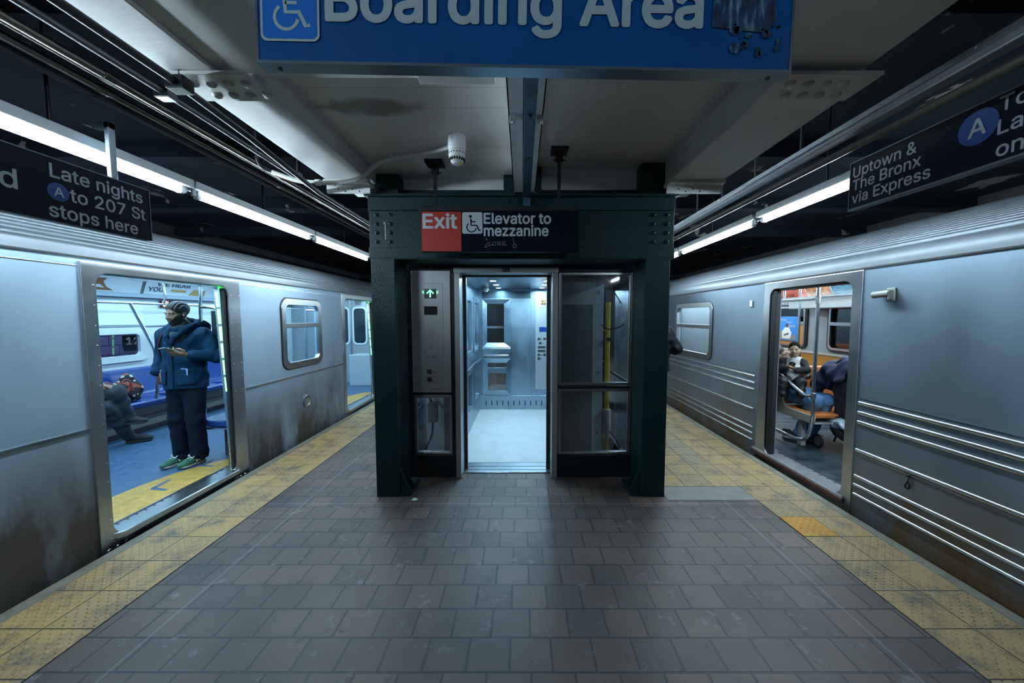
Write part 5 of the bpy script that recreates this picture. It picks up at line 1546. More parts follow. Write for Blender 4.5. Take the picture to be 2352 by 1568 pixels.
# landing front: black framed enclosure
mb = MB()
mb.box((-1.165, YF, 2.095), (1.165, YF + 0.08, 2.172))
mb.box((-1.165, YF, 0.0), (-1.105, YF + 0.08, 2.10)).box((1.115, YF, 0), (1.165, YF + 0.08, 2.10))
mb.box((-0.715, YF + 0.005, 0), (-0.674, YF + 0.08, 2.10))
mb.box((-1.12, YF + 0.005, 0.855), (-0.70, YF + 0.07, 0.885))
mb.box((-1.12, YF + 0.002, 0.0), (-0.674, YF + 0.08, 0.235)).box((0.363, YF + 0.002, 0.0), (1.12, YF + 0.08, 0.235))
mb.box((0.363, YF + 0.004, 0.926), (1.12, YF + 0.07, 0.952))
mb.build('enclosure_frame', BLACKM, LIFT, bevel=0.005)
for a, b, c, d in ((-1.10, 0.885, -1.092, 2.095), (1.097, 0.24, 1.105, 2.095)):
    MB().box((a, YF - 0.006, b), (c, YF + 0.01, d)).build('frame_bead', STEEL_TRIM, LIFT)
for z in (0.2, 0.55, 0.9, 1.25, 1.6, 1.95):
    MB().box((-1.155, YF - 0.004, z), (-1.147, YF, z + 0.008)).build('frame_screw', STEEL_TRIM, LIFT)
    MB().box((1.147, YF - 0.004, z), (1.155, YF, z + 0.008)).build('frame_screw', STEEL_TRIM, LIFT)
def glazed(xa, za, xb, zb, lab):
    t_ = 0.028
    f = MB().sheet([(xa, za), (xb, za), (xb, zb), (xa, zb)], [[(xa + t_, za + t_), (xb - t_, za + t_), (xb - t_, zb - t_), (xa + t_, zb - t_)]], (0, YF + 0.004, 0), X_, Z_, 0.05).build('glazing_frame', STEEL_TRIM, LIFT, bevel=0.004)
    MB().sheet([(xa + .01, za + .01), (xb - .01, za + .01), (xb - .01, zb - .01), (xa + .01, zb - .01)], [], (0, YF + 0.03, 0), X_, Z_, 0.0).build('glass_pane', glass_mat('landing_glass', (0.72, 0.80, 0.84), 0.03, mixf=0.17), f)
glazed(0.372, 0.958, 1.105, 2.095, 'u'); glazed(0.372, 0.240, 1.105, 0.922, 'l'); glazed(-1.10, 0.240, -0.715, 0.858, 's')
# stainless hall panel with indicator and call buttons
hp = MB().box((-1.103, YF - 0.012, 0.888), (-0.716, YF + 0.06, 2.110)).build('hall_panel', BRUSH, LIFT, bevel=0.003)
MB().box((-1.015, YF - 0.016, 0.925), (-0.790, YF - 0.011, 1.985)).build('hall_faceplate', BRUSH, hp, bevel=0.002)
MB().box((-0.972, YF - 0.019, 1.835), (-0.854, YF - 0.0155, 1.930)).build('arrow_window', mat('arrow_window_dark', (0.01, 0.03, 0.02), 0.2), hp)
mb = MB()
mb.stroke([(-0.913, 1.846), (-0.913, 1.912)], 0.014, (0, YF - 0.0195, 0), X_, Z_)
mb.stroke([(-0.945, 1.884), (-0.913, 1.918), (-0.881, 1.884)], 0.014, (0, YF - 0.0195, 0), X_, Z_)
mb.box((-0.992, YF - 0.019, 1.902), (-0.975, YF - 0.016, 1.908)).box((-0.992, YF - 0.019, 1.886), (-0.975, YF - 0.016, 1.892)).box((-0.851, YF - 0.019, 1.902), (-0.834, YF - 0.016, 1.908)).box((-0.851, YF - 0.019, 1.886), (-0.834, YF - 0.016, 1.892))
a_ = mb.build('up_arrow', emis('arrow_green', (0.12, 1.0, 0.32), 0.8), hp); a_['label'] = 'lit green up arrow'
MB().box((-0.975, YF - 0.019, 1.672), (-0.845, YF - 0.0155, 1.757)).build('indicator_window', BLACK, hp)
mb = MB()
for k in range(6):
    a = 2 * math.pi * k / 6
    mb.lathe([(0.004, 0), (0, 0.0015)], (-0.912 + 0.018 * math.cos(a), YF - 0.016, 1.455 + 0.018 * math.sin(a)), -Y_, 8)
    for r_ in (0.010, 0.020):
        mb.lathe([(0.0035, 0), (0, 0.0012)], (-0.910 + r_ * math.cos(a + r_ * 40), YF - 0.016, 1.345 + r_ * math.sin(a + r_ * 40)), -Y_, 8)
mb.lathe([(0.006, 0), (0, 0.002)], (-0.940, YF - 0.016, 1.252), -Y_, 10).box((-0.905, YF - 0.0165, 1.246), (-0.868, YF - 0.0158, 1.254))
mb.build('speaker_holes', mat('panel_mark_grey', (0.14, 0.15, 0.15), 0.5), hp)
for z, tx in ((1.077, 'UP'), (0.998, '...')):
    b_ = MB().box((-0.957, YF - 0.019, z), (-0.911, YF - 0.0155, z + 0.046)).build('braille_plate', BLACK, hp, bevel=0.001)
    m_ = MB(); m_.text(tx, (-0.934, YF - 0.0192, z + 0.015), X_, Z_, 0.016, align='C'); m_.build('plate_text', SIGN_GREY, b_)
    MB().lathe([(0.014, 0), (0.013, 0.006), (0.010, 0.008), (0, 0.008)], (-0.885, YF - 0.016, z + 0.022), -Y_, 18).build('call_button', CHROME, hp, smooth=40)
MB().box((-0.962, YF - 0.0165, 0.985), (-0.845, YF - 0.0158, 0.9875)).box((-0.962, YF - 0.0165, 1.052), (-0.845, YF - 0.0158, 1.0545)).build('button_outline', mat('panel_mark_rust', (0.2, 0.12, 0.09), 0.5), hp)
# jambs, header with number plate, sill
mb = MB().box((-0.674, YF - 0.02, 0.0), (-0.622, YF + 0.34, 2.09)).box((0.302, YF - 0.02, 0.0), (0.358, YF + 0.34, 2.09))
mb.build('door_jamb', BRUSH, LIFT, bevel=0.003)
hd = MB().box((-0.680, YF - 0.022, 2.088), (0.364, YF + 0.34, 2.138)).build('door_header', BRUSH, LIFT, bevel=0.003)
pl = MB().box((-0.195, YF - 0.0235, 2.095), (-0.12, YF - 0.0215, 2.133)).build('number_plate', BLACK, hd)
mb = MB(); mb.text('EL 144', (-0.1575, YF - 0.0242, 2.104), X_, Z_, 0.019, align='C', width=0.062); mb.build('plate_text', SIGN_WHITE, pl)
MB().box((-0.64, YF + 0.10, 0.0), (0.32, YF + 0.36, 0.012)).build('landing_sill', STEEL_TRIM, LIFT, bevel=0.002)
MB().box((-0.64, YF + 0.16, 0.0121), (0.32, YF + 0.172, 0.0128)).box((-0.64, YF + 0.25, 0.0121), (0.32, YF + 0.262, 0.0128)).build('sill_groove', BLACK, LIFT)
for xa, xb in ((-0.640, -0.590), (0.262, 0.302)):
    MB().box((xa, YF + 0.21, 0.015), (xb, YF + 0.25, 2.085)).build('sliding_door', mat('door_edge_dark', (0.06, 0.075, 0.085), 0.3, 0.6), LIFT, bevel=0.004)
MB().box((-0.62, YF + 0.2, 2.072), (0.30, YF + 0.27, 2.088)).build('door_track', BLACKM, LIFT)
# cab
XA, XB, YA, YB, ZC = -0.765, 0.640, 4.10, 6.5, 2.13
MB().box((XA, YA - 0.02, -0.03), (XB, YB, 0.014)).build('cab_floor', CABF, LIFT)
MB().box((XA - 0.02, YA - 0.05, ZC), (XB + 0.02, YB + 0.02, ZC + 0.03)).build('cab_ceiling', mat('cab_ceiling_steel', (0.35, 0.42, 0.48), 0.22, 1.0), LIFT)
# back wall plate with two window openings in the left bay
mb = MB().sheet([(XA, 0.014), (XB, 0.014), (XB, ZC), (XA, ZC)], [rrect(-0.615, 1.20, -0.315, 1.88, 0.01), rrect(-0.605, 0.36, -0.28, 0.845, 0.01)], (0, YB, 0), X_, Z_, 0.03)
bw = mb.build('cab_back_wall', CABS, LIFT)
def bevel_frame(xa, za, xb, zb, ia, ja, ib, jb):
    y1, y2 = YB - 0.004, YB - 0.028
    mb = MB()
    o = [(xa, y2, za), (xb, y2, za), (xb, y2, zb), (xa, y2, zb)]
    i_ = [(ia, y1, ja), (ib, y1, ja), (ib, y1, jb), (ia, y1, jb)]
    w_ = [(xa, YB, za), (xb, YB, za), (xb, YB, zb), (xa, YB, zb)]
    mb.add(o + i_ + w_, [(k, (k + 1) % 4, 4 + (k + 1) % 4, 4 + k) for k in range(4)] + [(k, 8 + k, 8 + (k + 1) % 4, (k + 1) % 4) for k in range(4)])
    return mb
f = bevel_frame(-0.69, 1.118, -0.197, 1.96, -0.615, 1.20, -0.315, 1.88).build('window_surround', CABS, bw)
MB().box((-0.615, YB - 0.012, 1.455), (-0.315, YB + 0.01, 1.492)).build('window_bar', CHROME, f)
MB().sheet(rrect(-0.62, 1.19, -0.31, 1.89, 0.01), [], (0, YB + 0.015, 0), X_, Z_, 0).build('window_pane', GLASS, f)
f = bevel_frame(-0.69, 0.272, -0.197, 0.925, -0.605, 0.36, -0.28, 0.845).build('window_surround', CABS, bw)
MB().box((-0.605, YB - 0.016, 0.665), (-0.28, YB - 0.005, 0.76)).build('window_bar', CABS, f, bevel=0.003)
MB().sheet(rrect(-0.61, 0.35, -0.27, 0.85, 0.01), [], (0, YB + 0.015, 0), X_, Z_, 0).build('window_pane', GLASS_DIRTY, f)
MB().box((-0.692, YB - 0.06, 0.93), (-0.195, YB - 0.002, 1.105)).build('rail_backing', CABS, bw, bevel=0.006)
hr = MB().box((-0.66, YB - 0.105, 0.965), (-0.23, YB - 0.085, 0.995)).build('handrail', CHROME, LIFT, bevel=0.006)
MB().box((-0.66, YB - 0.09, 0.955), (-0.645, YB - 0.05, 1.0)).box((-0.245, YB - 0.09, 0.955), (-0.23, YB - 0.05, 1.0)).build('rail_bracket', BLACKM, hr)
MB().box((XA, YB - 0.02, 0.014), (XB, YB - 0.002, 0.262)).build('kick_plate', CABS, bw, bevel=0.004)
mb = MB()
for k in range(13):
    xx = -0.636 + k * 0.0985
    mb.box((xx - 0.008, YB - 0.0215, 0.085), (xx + 0.008, YB - 0.0195, 0.175))
mb.build('vent_slots', BLACK, bw)
MB().box((-0.182, YB - 0.006, 0.272), (0.148, YB, 1.96)).box((0.158, YB - 0.006, 0.272), (0.63, YB, 2.02)).build('wall_panel', CABS, bw, bevel=0.002)
MB().box((-0.70, YB - 0.004, 1.975), (0.15, YB, 2.1)).build('transom_panel', mat('transom_dark', (0.10, 0.15, 0.18), 0.3, 0.8), bw)
# car operating panel on the back wall
co = MB().box((0.235, YB - 0.014, 0.375), (0.60, YB - 0.006, 2.08)).build('control_panel', BRUSH, LIFT, bevel=0.003)
MB().box((0.325, YB - 0.018, 1.865), (0.415, YB - 0.013, 1.94)).build('floor_display', BLACK, co)
mb = MB()
mb.stroke([(0.345, 1.875), (0.345, 1.915)], 0.012, (0, YB - 0.0185, 0), X_, Z_); mb.stroke([(0.328, 1.905), (0.345, 1.928), (0.362, 1.905)], 0.012, (0, YB - 0.0185, 0), X_, Z_)
mb.text('P', (0.375, YB - 0.0185, 1.873), X_, Z_, 0.056, bold=0.02)
d_ = mb.build('display_text', emis('display_amber', (1.0, 0.50, 0.16), 0.5), co); d_['label'] = 'lit amber arrow and letter P'
MB().box((0.30, YB - 0.018, 1.392), (0.455, YB - 0.013, 1.475)).build('blue_screen', mat('blue_screen', (0.004, 0.04, 0.20), 0.25), co)
for xx, z in ((0.295, 1.268), (0.395, 1.268), (0.318, 1.192), (0.296, 0.989), (0.395, 0.989), (0.296, 0.923)):
    MB().box((xx - 0.022, YB - 0.018, z - 0.02), (xx + 0.022, YB - 0.013, z + 0.02)).build('braille_plate', BLACK, co)
    MB().lathe([(0.013, 0), (0.012, 0.008), (0, 0.009)], (xx + 0.042, YB - 0.014, z), -Y_, 14).build('floor_button', CHROME, co, smooth=40)
for z in (1.123, 1.058):
    MB().box((0.278, YB - 0.018, z - 0.018), (0.412, YB - 0.013, z + 0.018)).build('braille_plate', BLACK, co)
    MB().lathe([(0.013, 0), (0.012, 0.008), (0, 0.009)], (0.437, YB - 0.014, z), -Y_, 14).build('floor_button', CHROME, co, smooth=40)
# left wall: posts, glazed bays, handrail with cut lamps reflected
mb = MB()
side_plate(mb, XA, 1, [(YA, 0.014), (YB, 0.014), (YB, ZC), (YA, ZC)], [rrect(4.32, 1.15, 4.72, 1.88, 0.01), rrect(5.08, 1.15, 5.46, 1.88, 0.01), rrect(5.86, 1.15, 6.38, 1.88, 0.01), rrect(4.32, 0.32, 4.72, 0.82, 0.01), rrect(5.08, 0.32, 5.46, 0.82, 0.01), rrect(5.86, 0.32, 6.38, 0.82, 0.01)], 0.03)
lw = mb.build('cab_side_wall', CABS, LIFT)
for a, b in ((4.32, 4.72), (5.08, 5.46), (5.86, 6.38)):
    for z0, z1 in ((1.15, 1.88), (0.32, 0.82)):
        mb = MB()
        side_plate(mb, XA + 0.02, 1, rrect(a - 0.07, z0 - 0.07, b + 0.07, z1 + 0.07, 0.01), [rrect(a, z0, b, z1, 0.01)], 0.02)
        f = mb.build('window_surround', CABS, lw, bevel=0.006)
        m_ = MB(); side_plate(m_, XA - 0.012, 1, rrect(a, z0, b, z1, 0.01), [], 0); m_.build('window_pane', GLASS_DIRTY, f)
hr = MB().box((XA + 0.05, YA + 0.1, 0.925), (XA + 0.07, YB - 0.08, 0.965)).build('handrail', CHROME, LIFT, bevel=0.006)
for yy in (4.4, 4.9, 5.4, 5.9, 6.3):
    MB().box((XA, yy, 0.93), (XA + 0.055, yy + 0.03, 0.96)).build('rail_bracket', CHROME, hr)
MB().box((XA, YA, 0.014), (XA + 0.015, YB, 0.262)).build('kick_plate', CABS, lw)
mb = MB()
side_plate(mb, XB, -1, [(YA, 0.014), (YB, 0.014), (YB, ZC), (YA, ZC)], [], 0.03)
mb.build('cab_side_wall', CABS, LIFT)
MB().box((XA, YA - 0.03, 0.014), (-0.66, YA, ZC)).box((0.335, YA - 0.03, 0.014), (XB, YA, ZC)).build('cab_front_return', CABS, LIFT)
# downlights, cab camera
LAMPC = emis('cab_downlight', (0.48, 0.79, 1.0), 125.0)
for xx in (-0.385, 0.330):
    for yy in (4.35, 4.95, 5.55, 6.13):
        d = MB().lathe([(0.058, 0), (0.058, 0.004), (0.045, 0.005), (0.043, 0.0)], (xx, yy, ZC - 0.0005), -Z_, 20).build('downlight_ring', CHROME, LIFT, smooth=40)
        MB().lathe([(0.043, 0), (0.0, 0.0005)], (xx, yy, ZC - 0.002), -Z_, 20).build('downlight_lens', LAMPC, d)
cc = MB().lathe([(0.055, 0), (0.055, 0.03), (0.05, 0.04), (0.035, 0.065), (0, 0.075)], (-0.60, 6.1, ZC - 0.0005), -Z_, 20).build('cab_camera', WHITE_PLASTIC, LIFT, smooth=40)
MB().box((-0.665, 6.08, ZC - 0.05), (-0.535, 6.12, ZC - 0.03)).build('camera_bracket', CABS, cc, bevel=0.005)
# hoistway seen through the right-hand glass: grey panel, post, buffer post, ladder, cables
HG = mat('hoistway_grey', (0.74, 0.77, 0.77), rough=0.35, metal=0.0, vary=0.2, vscale=3)
HD = mat('hoistway_dark', (0.26, 0.29, 0.30), rough=0.3, metal=0.0, vary=0.3)
MB().box((0.66, 4.11, -0.02), (0.84, 4.13, 2.15)).box((0.36, 4.05, -0.02), (0.80, 4.075, 2.15)).build('hoistway_panel', HG, LIFT)
MB().box((0.375, 4.035, 0.0), (0.775, 4.05, 1.785)).build('hoistway_rectangle', HD, LIFT, bevel=0.003)  # darker door-shaped rectangle set before the grey panel
pst = MB().box((0.805, 4.08, 0), (0.895, 4.16, 2.15)).build('guide_post', mat('guide_post_blue_grey', (0.35, 0.45, 0.50), 0.45), LIFT, bevel=0.004)
for z in (0.35, 1.02, 1.9):
    MB().box((0.842, 4.072, z), (0.850, 4.08, z + 0.03)).build('post_slot', BLACK, pst)
YEL = mat('safety_yellow', (0.75, 0.52, 0.03), rough=0.45, vary=0.4, vscale=10)
pp = MB().box((0.930, 4.09, 0.0), (0.978, 4.14, 1.815)).build('yellow_post', YEL, LIFT, bevel=0.012)
MB().cyl((0.955, 4.10, 0.30), (0.955, 4.10, 0.62), 0.045, 16).build('post_sleeve', mat('sleeve_grey', (0.36, 0.38, 0.38), 0.5), pp, bevel=0.005)
MB().box((0.93, 4.03, 1.395), (0.985, 4.09, 1.425)).build('post_latch', BLACK, pp, bevel=0.004)
mb = MB(); mb.tube([(0.905, 4.20, 0.0), (0.905, 4.20, 1.5)], 0.009, 8)
for z in (1.15, 1.5):
    mb.tube([(0.905, 4.20, z), (0.94, 4.14, z)], 0.008, 8)
mb.build('yellow_ladder_rail', YEL, LIFT)
mb = MB(); mb.tube(bez([(0.93, 4.2, 2.1), (0.98, 4.1, 1.98), (1.06, 3.98, 1.80)], 6), 0.006, 8)
mb.tube(bez([(0.86, 4.05, 1.57), (0.94, 4.0, 1.52), (1.04, 3.95, 1.545), (1.08, 3.93, 1.58)], 6), 0.006, 8)
mb.tube(bez([(0.97, 4.05, 0.38), (1.02, 4.0, 0.33), (1.07, 3.95, 0.22)], 6), 0.008, 8)
mb.build('loose_cable', BLACK, LIFT, smooth=60)
# side glass of the shaft and its corner posts
mb = MB()
for sx in (-1, 1):
    for yy in (3.80, 5.2, 6.56):
        mb.box((sx * 1.13, yy, 0), (sx * 1.17, yy + 0.05, 2.6))
    mb.box((sx * 1.13, 3.8, 0.0), (sx * 1.17, 6.6, 0.12)).box((sx * 1.13, 3.8, 2.12), (sx * 1.17, 6.6, 2.2)).box((sx * 1.14, 3.8, 0.93), (sx * 1.16, 6.6, 0.96))
mb.build('shaft_frame', BLACKM, LIFT)
for sx in (-1, 1):
    m_ = MB(); side_plate(m_, sx * 1.15, sx, [(3.82, 0.1), (6.58, 0.1), (6.58, 2.15), (3.82, 2.15)], [], 0); m_.build('shaft_glass', glass_mat('shaft_glass', (0.82, 0.88, 0.9), 0.04, ior=1.16), LIFT)
MB().box((-1.17, 3.72, 2.172), (1.17, 6.62, 2.21)).build('shaft_top', BLACKM, LIFT)
MB().box((-1.13, 6.56, 2.12), (1.13, 6.62, 2.2)).box((-1.13, 6.56, 0), (1.13, 6.62, 0.12)).build('shaft_frame', BLACKM, LIFT)
# left hoistway bits behind the small low pane: junction box, cable, dark wall
MB().box((-1.08, 4.12, 0.0), (-0.80, 4.14, 2.1)).build('hoistway_panel', HG, LIFT)
MB().box((-0.86, 4.02, 0.15), (-0.74, 4.05, 0.86)).build('hoistway_post', HD, LIFT)
MB().box((-1.03, 3.98, 0.50), (-0.93, 4.06, 0.72)).build('junction_box', mat('junction_grey', (0.20, 0.21, 0.22), 0.5), LIFT, bevel=0.006)
mb = MB(); mb.tube(bez([(-1.06, 4.0, 1.0), (-1.04, 4.0, 0.86), (-0.99, 4.0, 0.72)], 6), 0.013, 8); mb.tube(bez([(-0.98, 4.0, 0.50), (-0.99, 3.98, 0.36), (-1.06, 3.95, 0.20)], 6), 0.013, 8)
mb.build('loose_cable', BLACK, LIFT, smooth=60)
# platform beyond the shaft: dark stair wall seen through the cab's rear window
# ================================================================== people
SKIN_T = mat('skin_tan', (0.30, 0.175, 0.12), rough=0.5, vary=0.12, vscale=30)
SKIN_LT = mat('skin_light', (0.46, 0.30, 0.22), rough=0.5)
HAIR_D = mat('hair_black', (0.010, 0.009, 0.009), rough=0.45)
NAVY = mat('jacket_navy', (0.001, 0.030, 0.082), rough=0.75, vary=0.25, vscale=6, bump=0.15, bscale=25, spec=0.2)
HOODIE = mat('hoodie_grey', (0.055, 0.07, 0.085), rough=0.9, bump=0.2, bscale=120)
TROUS = mat('trousers_dark_navy', (0.002, 0.009, 0.024), rough=0.85, vary=0.3, vscale=8, spec=0.2)
EYE_W = mat('eye_white', (0.32, 0.32, 0.32), rough=0.2)
EYE_D = mat('eye_dark', (0.012, 0.008, 0.006), rough=0.1)

def wrinkle(p, a=0.004, f=1.0):
    x, y, z = p[..., 0], p[..., 1], p[..., 2]
    return a * (np.sin(f * (31 * z + 17 * x + 3 * np.sin(19 * y))) + 0.6 * np.sin(f * (53 * z - 29 * y + 2 * np.sin(23 * x))) + 0.4 * np.sin(f * (71 * x + 41 * y + 37 * z)))

def head_rot(yaw, pitch):
    """columns = head right, forward, up in body coordinates; +yaw turns to the right, +pitch looks down"""
    return rotz(-yaw) @ rotx(-pitch)

def head_skin(p, c, Rh, s=1.0):
    q = ((p - np.array(c)) @ Rh) / s
    d = ell(q, (0, -.015, .038), (.074, .094, .084))
    d = smin(d, ell(q, (0, .022, -.032), (.061, .072, .082)), .03)
    d = smin(d, ell(q, (0, .040, -.086), (.042, .042, .034)), .03)
    for sx in (-1, 1):
        d = smin(d, ell(q, (sx * .040, .052, -.030), (.026, .030, .028)), .02)
        d = smin(d, ell(q, (sx * .030, .078, .020), (.027, .013, .010)), .012)
        d = smax(d, -ell(q, (sx * .031, .098, -.001), (.0165, .014, .0068)), .008)
        d = smin(d, ell(q, (sx * .077, -.012, -.012), (.009, .020, .031)), .008)
    d = smin(d, cone(q, (0, .082, .012), (0, .107, -.028), .008, .0125), .010)
    for sx in (-1, 1):
        d = smin(d, ell(q, (sx * .012, .096, -.032), (.009, .010, .008)), .006)
    d = smin(d, ell(q, (0, .090, -.056), (.022, .008, .006)), .006)
    d = smin(d, ell(q, (0, .088, -.067), (.018, .009, .007)), .006)
    return d * s

def face_bits(root, frame, c, Rh, s, hair_m, lid=0.7, lips=(0.20, 0.09, 0.075)):
    c = np.array(c)
    Fr, Fo = np.array(frame[0]), np.array(frame[1])
    W = lambda q: Fr @ (c + Rh @ (np.array(q) * s)) + Fo
    for sx in (-1, 1):
        ctr = W((sx * .031, .0755, .000))
        mb = MB(); mb.lathe([(0.0, -.0125 * s), (.009 * s, -.009 * s), (.0125 * s, 0), (.009 * s, .009 * s), (.003 * s, .0122 * s)], ctr, Fr @ Rh @ np.array((0, 1, 0)), 14)
        e = mb.build('eye', EYE_W, root, smooth=80)
        mb = MB(); mb.lathe([(0.0062 * s, .0098 * s), (0.005 * s, .0125 * s), (0, .0132 * s)], ctr, Fr @ Rh @ np.array((0.12, 1, -.12)), 14)
        mb.build('iris', EYE_D, e)
        mb = MB(); mb.tube([W((sx * .013, .0925, .019)), W((sx * .030, .0945, .025)), W((sx * .048, .083, .021))], [.0035 * s, .0045 * s, .002 * s], 8)
        mb.build('eyebrow', hair_m, root, smooth=80)
    mb = MB(); mb.tube([W((-.021, .089, -.063)), W((-.008, .0968, -.0600)), W((0, .0965, -.0612)), (W((.008, .0968, -.0600))), W((.021, .089, -.063))], [.0015 * s, .004 * s, .004 * s, .004 * s, .0015 * s], 8)
    mb.build('lips', mat('lips_%d' % int(lips[0] * 100), lips, 0.45), root, smooth=80)

def hand_sdf(p, wrist, a, n, side, curl=(0.5, 0.5, 0.5, 0.5), thumb=0.5, s=1.0):
    """a = towards the fingertips, n = direction the palm faces, side = +1/-1 thumb side along n x a"""
    wrist = np.array(wrist, float); a = np.array(a, float); a /= np.linalg.norm(a)
    n = np.array(n, float); n -= a * (n @ a); n /= np.linalg.norm(n)
    t = np.cross(n, a) * side
    P = lambda u, v, w_: wrist + s * (a * u + t * v + n * w_)
    d = cone(p, P(-.03, 0, 0), P(.01, 0, 0), .026 * s, .024 * s)
    for v0, v1 in ((.026, .030), (.009, .010), (-.009, -.010), (-.025, -.028)):
        d = smin(d, cone(p, P(.005, v0 * .8, 0), P(.083, v1, 0), .014 * s, .0115 * s), .012 * s)
    L_ = ((.030, .092, (.040, .024, .020)), (.010, .097, (.044, .028, .021)), (-.010, .093, (.041, .026, .020)), (-.028, .084, (.032, .020, .018)))
    for (v, u0, seg), cu in zip(L_, curl):
        pos = P(u0 - .012, v, 0); ang = cu * 0.5
        r = .0093 * s
        pts = [pos]
        for k, l in enumerate(seg):
            dirv = a * math.cos(ang) + n * math.sin(ang)
            pos = pos + dirv * l * s
            pts.append(pos)
            ang += cu * 0.9
        d = smin(d, chain(p, pts, [r * 1.05, r, r * .92, r * .78], .004 * s), .006 * s)
    p0, p1 = P(.02, .024, .004), P(.050, .050, .012 + .012 * thumb)
    p2 = P(.080, .055 - .012 * thumb, .018 + .022 * thumb); p3 = P(.104, .050 - .024 * thumb, .020 + .026 * thumb)
    d = smin(d, chain(p, [p0, p1, p2, p3], [.014 * s, .0115 * s, .0105 * s, .008 * s], .006 * s), .010 * s)
    return d

def frame_at(origin, facing):
    """local x = the person's right, y = forward, z = up"""
    f = np.array((facing[0], facing[1], 0.0)); f /= np.linalg.norm(f)
    r = np.array((f[1], -f[0], 0.0))
    return np.stack([r, f, np.array((0, 0, 1.0))], 1), np.array(origin, float)

def sneaker(root, frame, heel, toe, z0, upper, sole, s=1.0, letter=None, lace=None):
    heel = np.array(heel, float); toe = np.array(toe, float)
    d = toe - heel; L = np.linalg.norm(d); d = d / L
    R2 = np.stack([np.array((d[1], -d[0], 0.0)), np.array((d[0], d[1], 0.0)), np.array((0, 0, 1.0))], 1)
    def loc(p):
        return (p - np.array((*heel[:2], z0))) @ R2
    def f_up(p):
        q = loc(p)
        f = ell(q, (0, .058, .066), (.036, .056, .060))
        f = smin(f, ell(q, (0, .150, .052), (.041, .085, .042)), .03)
        f = smin(f, ell(q, (0, L - .060, .036), (.043, .062, .034)), .03)
        f = smin(f, cone(q, (0, .055, .07), (0, .058, .120), .036, .038), .02)
        f = smax(f, .016 - q[..., 2], .004)
        return smax(f, q[..., 2] - .116, .006)
    def f_so(p):
        q = loc(p)
        f = np.minimum(np.minimum(cone(q * np.array((1, 1, 0)), (0, .048, 0), (0, .15, 0), .040, .037), cone(q * np.array((1, 1, 0)), (0, .13, 0), (0, L - .055, 0), .037, .046)), 9)
        lift = np.clip((q[..., 1] - (L - .09)) / .09, 0, 1) ** 2 * .014
        return smax(f, np.abs(q[..., 2] - .013 - lift) - .013, .005)
    mid = (heel + toe) / 2
    lo = (mid[0] - L * .72, mid[1] - L * .72, z0 - .01); hi = (mid[0] + L * .72, mid[1] + L * .72, z0 + .14)
    sh = soft('shoe', f_up, lo, hi, 0.007, upper, root, frame)
    soft('sole', f_so, lo, hi, 0.007, sole, sh, frame)
    Fr, Fo = np.array(frame[0]), np.array(frame[1])
    W = lambda q: Fr @ (np.array((*heel[:2], z0)) + R2 @ np.array(q)) + Fo
    if lace:
        for i in range(5):
            y = .112 + i * .022; z = .112 - i * .0080
            mb = MB(); mb.tube([W((-.030, y, z - .014)), W((0, y + .008, z + .002)), W((.030, y, z - .014))], .0052, 8)
            mb.build('lace', lace, sh, smooth=80)
        mb = MB()
        mb.tube(bez([W((0, .118, .116)), W((.030, .125, .122)), W((.040, .150, .098)), W((.008, .130, .114))], 5), .004, 6)
        mb.tube(bez([W((0, .118, .116)), W((-.032, .130, .120)), W((-.038, .155, .094)), W((-.006, .130, .114))], 5), .004, 6)
        mb.build('lace', lace, sh, smooth=80)
    if letter:
        for sx in (-1, 1):
            u = Vector(Fr @ R2 @ np.array((0, -sx * -1.0, 0))) * (1 if sx < 0 else 1)
            u = Vector(Fr @ R2 @ np.array((0, 1.0 if sx > 0 else -1.0, 0)))
            v = Vector(Fr @ R2 @ np.array((-sx * 0.45, 0, .89)))
            mb = MB(); mb.text('N', W((sx * .0565, .120, .046)), u, v, .030, width=.034, align='C', bold=.05)
            mb.build('shoe_letter', letter, sh)
    return sh

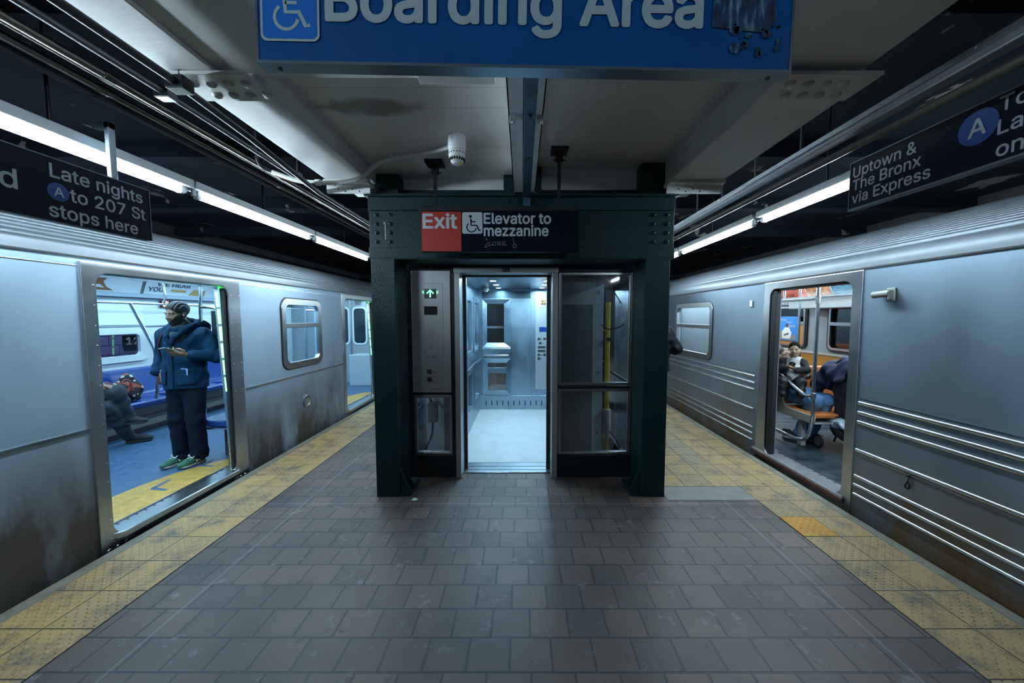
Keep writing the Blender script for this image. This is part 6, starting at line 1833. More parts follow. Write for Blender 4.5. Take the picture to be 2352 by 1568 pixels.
def standing(label, origin, facing, H=1.76, top=NAVY, trous=TROUS, skin=SKIN_T, hair=HAIR_D, cell=0.011, yaw=0.0, pitch=0.1, arms=None, hood=True, beard=True,
             hem=0.83, puff=1.0, feet_turn=0.0, shoes=None, fine=True, inner=HOODIE, quilt=False, braids=True):
    k = H / 1.76
    Fm = frame_at(origin, facing)
    A = arms or {}
    RA = np.array(A.get('R', [(.195, -.01, 1.40), (.265, -.05, 1.15), (.225, .10, .97)])) * k
    LA = np.array(A.get('L', [(-.195, -.01, 1.40), (-.265, -.05, 1.15), (-.225, .06, .93)])) * k
    hc = np.array((0.0, 0.055, 1.625)) * k
    Rh = head_rot(yaw, pitch)
    handR, handL = A.get('handR'), A.get('handL')
    def f_body(p):
        d = head_skin(p, hc, Rh, k)
        d = smin(d, chain(p, np.array([(0, .01, 1.54), (0, -.005, 1.44), (0, -.01, 1.30)]) * k, [.052 * k, .058 * k, .09 * k], .03), .02)
        d = smin(d, chain(p, np.array([(0, -.01, 1.32), (0, 0, 1.12), (0, 0, .95)]) * k, [.12 * k, .12 * k, .115 * k], .05), .05)
        for P in (RA, LA):
            d = smin(d, chain(p, P, [.05 * k, .040 * k, .026 * k], .02), .03)
        for sx, fx in ((-1, -.085), (1, .085)):
            d = smin(d, chain(p, np.array([(sx * .08, 0, .92), (sx * .085, .02, .50), (fx, -.02, .10), (fx, .03, .06)]) * k, [.08 * k, .05 * k, .034 * k, .026 * k], .03), .03)
        for hh in (handR, handL):
            if hh:
                d = smin(d, hand_sdf(p, *hh), .01)
        return d
    xs = max(abs(RA[:, 0]).max(), abs(LA[:, 0]).max()) + .16
    ys = max(RA[:, 1].max(), LA[:, 1].max(), .15) + .20
    root = soft('person', f_body, (-xs, -.25, 0.01), (xs, ys, H + .03), cell if not fine else 0.0065, skin, None, Fm)
    tag(root, label, 'person')
    if True:
        face_bits(root, Fm, hc, Rh, k, hair)
    def f_hair(p):
        q = ((p - hc) @ Rh) / k
        d = ell(q, (0, -.017, .040), (.081, .101, .089))
        if braids:
            d = d - .0035 * np.sin(q[..., 0] * 300 + 0.8 * np.sin(q[..., 1] * 40)) * np.clip(q[..., 2] * 20, 0, 1)
        hl = np.maximum(q[..., 1] * 1.0 - .058 - np.clip(q[..., 2] - .03, -.03, .2) * .50, -(q[..., 2] + .035 + np.clip(q[..., 1] + .06, 0, .2) * .15))
        hl = np.minimum(hl, np.maximum(-(q[..., 2] - .100), q[..., 1] - .085))
        return smax(d, hl, .006) * k
    soft('hair', f_hair, hc - .14, hc + .16, 0.005 if fine else .008, hair, root, Fm)
    if beard:
        def f_beard(p):
            q = ((p - hc) @ Rh) / k
            d = head_skin(p, hc, Rh, k) / k - .0045
            d = smin(d, ell(q, (0, .040, -.100), (.045, .044, .034)), .02)
            cut = np.maximum(q[..., 2] + .040 - np.clip((np.abs(q[..., 0]) - .045) * 1.8, 0, .05), -(q[..., 1] + .005))
            cut = cut + .003 * np.sin(q[..., 1] * 60)
            mo = ell(q, (0, .095, -.062), (.021, .02, .008))
            ch = ell(q, (0, .09, -.018), (.035, .05, .028))
            return smax(smax(smax(d, cut, .014), -mo, .004), -ch, .010) * k
        soft('beard', f_beard, hc - .14, hc + .14, 0.005 if fine else .008, hair, root, Fm)
    def f_top(p):
        x, y, z = p[..., 0], p[..., 1], p[..., 2]
        t = np.clip((z / k - hem) / (1.40 - hem), 0, 1)
        rx = (.205 - .015 * t) * k * puff; ry = (.165 - .02 * t) * k * puff
        q = p * np.array((1, 1, 0))
        rad = np.sqrt((x / rx) ** 2 + ((y + .005) / ry) ** 2)
        d = (rad - 1) * np.minimum(rx, ry)
        d = smax(d, z - 1.36 * k, .08); d = smax(d, hem * k - z, .02)
        d = smin(d, chain(p, np.array([(-.17, -.01, 1.37), (0, -.015, 1.415), (.17, -.01, 1.37)]) * k, [.082 * k * puff, .095 * k, .082 * k * puff], .04), .05)
        for P in (RA, LA):
            d = smin(d, chain(p, P, [.078 * k * puff, .070 * k * puff, .048 * k * puff], .03), .035)
        if quilt:
            d = d - .007 * np.abs(np.sin(z * 30 / k))
        d = d + wrinkle(p, .0042)
        # neck opening
        d = smax(d, -cone(p, np.array((0, .03, 1.47)) * k, np.array((0, .03, 1.75)) * k, .075 * k, .105 * k), .015)
        d = smax(d, -cone(p, np.array((0, .20, 1.35)) * k, np.array((0, .10, 1.52)) * k, .02 * k, .075 * k), .015)
        # cuffs end at the wrists
        return d
    jk = soft('jacket', f_top, (-xs - .02, -.30, hem * k - .03), (xs + .02, ys, 1.62 * k), cell, top, root, Fm, 2)
    if hood:
        def f_hd_(p):
            # stand-up collar that opens in front and the slack hood lying behind it
            hp = (p - np.array((0, .0, 1.475)) * k) @ rotx(-.38)
            r2 = np.sqrt((hp[..., 0] / 1.08) ** 2 + hp[..., 1] ** 2)
            d = np.sqrt((r2 - .108 * k) ** 2 + (hp[..., 2] * .50) ** 2) - .024 * k
            hb = p - np.array((0, -.135, 1.485)) * k
            sh = np.abs(ell(hb, (0, 0, 0), np.array((.150, .095, .125)) * k)) - .017 * k
            sh = smax(sh, (hb @ rotx(.55))[..., 2] - .045 * k, .02)
            d = smin(d, sh, .035)
            for sx in (-1, 1):
                d = smin(d, chain(p, np.array([(sx * .120, -.03, 1.51), (sx * .105, .075, 1.46), (sx * .045, .145, 1.385), (sx * .012, .160, 1.31)]) * k, [.030 * k, .028 * k, .022 * k, .014 * k], .02), .02)
            return d + wrinkle(p, .003, 1.3)
        soft('hood', f_hd_, np.array((-.24, -.30, 1.25)) * k, np.array((.24, .24, 1.68)) * k, .0075, top, jk, Fm, 2)
    def f_in(p):
        d = chain(p, np.array([(0, .045, 1.33), (0, .030, 1.42), (0, .018, 1.505)]) * k, [.10 * k, .095 * k, .078 * k], .03)
        hp = (p - np.array((0, .005, 1.49)) * k) @ rotx(-.25)
        ring = np.sqrt((np.sqrt(hp[..., 0] ** 2 + hp[..., 1] ** 2) - .078 * k) ** 2 + (hp[..., 2] * .8) ** 2) - .020 * k
        d = smin(d, ring, .02)
        return d + wrinkle(p, .003, 1.5)
    soft('hoodie' if hood else 'collar', f_in, np.array((-.16, -.15, 1.25)) * k, np.array((.16, .20, 1.58)) * k, .008, inner, root, Fm)
    def f_tr(p):
        d = chain(p, np.array([(0, -.005, .95), (0, -.01, .86)]) * k, [.15 * k, .14 * k], .04)
        for sx in (-1, 1):
            d = smin(d, chain(p, np.array([(sx * .085, -.005, .88), (sx * .093, .02, .50), (sx * .09, -.015, .06)]) * k, [.106 * k, .082 * k, .078 * k], .03), .025)
        d = smax(d, .062 * k - p[..., 2], .010)
        zz = p[..., 2]
        amp = .0010 + .003 * np.exp(-((zz / k - .50) / .10) ** 2) + .0035 * np.exp(-((zz / k - .12) / .06) ** 2)
        return d + amp / .004 * wrinkle(p, .004, 1.2)
    soft('trousers', f_tr, (-.26, -.22, .05), (.26, .24, 1.06 * k), cell, trous, root, Fm, 2)
    sm = shoes or (mat('shoe_black', (0.012, 0.012, 0.014), 0.5), mat('sole_dark', (0.03, 0.03, 0.03), 0.6), None, None)
    for sx in (-1, 1):
        tx = feet_turn
        sneaker(root, Fm, (sx * .09, -.085), (sx * .09 + .27 * math.sin(tx), -.085 + .285 * math.cos(tx)), 0.0, sm[0], sm[1], letter=sm[2], lace=sm[3])
    return root, Fm, jk

# ---- the man in the left doorway
MO = (-3.600, 3.93, 0.066)
MF = (0.02, -1.0)
wl = (-.185, .215, 1.205)
man, FM, man_jacket = standing('bearded man in navy hooded parka standing in the open left train doorway with a phone', MO, MF, 1.755, cell=0.009, yaw=0.22, pitch=0.20,
    arms={'R': [(.205, -.01, 1.40), (.285, -.07, 1.16), (.225, .085, 1.02)], 'L': [(-.205, -.01, 1.40), (-.335, -.04, 1.165), (-.215, .165, 1.20)],
          'handL': (wl, (.10, .95, .18), (.30, -.05, .95), 1, (.75, .55, .5, .5), .9, 1.0), 'handR': ((.165, .085, .985), (-.35, .1, -.85), (-1, 0, -.1), 1, (.3, .3, .3, .3), .3, 1.0)},
    feet_turn=0.22, shoes=(mat('sneaker_green', (0.045, 0.17, 0.115), 0.75, vary=0.3, vscale=18), mat('sneaker_sole', (0.50, 0.48, 0.42), 0.6), mat('sneaker_letter', (0.55, 0.50, 0.38), 0.6), mat('sneaker_lace', (0.70, 0.72, 0.70), 0.8)))
def Wm(q):
    return Vector(FM[0] @ np.array(q, float) + FM[1])
VX, VY = Vector(FM[0][:, 0]), Vector(FM[0][:, 1])
# front placket, patch pockets, snaps, pale earbud
def front_y(z, x=0.0):
    t_ = min(max((z - .83) / .57, 0), 1)
    rx, ry = .205 - .015 * t_, .165 - .02 * t_
    return ry * math.sqrt(max(0, 1 - (x / rx) ** 2)) - .005
def pocket(x0, x1, z0, z1, nm):
    mb = MB(); N = 8
    V = []
    for j in range(N + 1):
        for i in range(N + 1):
            x = x0 + (x1 - x0) * i / N; z = z0 + (z1 - z0) * j / N
            V.append(Wm((x, front_y(z, x) + .015 + .003 * math.sin(math.pi * i / N), z)))
    n0 = len(V)
    for j in range(N + 1):
        for i in range(N + 1):
            V.append(V[j * (N + 1) + i] - VY * .03)
    F = []
    for j in range(N):
        for i in range(N):
            a = j * (N + 1) + i
            F.append((a, a + N + 1, a + N + 2, a + 1)); F.append((n0 + a, n0 + a + 1, n0 + a + N + 2, n0 + a + N + 1))
    ring = [i for i in range(N)] + [j * (N + 1) + N for j in range(N)] + [N * (N + 1) + N - i for i in range(N)] + [(N - j) * (N + 1) for j in range(N)]
    for a, b in zip(ring, ring[1:] + ring[:1]):
        F.append((a, b, n0 + b, n0 + a))
    mb.add(V, F)
    return mb.build(nm, NAVY, man_jacket, bevel=0.006, smooth=50)
pk = pocket(-.016, .040, .845, 1.33, 'placket')
pk1 = pocket(-.175, -.045, .885, 1.045, 'patch_pocket')
pk2 = pocket(.065, .175, .885, 1.03, 'patch_pocket')
for x in (-.155, -.07):
    MB().lathe([(.008, 0), (.007, .004), (0, .006)], Wm((x, front_y(1.02, x) + .018, 1.02)), VY, 12).build('snap', mat('snap_dark', (0.02, 0.03, 0.04), 0.3, 0.7), pk1, smooth=60)
pp_ = Wm((-.11, front_y(1.05, -.11) + .008, 1.02))
mb = MB(); mb.obox(pp_ + Z_ * .001 + VX * .01, VX + Z_ * .06, Z_ - VX * .06, VY, (.040, .034, .002))
tag(mb.build('folded_paper', mat('paper_pale_blue', (0.25, 0.34, 0.60), 0.7)), 'folded pale blue and white paper sticking out of the standing man\'s coat pocket', 'paper')
hcm = np.array((0.0, 0.055, 1.625)) * (1.755 / 1.76); Rhm = head_rot(.22, .20)
e_ = Vector(FM[0] @ (hcm + Rhm @ np.array((-.083, .004, -.016))) + FM[1])
tag(MB().lathe([(.007, 0), (.007, .006), (.004, .009), (0, .01)], e_, Vector(FM[0] @ Rhm @ np.array((-1, .3, 0))), 12).build('earbud', WHITE_PLASTIC, smooth=60), 'white earbud in the ear of the standing bearded man', 'earbud')
# phone in the left hand
t = thing('smartphone', 'slim phone held in the left hand of the bearded man', 'phone', Wm((-.165, .34, 1.235)))
ph_a = (VX * .20 + VY * .92 + Z_ * .34).normalized(); ph_n = (VX * .12 - VY * .34 + Z_ * .93).normalized()
ph_n = (ph_n - ph_a * ph_n.dot(ph_a)).normalized(); ph_s = ph_a.cross(ph_n)
pc = Wm((-.165, .345, 1.262))
mb = MB(); mb.obox(pc, ph_a, ph_s, ph_n, (.075, .037, .0042)); mb.build('phone_body', mat('phone_grey', (0.25, 0.27, 0.30), 0.3, 0.6), t, bevel=0.003)
mb = MB(); mb.obox(pc + ph_n * .0045, ph_a, ph_s, ph_n, (.071, .034, .0004)); mb.build('phone_screen', mat('phone_screen', (0.01, 0.012, 0.015), 0.1), t)
# burgundy backpack behind his right hip with one strap over the shoulder
BURG = mat('backpack_burgundy', (0.13, 0.022, 0.040), rough=0.75, vary=0.3, vscale=12, bump=0.2, bscale=60)
t = thing('backpack', 'burgundy backpack slung behind the bearded man\'s right side', 'backpack', Wm((.22, -.2, .85)))
def f_bag(p):
    d = rbox(p, (.315, -.17, .985), (.075, .085, .165), .06)
    return d + wrinkle(p, .004)
soft('pack_body', f_bag, (.20, -.30, .77), (.43, -.04, 1.2), .010, BURG, t, FM)
def f_pk(p):
    return rbox(p, (.385, -.16, .93), (.026, .06, .085), .025) + wrinkle(p, .002)
soft('pack_pocket', f_pk, (.34, -.26, .82), (.43, -.07, 1.05), .009, BURG, t, FM)
mb = MB(); mb.tube([Wm(q) for q in bez([(.27, -.17, 1.14), (.20, -.125, 1.36), (.165, -.02, 1.462), (.155, .070, 1.405), (.185, .085, 1.30), (.225, .03, 1.20), (.24, -.06, 1.12)], 6)], .009, 8)
mb.build('shoulder_strap', BURG, t, smooth=80)

# ---- the seated person with crossed legs in the left train (upper body behind the door edge)
PANT_G = mat('trousers_slate', (0.030, 0.042, 0.058), rough=0.85, vary=0.3, vscale=8)
SHIRT_B = mat('shirt_blue', (0.08, 0.30, 0.60), rough=0.8, vary=0.2, vscale=8)
SHOE_K = mat('shoe_black_knit', (0.010, 0.011, 0.013), rough=0.7)
def f_seat(p):
    d = head_skin(p, (-5.30, 4.20, 1.36), np.array(frame_at((0, 0, 0), (1, .15))[0]))
    d = smin(d, chain(p, [(-5.32, 4.2, 1.28), (-5.36, 4.2, 1.15), (-5.36, 4.22, .66)], [.055, .13, .13], .05), .03)
    d = smin(d, chain(p, [(-5.34, 4.40, 1.10), (-5.25, 4.42, .86), (-5.02, 4.36, .84)], [.045, .04, .028], .02), .03)
    d = smin(d, chain(p, [(-5.34, 4.00, 1.10), (-5.26, 3.98, .86), (-5.05, 4.1, .84)], [.045, .04, .028], .02), .03)
    d = smin(d, chain(p, [(-5.36, 4.30, .64), (-4.90, 4.40, .74), (-4.90, 4.50, .40)], [.08, .055, .035], .02), .03)
    d = smin(d, chain(p, [(-5.36, 4.14, .62), (-4.92, 4.32, .58), (-4.95, 4.58, .18)], [.08, .055, .035], .02), .03)
    d = smin(d, hand_sdf(p, (-5.02, 4.36, .84), (1, .1, -.1), (0, 0, -1), 1, (.4, .4, .4, .4), .3), .01)
    return smin(d, hand_sdf(p, (-5.05, 4.1, .84), (1, .3, -.1), (0, 0, -1), -1, (.4, .4, .4, .4), .3), .01)
sp2 = soft('person', f_seat, (-5.55, 3.85, .1), (-4.75, 4.75, 1.55), .011, SKIN_T)
tag(sp2, 'seated person with crossed legs and black shoes on the blue train bench', 'person')
def f_sh(p):
    d = chain(p, [(-5.36, 4.2, 1.15), (-5.37, 4.2, .90), (-5.36, 4.22, .66)], [.155, .16, .155], .05)
    d = smin(d, chain(p, [(-5.34, 4.40, 1.10), (-5.25, 4.44, .87), (-5.08, 4.40, .82)], [.07, .06, .05], .03), .04)
    d = smin(d, chain(p, [(-5.34, 4.00, 1.10), (-5.26, 3.98, .86), (-5.08, 4.1, .84)], [.07, .06, .05], .03), .04)
    return d + wrinkle(p, .004)
soft('shirt', f_sh, (-5.57, 3.85, .50), (-5.0, 4.56, 1.32), .012, SHIRT_B, sp2)
def f_pg(p):
    d = chain(p, [(-5.36, 4.30, .64), (-4.89, 4.41, .745), (-4.885, 4.52, .42)], [.11, .085, .062], .03)
    d = smin(d, chain(p, [(-5.36, 4.14, .62), (-4.92, 4.32, .57), (-4.945, 4.56, .17)], [.11, .085, .060], .03), .02)
    return d + wrinkle(p, .005)
soft('trousers', f_pg, (-5.5, 3.98, .08), (-4.72, 4.66, .90), .010, PANT_G, sp2, None, 2)
I3 = (np.eye(3), np.zeros(3))
sneaker(sp2, I3, (-4.99, 4.55), (-4.77, 4.70), .066, SHOE_K, mat('sole_dark', (0.03, 0.03, 0.03), 0.6))
sneaker(sp2, (rotz(0) @ np.eye(3), np.array((0, 0, 0))), (-4.96, 4.46), (-4.70, 4.58), .325, SHOE_K, mat('sole_dark', (0.03, 0.03, 0.03), 0.6))

# patterned bag on the bench beside them
def bag_mat():
    m = bpy.data.materials.new('patterned_cloth'); m.use_nodes = True
    nt = m.node_tree; L = nt.links.new; b = nt.nodes['Principled BSDF']
    tc = nn(nt, 'ShaderNodeTexCoord')
    vo = nn(nt, 'ShaderNodeTexVoronoi'); vo.inputs['Scale'].default_value = 14
    L(tc.outputs['Object'], vo.inputs['Vector'])
    rp = nn(nt, 'ShaderNodeValToRGB'); rp.color_ramp.interpolation = 'CONSTANT'; e = rp.color_ramp.elements
    e[0].position = 0; e[0].color = (0.50, 0.47, 0.44, 1); e[1].position = 0.34; e[1].color = (0.008, 0.008, 0.012, 1)
    L(vo.outputs['Distance'], rp.inputs[0])
    nz = nn(nt, 'ShaderNodeTexNoise'); nz.inputs['Scale'].default_value = 6; L(tc.outputs['Object'], nz.inputs[0])
    r2 = nn(nt, 'ShaderNodeValToRGB'); r2.color_ramp.interpolation = 'CONSTANT'; r2.color_ramp.elements[1].position = 0.60
    r2.color_ramp.elements[0].color = (0, 0, 0, 1); r2.color_ramp.elements[1].color = (1, 1, 1, 1)
    L(nz.outputs['Fac'], r2.inputs[0])
    mx = nn(nt, 'ShaderNodeMix', data_type='RGBA'); L(r2.outputs[0], mx.inputs[0]); L(rp.outputs[0], mx.inputs[6]); mx.inputs[7].default_value = (0.28, 0.05, 0.035, 1)
    L(mx.outputs[2], b.inputs['Base Color']); b.inputs['Roughness'].default_value = 0.8
    return m
BAGM = bag_mat()
t = thing('cloth_bag', 'black, white and red patterned cloth bag on the blue bench', 'bag', (-5.22, 4.82, .53))
def f_cb(p):
    d = ell(p, (-5.24, 4.86, .66), (.13, .16, .15))
    d = smin(d, ell(p, (-5.24, 4.62, .70), (.11, .17, .13)), .06)
    d = smin(d, ell(p, (-5.27, 4.90, .80), (.06, .08, .09)), .05)
    d = smax(d, .528 - p[..., 2], .02)
    return d + wrinkle(p, .010, .8)
soft('bag_body', f_cb, (-5.42, 4.40, .50), (-5.08, 5.06, .94), .010, BAGM, t)
mb = MB(); mb.tube(bez([(-5.14, 4.66, .76), (-5.12, 4.72, .84), (-5.13, 4.80, .80), (-5.12, 4.82, .68)], 6), .010, 8); mb.build('bag_handle', mat('bag_red', (0.30, 0.06, 0.04), 0.7), t, smooth=80)

# ---- right train: adult in jeans with toddler on the lap
JEANS = mat('jeans_light_blue', (0.10, 0.24, 0.46), rough=0.85, vary=0.25, vscale=10)
COAT_K = mat('coat_black', (0.009, 0.012, 0.018), rough=0.5, vary=0.3, vscale=10)
RA_ = np.array(frame_at((0, 0, 0), (-.15, -1))[0])
def f_ad(p):
    d = head_skin(p, (3.40, 5.12, 1.42), RA_)
    d = smin(d, chain(p, [(3.42, 5.14, 1.33), (3.46, 5.14, 1.18), (3.55, 5.05, .68)], [.055, .12, .12], .05), .03)
    d = smin(d, chain(p, [(3.62, 5.10, 1.12), (3.74, 4.92, .93), (3.66, 4.72, .90)], [.045, .038, .027], .02), .03)
    d = smin(d, chain(p, [(3.32, 5.10, 1.12), (3.28, 4.95, .98), (3.36, 4.80, 1.12)], [.045, .038, .027], .02), .03)
    for x in (3.58, 3.72):
        d = smin(d, chain(p, [(x, 5.0, .62), (x, 4.46, .62), (x - .03, 4.66, .20), (x, 4.60, .14)], [.075, .055, .035, .03], .02), .03)
    d = smin(d, hand_sdf(p, (3.36, 4.80, 1.12), (.25, -.5, .85), (.8, -.2, -.3), 1, (.9, .9, .9, .9), .6), .01)
    return smin(d, hand_sdf(p, (3.66, 4.72, .90), (-.9, -.3, .1), (0, .8, .2), 1, (.5, .5, .5, .5), .4), .01)
ad = soft('person', f_ad, (3.15, 4.2, .08), (3.9, 5.35, 1.58), .010, SKIN_LT)
tag(ad, 'adult in black coat and light blue jeans seated in the right train, with a toddler', 'person')
def f_ac(p):
    d = chain(p, [(3.46, 5.14, 1.16), (3.50, 5.12, .92), (3.55, 5.04, .72)], [.165, .17, .165], .05)
    d = smin(d, chain(p, [(3.62, 5.10, 1.12), (3.75, 4.92, .93), (3.68, 4.75, .895)], [.075, .065, .050], .03), .04)
    d = smin(d, chain(p, [(3.32, 5.10, 1.12), (3.27, 4.95, .98), (3.35, 4.82, 1.09)], [.075, .065, .045], .03), .04)
    return d + wrinkle(p, .006)
soft('coat', f_ac, (3.12, 4.65, .55), (3.88, 5.36, 1.36), .011, COAT_K, ad)
def f_aj(p):
    d = None
    for x in (3.58, 3.72):
        c = chain(p, [(x, 5.0, .635), (x, 4.47, .63), (x - .03, 4.65, .17)], [.105, .085, .062], .03)
        d = c if d is None else smin(d, c, .02)
    return d + wrinkle(p, .004)
soft('jeans', f_aj, (3.40, 4.33, .10), (3.90, 5.14, .78), .010, JEANS, ad, None, 2)
HAIR_S = mat('hair_short_dark', (0.006, 0.005, 0.0045), rough=0.8, spec=0.15)
def f_ah(p):
    q = (p - np.array((3.40, 5.12, 1.42))) @ RA_
    return smax(ell(q, (0, -.02, .03), (.09, .11, .10)), q[..., 1] * 1.0 - .055 - np.clip(q[..., 2] - .03, -.03, .2) * .5, .008)
soft('hair', f_ah, (3.24, 4.96, 1.26), (3.56, 5.30, 1.58), .009, HAIR_S, ad)
face_bits(ad, I3, (3.40, 5.12, 1.42), RA_, 1.0, HAIR_S)
WS = mat('sole_white', (0.62, 0.64, 0.66), 0.5)
sneaker(ad, I3, (3.47, 4.86), (3.64, 4.63), .060, SHOE_K, WS)
sneaker(ad, I3, (3.60, 4.84), (3.76, 4.60), .060, SHOE_K, WS)

# toddler
TS = 0.80
TO = np.array((3.535, 4.78, 0.78)); TFc = (-.70, -.72)
FT = frame_at(TO, TFc)
tc_ = np.array((0.0, 0.03, .455)); Rt = head_rot(-.12, .06)
def f_td(p):
    d = head_skin(p, tc_, Rt, TS)
    q = ((p - tc_) @ Rt)
    d = smin(d, ell(q, (0, .012, -.03), (.060, .058, .055)), .02)
    d = smin(d, chain(p, [(0, .01, .36), (0, 0, .30), (0, 0, .10)], [.035, .075, .085], .03), .02)
    d = smin(d, chain(p, [(-.085, 0, .29), (-.13, .05, .20), (-.03, .13, .20)], [.032, .028, .020], .02), .02)
    d = smin(d, chain(p, [(.085, 0, .29), (.12, .06, .19), (.05, .12, .21)], [.032, .028, .020], .02), .02)
    d = smin(d, chain(p, [(-.05, .0, .06), (-.10, .16, .05), (-.11, .20, -.10)], [.05, .04, .03], .02), .03)
    d = smin(d, chain(p, [(.05, .0, .06), (.08, .17, .05), (.08, .21, -.10)], [.05, .04, .03], .02), .03)
    d = smin(d, hand_sdf(p, (-.03, .135, .205), (.7, .4, .5), (0, 1, -.5), -1, (.7, .7, .7, .7), .5, .55), .006)
    return smin(d, hand_sdf(p, (.05, .125, .215), (-.5, .5, .5), (0, 1, -.5), 1, (.7, .7, .7, .7), .5, .55), .006)
td = soft('person', f_td, (-.22, -.14, -.2), (.22, .30, .60), .0065, SKIN_LT, None, FT)
tag(td, 'toddler in white and black top sitting on the lap in the right train, looking out', 'person')
face_bits(td, FT, tc_, Rt, TS, HAIR_S, lips=(0.30, 0.13, 0.11))
def f_th(p):
    q = ((p - tc_) @ Rt) / TS
    d = ell(q, (0, -.016, .040), (.079, .099, .088))
    hl = np.maximum(q[..., 1] - .050 - np.clip(q[..., 2] - .03, -.03, .2) * .50, -(q[..., 2] + .03))
    hl = np.minimum(hl, np.maximum(-(q[..., 2] - .092), q[..., 1] - .09))
    return smax(d, hl, .006) * TS
soft('hair', f_th, tc_ - .12, tc_ + .13, .006, HAIR_S, td, FT)
def f_tt(p):
    d = chain(p, [(0, -.002, .315), (0, 0, .20), (0, 0, .09)], [.085, .095, .10], .03)
    d = smax(d, p[..., 2] - .355, .02)
    return d + wrinkle(p, .003, 1.4)
soft('shirt', f_tt, (-.14, -.13, .0), (.14, .13, .40), .008, mat('toddler_shirt_white', (0.62, 0.64, 0.66), 0.85), td, FT)
def f_ts(p):
    d = chain(p, [(-.085, 0, .295), (-.135, .05, .20), (-.05, .125, .20)], [.052, .048, .036], .02)
    d = np.minimum(d, chain(p, [(.085, 0, .295), (.125, .06, .19), (.065, .115, .21)], [.050, .046, .036], .02))
    return d + wrinkle(p, .003, 1.5)
soft('sleeves', f_ts, (-.22, -.08, .12), (.22, .20, .38), .007, mat('toddler_sleeve_black', (0.008, 0.011, 0.018), 0.8), td, FT)
def f_tp(p):
    d = chain(p, [(-.05, .0, .06), (-.10, .16, .055), (-.11, .20, -.10)], [.075, .058, .045], .02)
    d = smin(d, chain(p, [(.05, .0, .06), (.08, .17, .055), (.08, .21, -.10)], [.075, .058, .045], .02), .03)
    return d + wrinkle(p, .004, 1.3)
soft('trousers', f_tp, (-.2, -.11, -.18), (.2, .30, .16), .008, COAT_K, td, FT)
Wt = lambda q: Vector(FT[0] @ np.array(q, float) + FT[1])
mb = MB(); mb.text('R', Wt((.030, .100, .225)), -Vector(FT[0][:, 0]), Z_, .065, width=.055, bold=.06); mb.build('shirt_print', EYE_D, td)

# stroller with dark hood, draped jacket, basket
t = thing('stroller', 'dark folding stroller with navy jacket over it, just inside the right train doorway', 'stroller', (3.85, 4.3, .056))
STD = mat('stroller_fabric', (0.010, 0.012, 0.020), rough=0.7, vary=0.3, vscale=8)
NAV2 = mat('draped_navy', (0.012, 0.02, 0.065), rough=0.75, vary=0.4, vscale=7)
def f_hd(p):
    d = ell(p, (3.92, 4.25, .86), (.22, .30, .28))
    d = smin(d, rbox(p, (3.90, 4.20, .66), (.17, .22, .22), .08), .06)
    return d + wrinkle(p, .006)
soft('stroller_hood', f_hd, (3.62, 3.88, .38), (4.20, 4.60, 1.20), .013, STD, t)
def f_dr(p):
    d = ell(p, (3.90, 4.30, .93), (.235, .32, .235))
    d = np.abs(d) - .022
    d = smax(d, .84 - .55 * (p[..., 1] - 4.36) - p[..., 2], .03)
    d = smin(d, chain(p, [(3.72, 4.50, 1.02), (3.70, 4.58, .82), (3.74, 4.60, .70)], [.06, .07, .05], .03), .05)
    return d + wrinkle(p, .012, .7)
soft('draped_jacket', f_dr, (3.60, 3.90, .55), (4.22, 4.72, 1.24), .013, NAV2, t)
mb = MB()
for sx in (3.80, 4.06):
    mb.tube([(sx, 4.42, .14), (sx, 4.30, .48), (sx, 4.05, .95), (sx, 3.98, 1.05)], .011, 8); mb.tube([(sx, 3.98, .14), (sx, 4.18, .50), (sx, 4.40, .66)], .011, 8)
mb.tube([(3.70, 4.30, .47), (4.10, 4.30, .47)], .011, 8)
mb.build('stroller_frame', BLACKM, t, smooth=60)
def f_bk(p):
    d = ell(p, (3.90, 4.22, .34), (.23, .28, .17))
    return smax(d, p[..., 2] - .34 - .25 * (p[..., 1] - 4.2), .02) + wrinkle(p, .005)
soft('stroller_basket', f_bk, (3.63, 3.9, .12), (4.18, 4.55, .50), .013, STD, t)
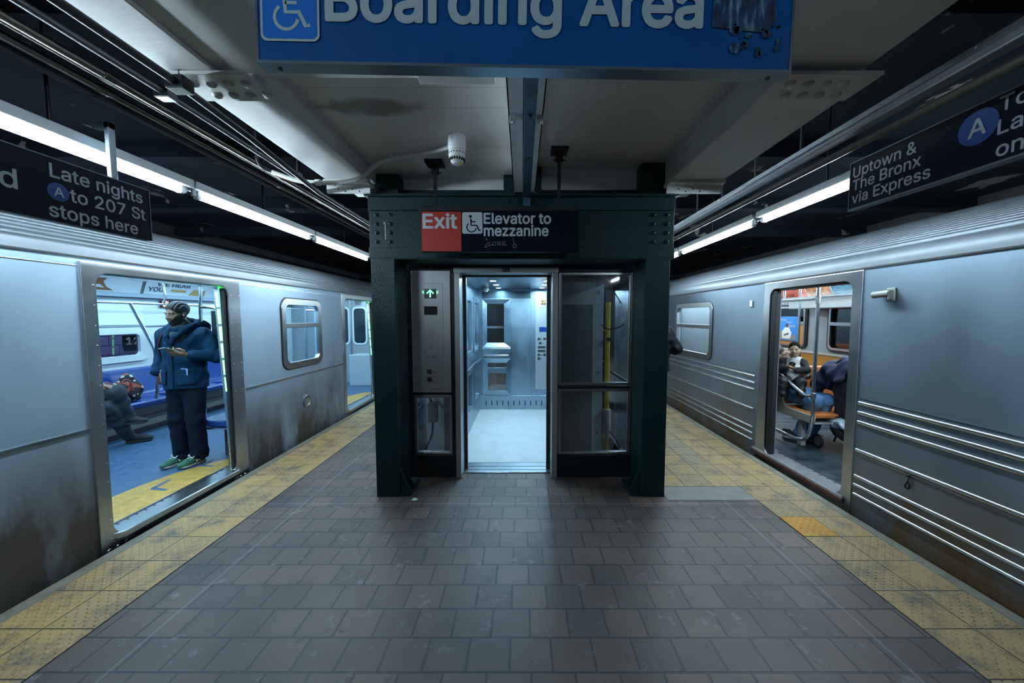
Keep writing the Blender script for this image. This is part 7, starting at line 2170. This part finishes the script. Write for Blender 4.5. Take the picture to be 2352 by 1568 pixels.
for wx, wy in ((3.62, 4.44), (3.66, 4.00), (4.16, 4.44), (4.16, 4.00)):
    w_ = MB(); w_.tube([(wx, wy + .07 * math.cos(a), .141 + .07 * math.sin(a)) for a in [2 * math.pi * k / 24 for k in range(24)]], .016, 10, closed=True)
    wo = w_.build('wheel', BLACK, t, smooth=80)
    MB().cyl((wx - .012, wy, .141), (wx + .012, wy, .141), .058, 18).build('wheel_hub', mat('hub_grey', (0.10, 0.11, 0.12), 0.4), wo, bevel=0.004)
    MB().box((wx + .015, wy - .03, .10), (wx + .03, wy + .03, .22)).build('wheel_fork', mat('fork_grey', (0.22, 0.24, 0.25), 0.4), wo, bevel=0.005)
def f_pb(p):
    d = ell(p, (3.86, 4.24, .40), (.20, .22, .085))
    return d + wrinkle(p, .016, 1.1)
tag(soft('plastic_bag', f_pb, (3.62, 3.98, .27), (4.10, 4.50, .54), .010, mat('plastic_bag_white', (0.55, 0.60, 0.63), 0.3, vary=0.55, vscale=9, vcol=(0.10, 0.18, 0.24))), 'crumpled white plastic bag in the stroller basket', 'bag')

# ---- people farther along the platform, partly behind the elevator
DKJ = mat('jacket_dark_puffer', (0.003, 0.0045, 0.008), rough=0.65, spec=0.25)
BGJ = mat('jacket_beige_puffer', (0.34, 0.32, 0.28), rough=0.6, vary=0.2, vscale=6)
JE2 = mat('jeans_mid_blue', (0.03, 0.10, 0.22), rough=0.85)
standing('person in dark puffer jacket hidden behind the right green column, one elbow showing', (1.83, 5.12, 0.0), (-.3, 1), 1.78, top=DKJ, trous=TROUS, cell=.014, hood=False, beard=False, fine=False, puff=1.05, quilt=True, hem=.9, braids=False,
         arms={'R': [(.20, -.01, 1.42), (.285, -.10, 1.20), (.20, .10, 1.28)], 'L': [(-.20, -.01, 1.42), (-.285, -.10, 1.20), (-.15, .12, 1.26)], 'handR': ((.19, .12, 1.29), (-.4, .8, .2), (-1, 0, 0), -1, (.6, .6, .6, .6), .5, 1.0), 'handL': ((-.14, .14, 1.27), (.4, .8, .2), (1, 0, 0), 1, (.6, .6, .6, .6), .5, 1.0)})
standing('person in quilted beige puffer coat glimpsed through the right elevator glass', (1.56, 5.95, 0.0), (1, -.2), 1.70, top=BGJ, trous=JE2, cell=.014, hood=True, beard=False, fine=False, puff=1.15, quilt=True, hem=.80, braids=False, skin=SKIN_LT,
         arms={'handR': ((.225, .10, .93), (-.05, .2, -.95), (-1, 0, 0), 1, (.3, .3, .3, .3), .3, 1.0), 'handL': ((-.225, .06, .90), (.05, .2, -.95), (1, 0, 0), -1, (.3, .3, .3, .3), .3, 1.0)})
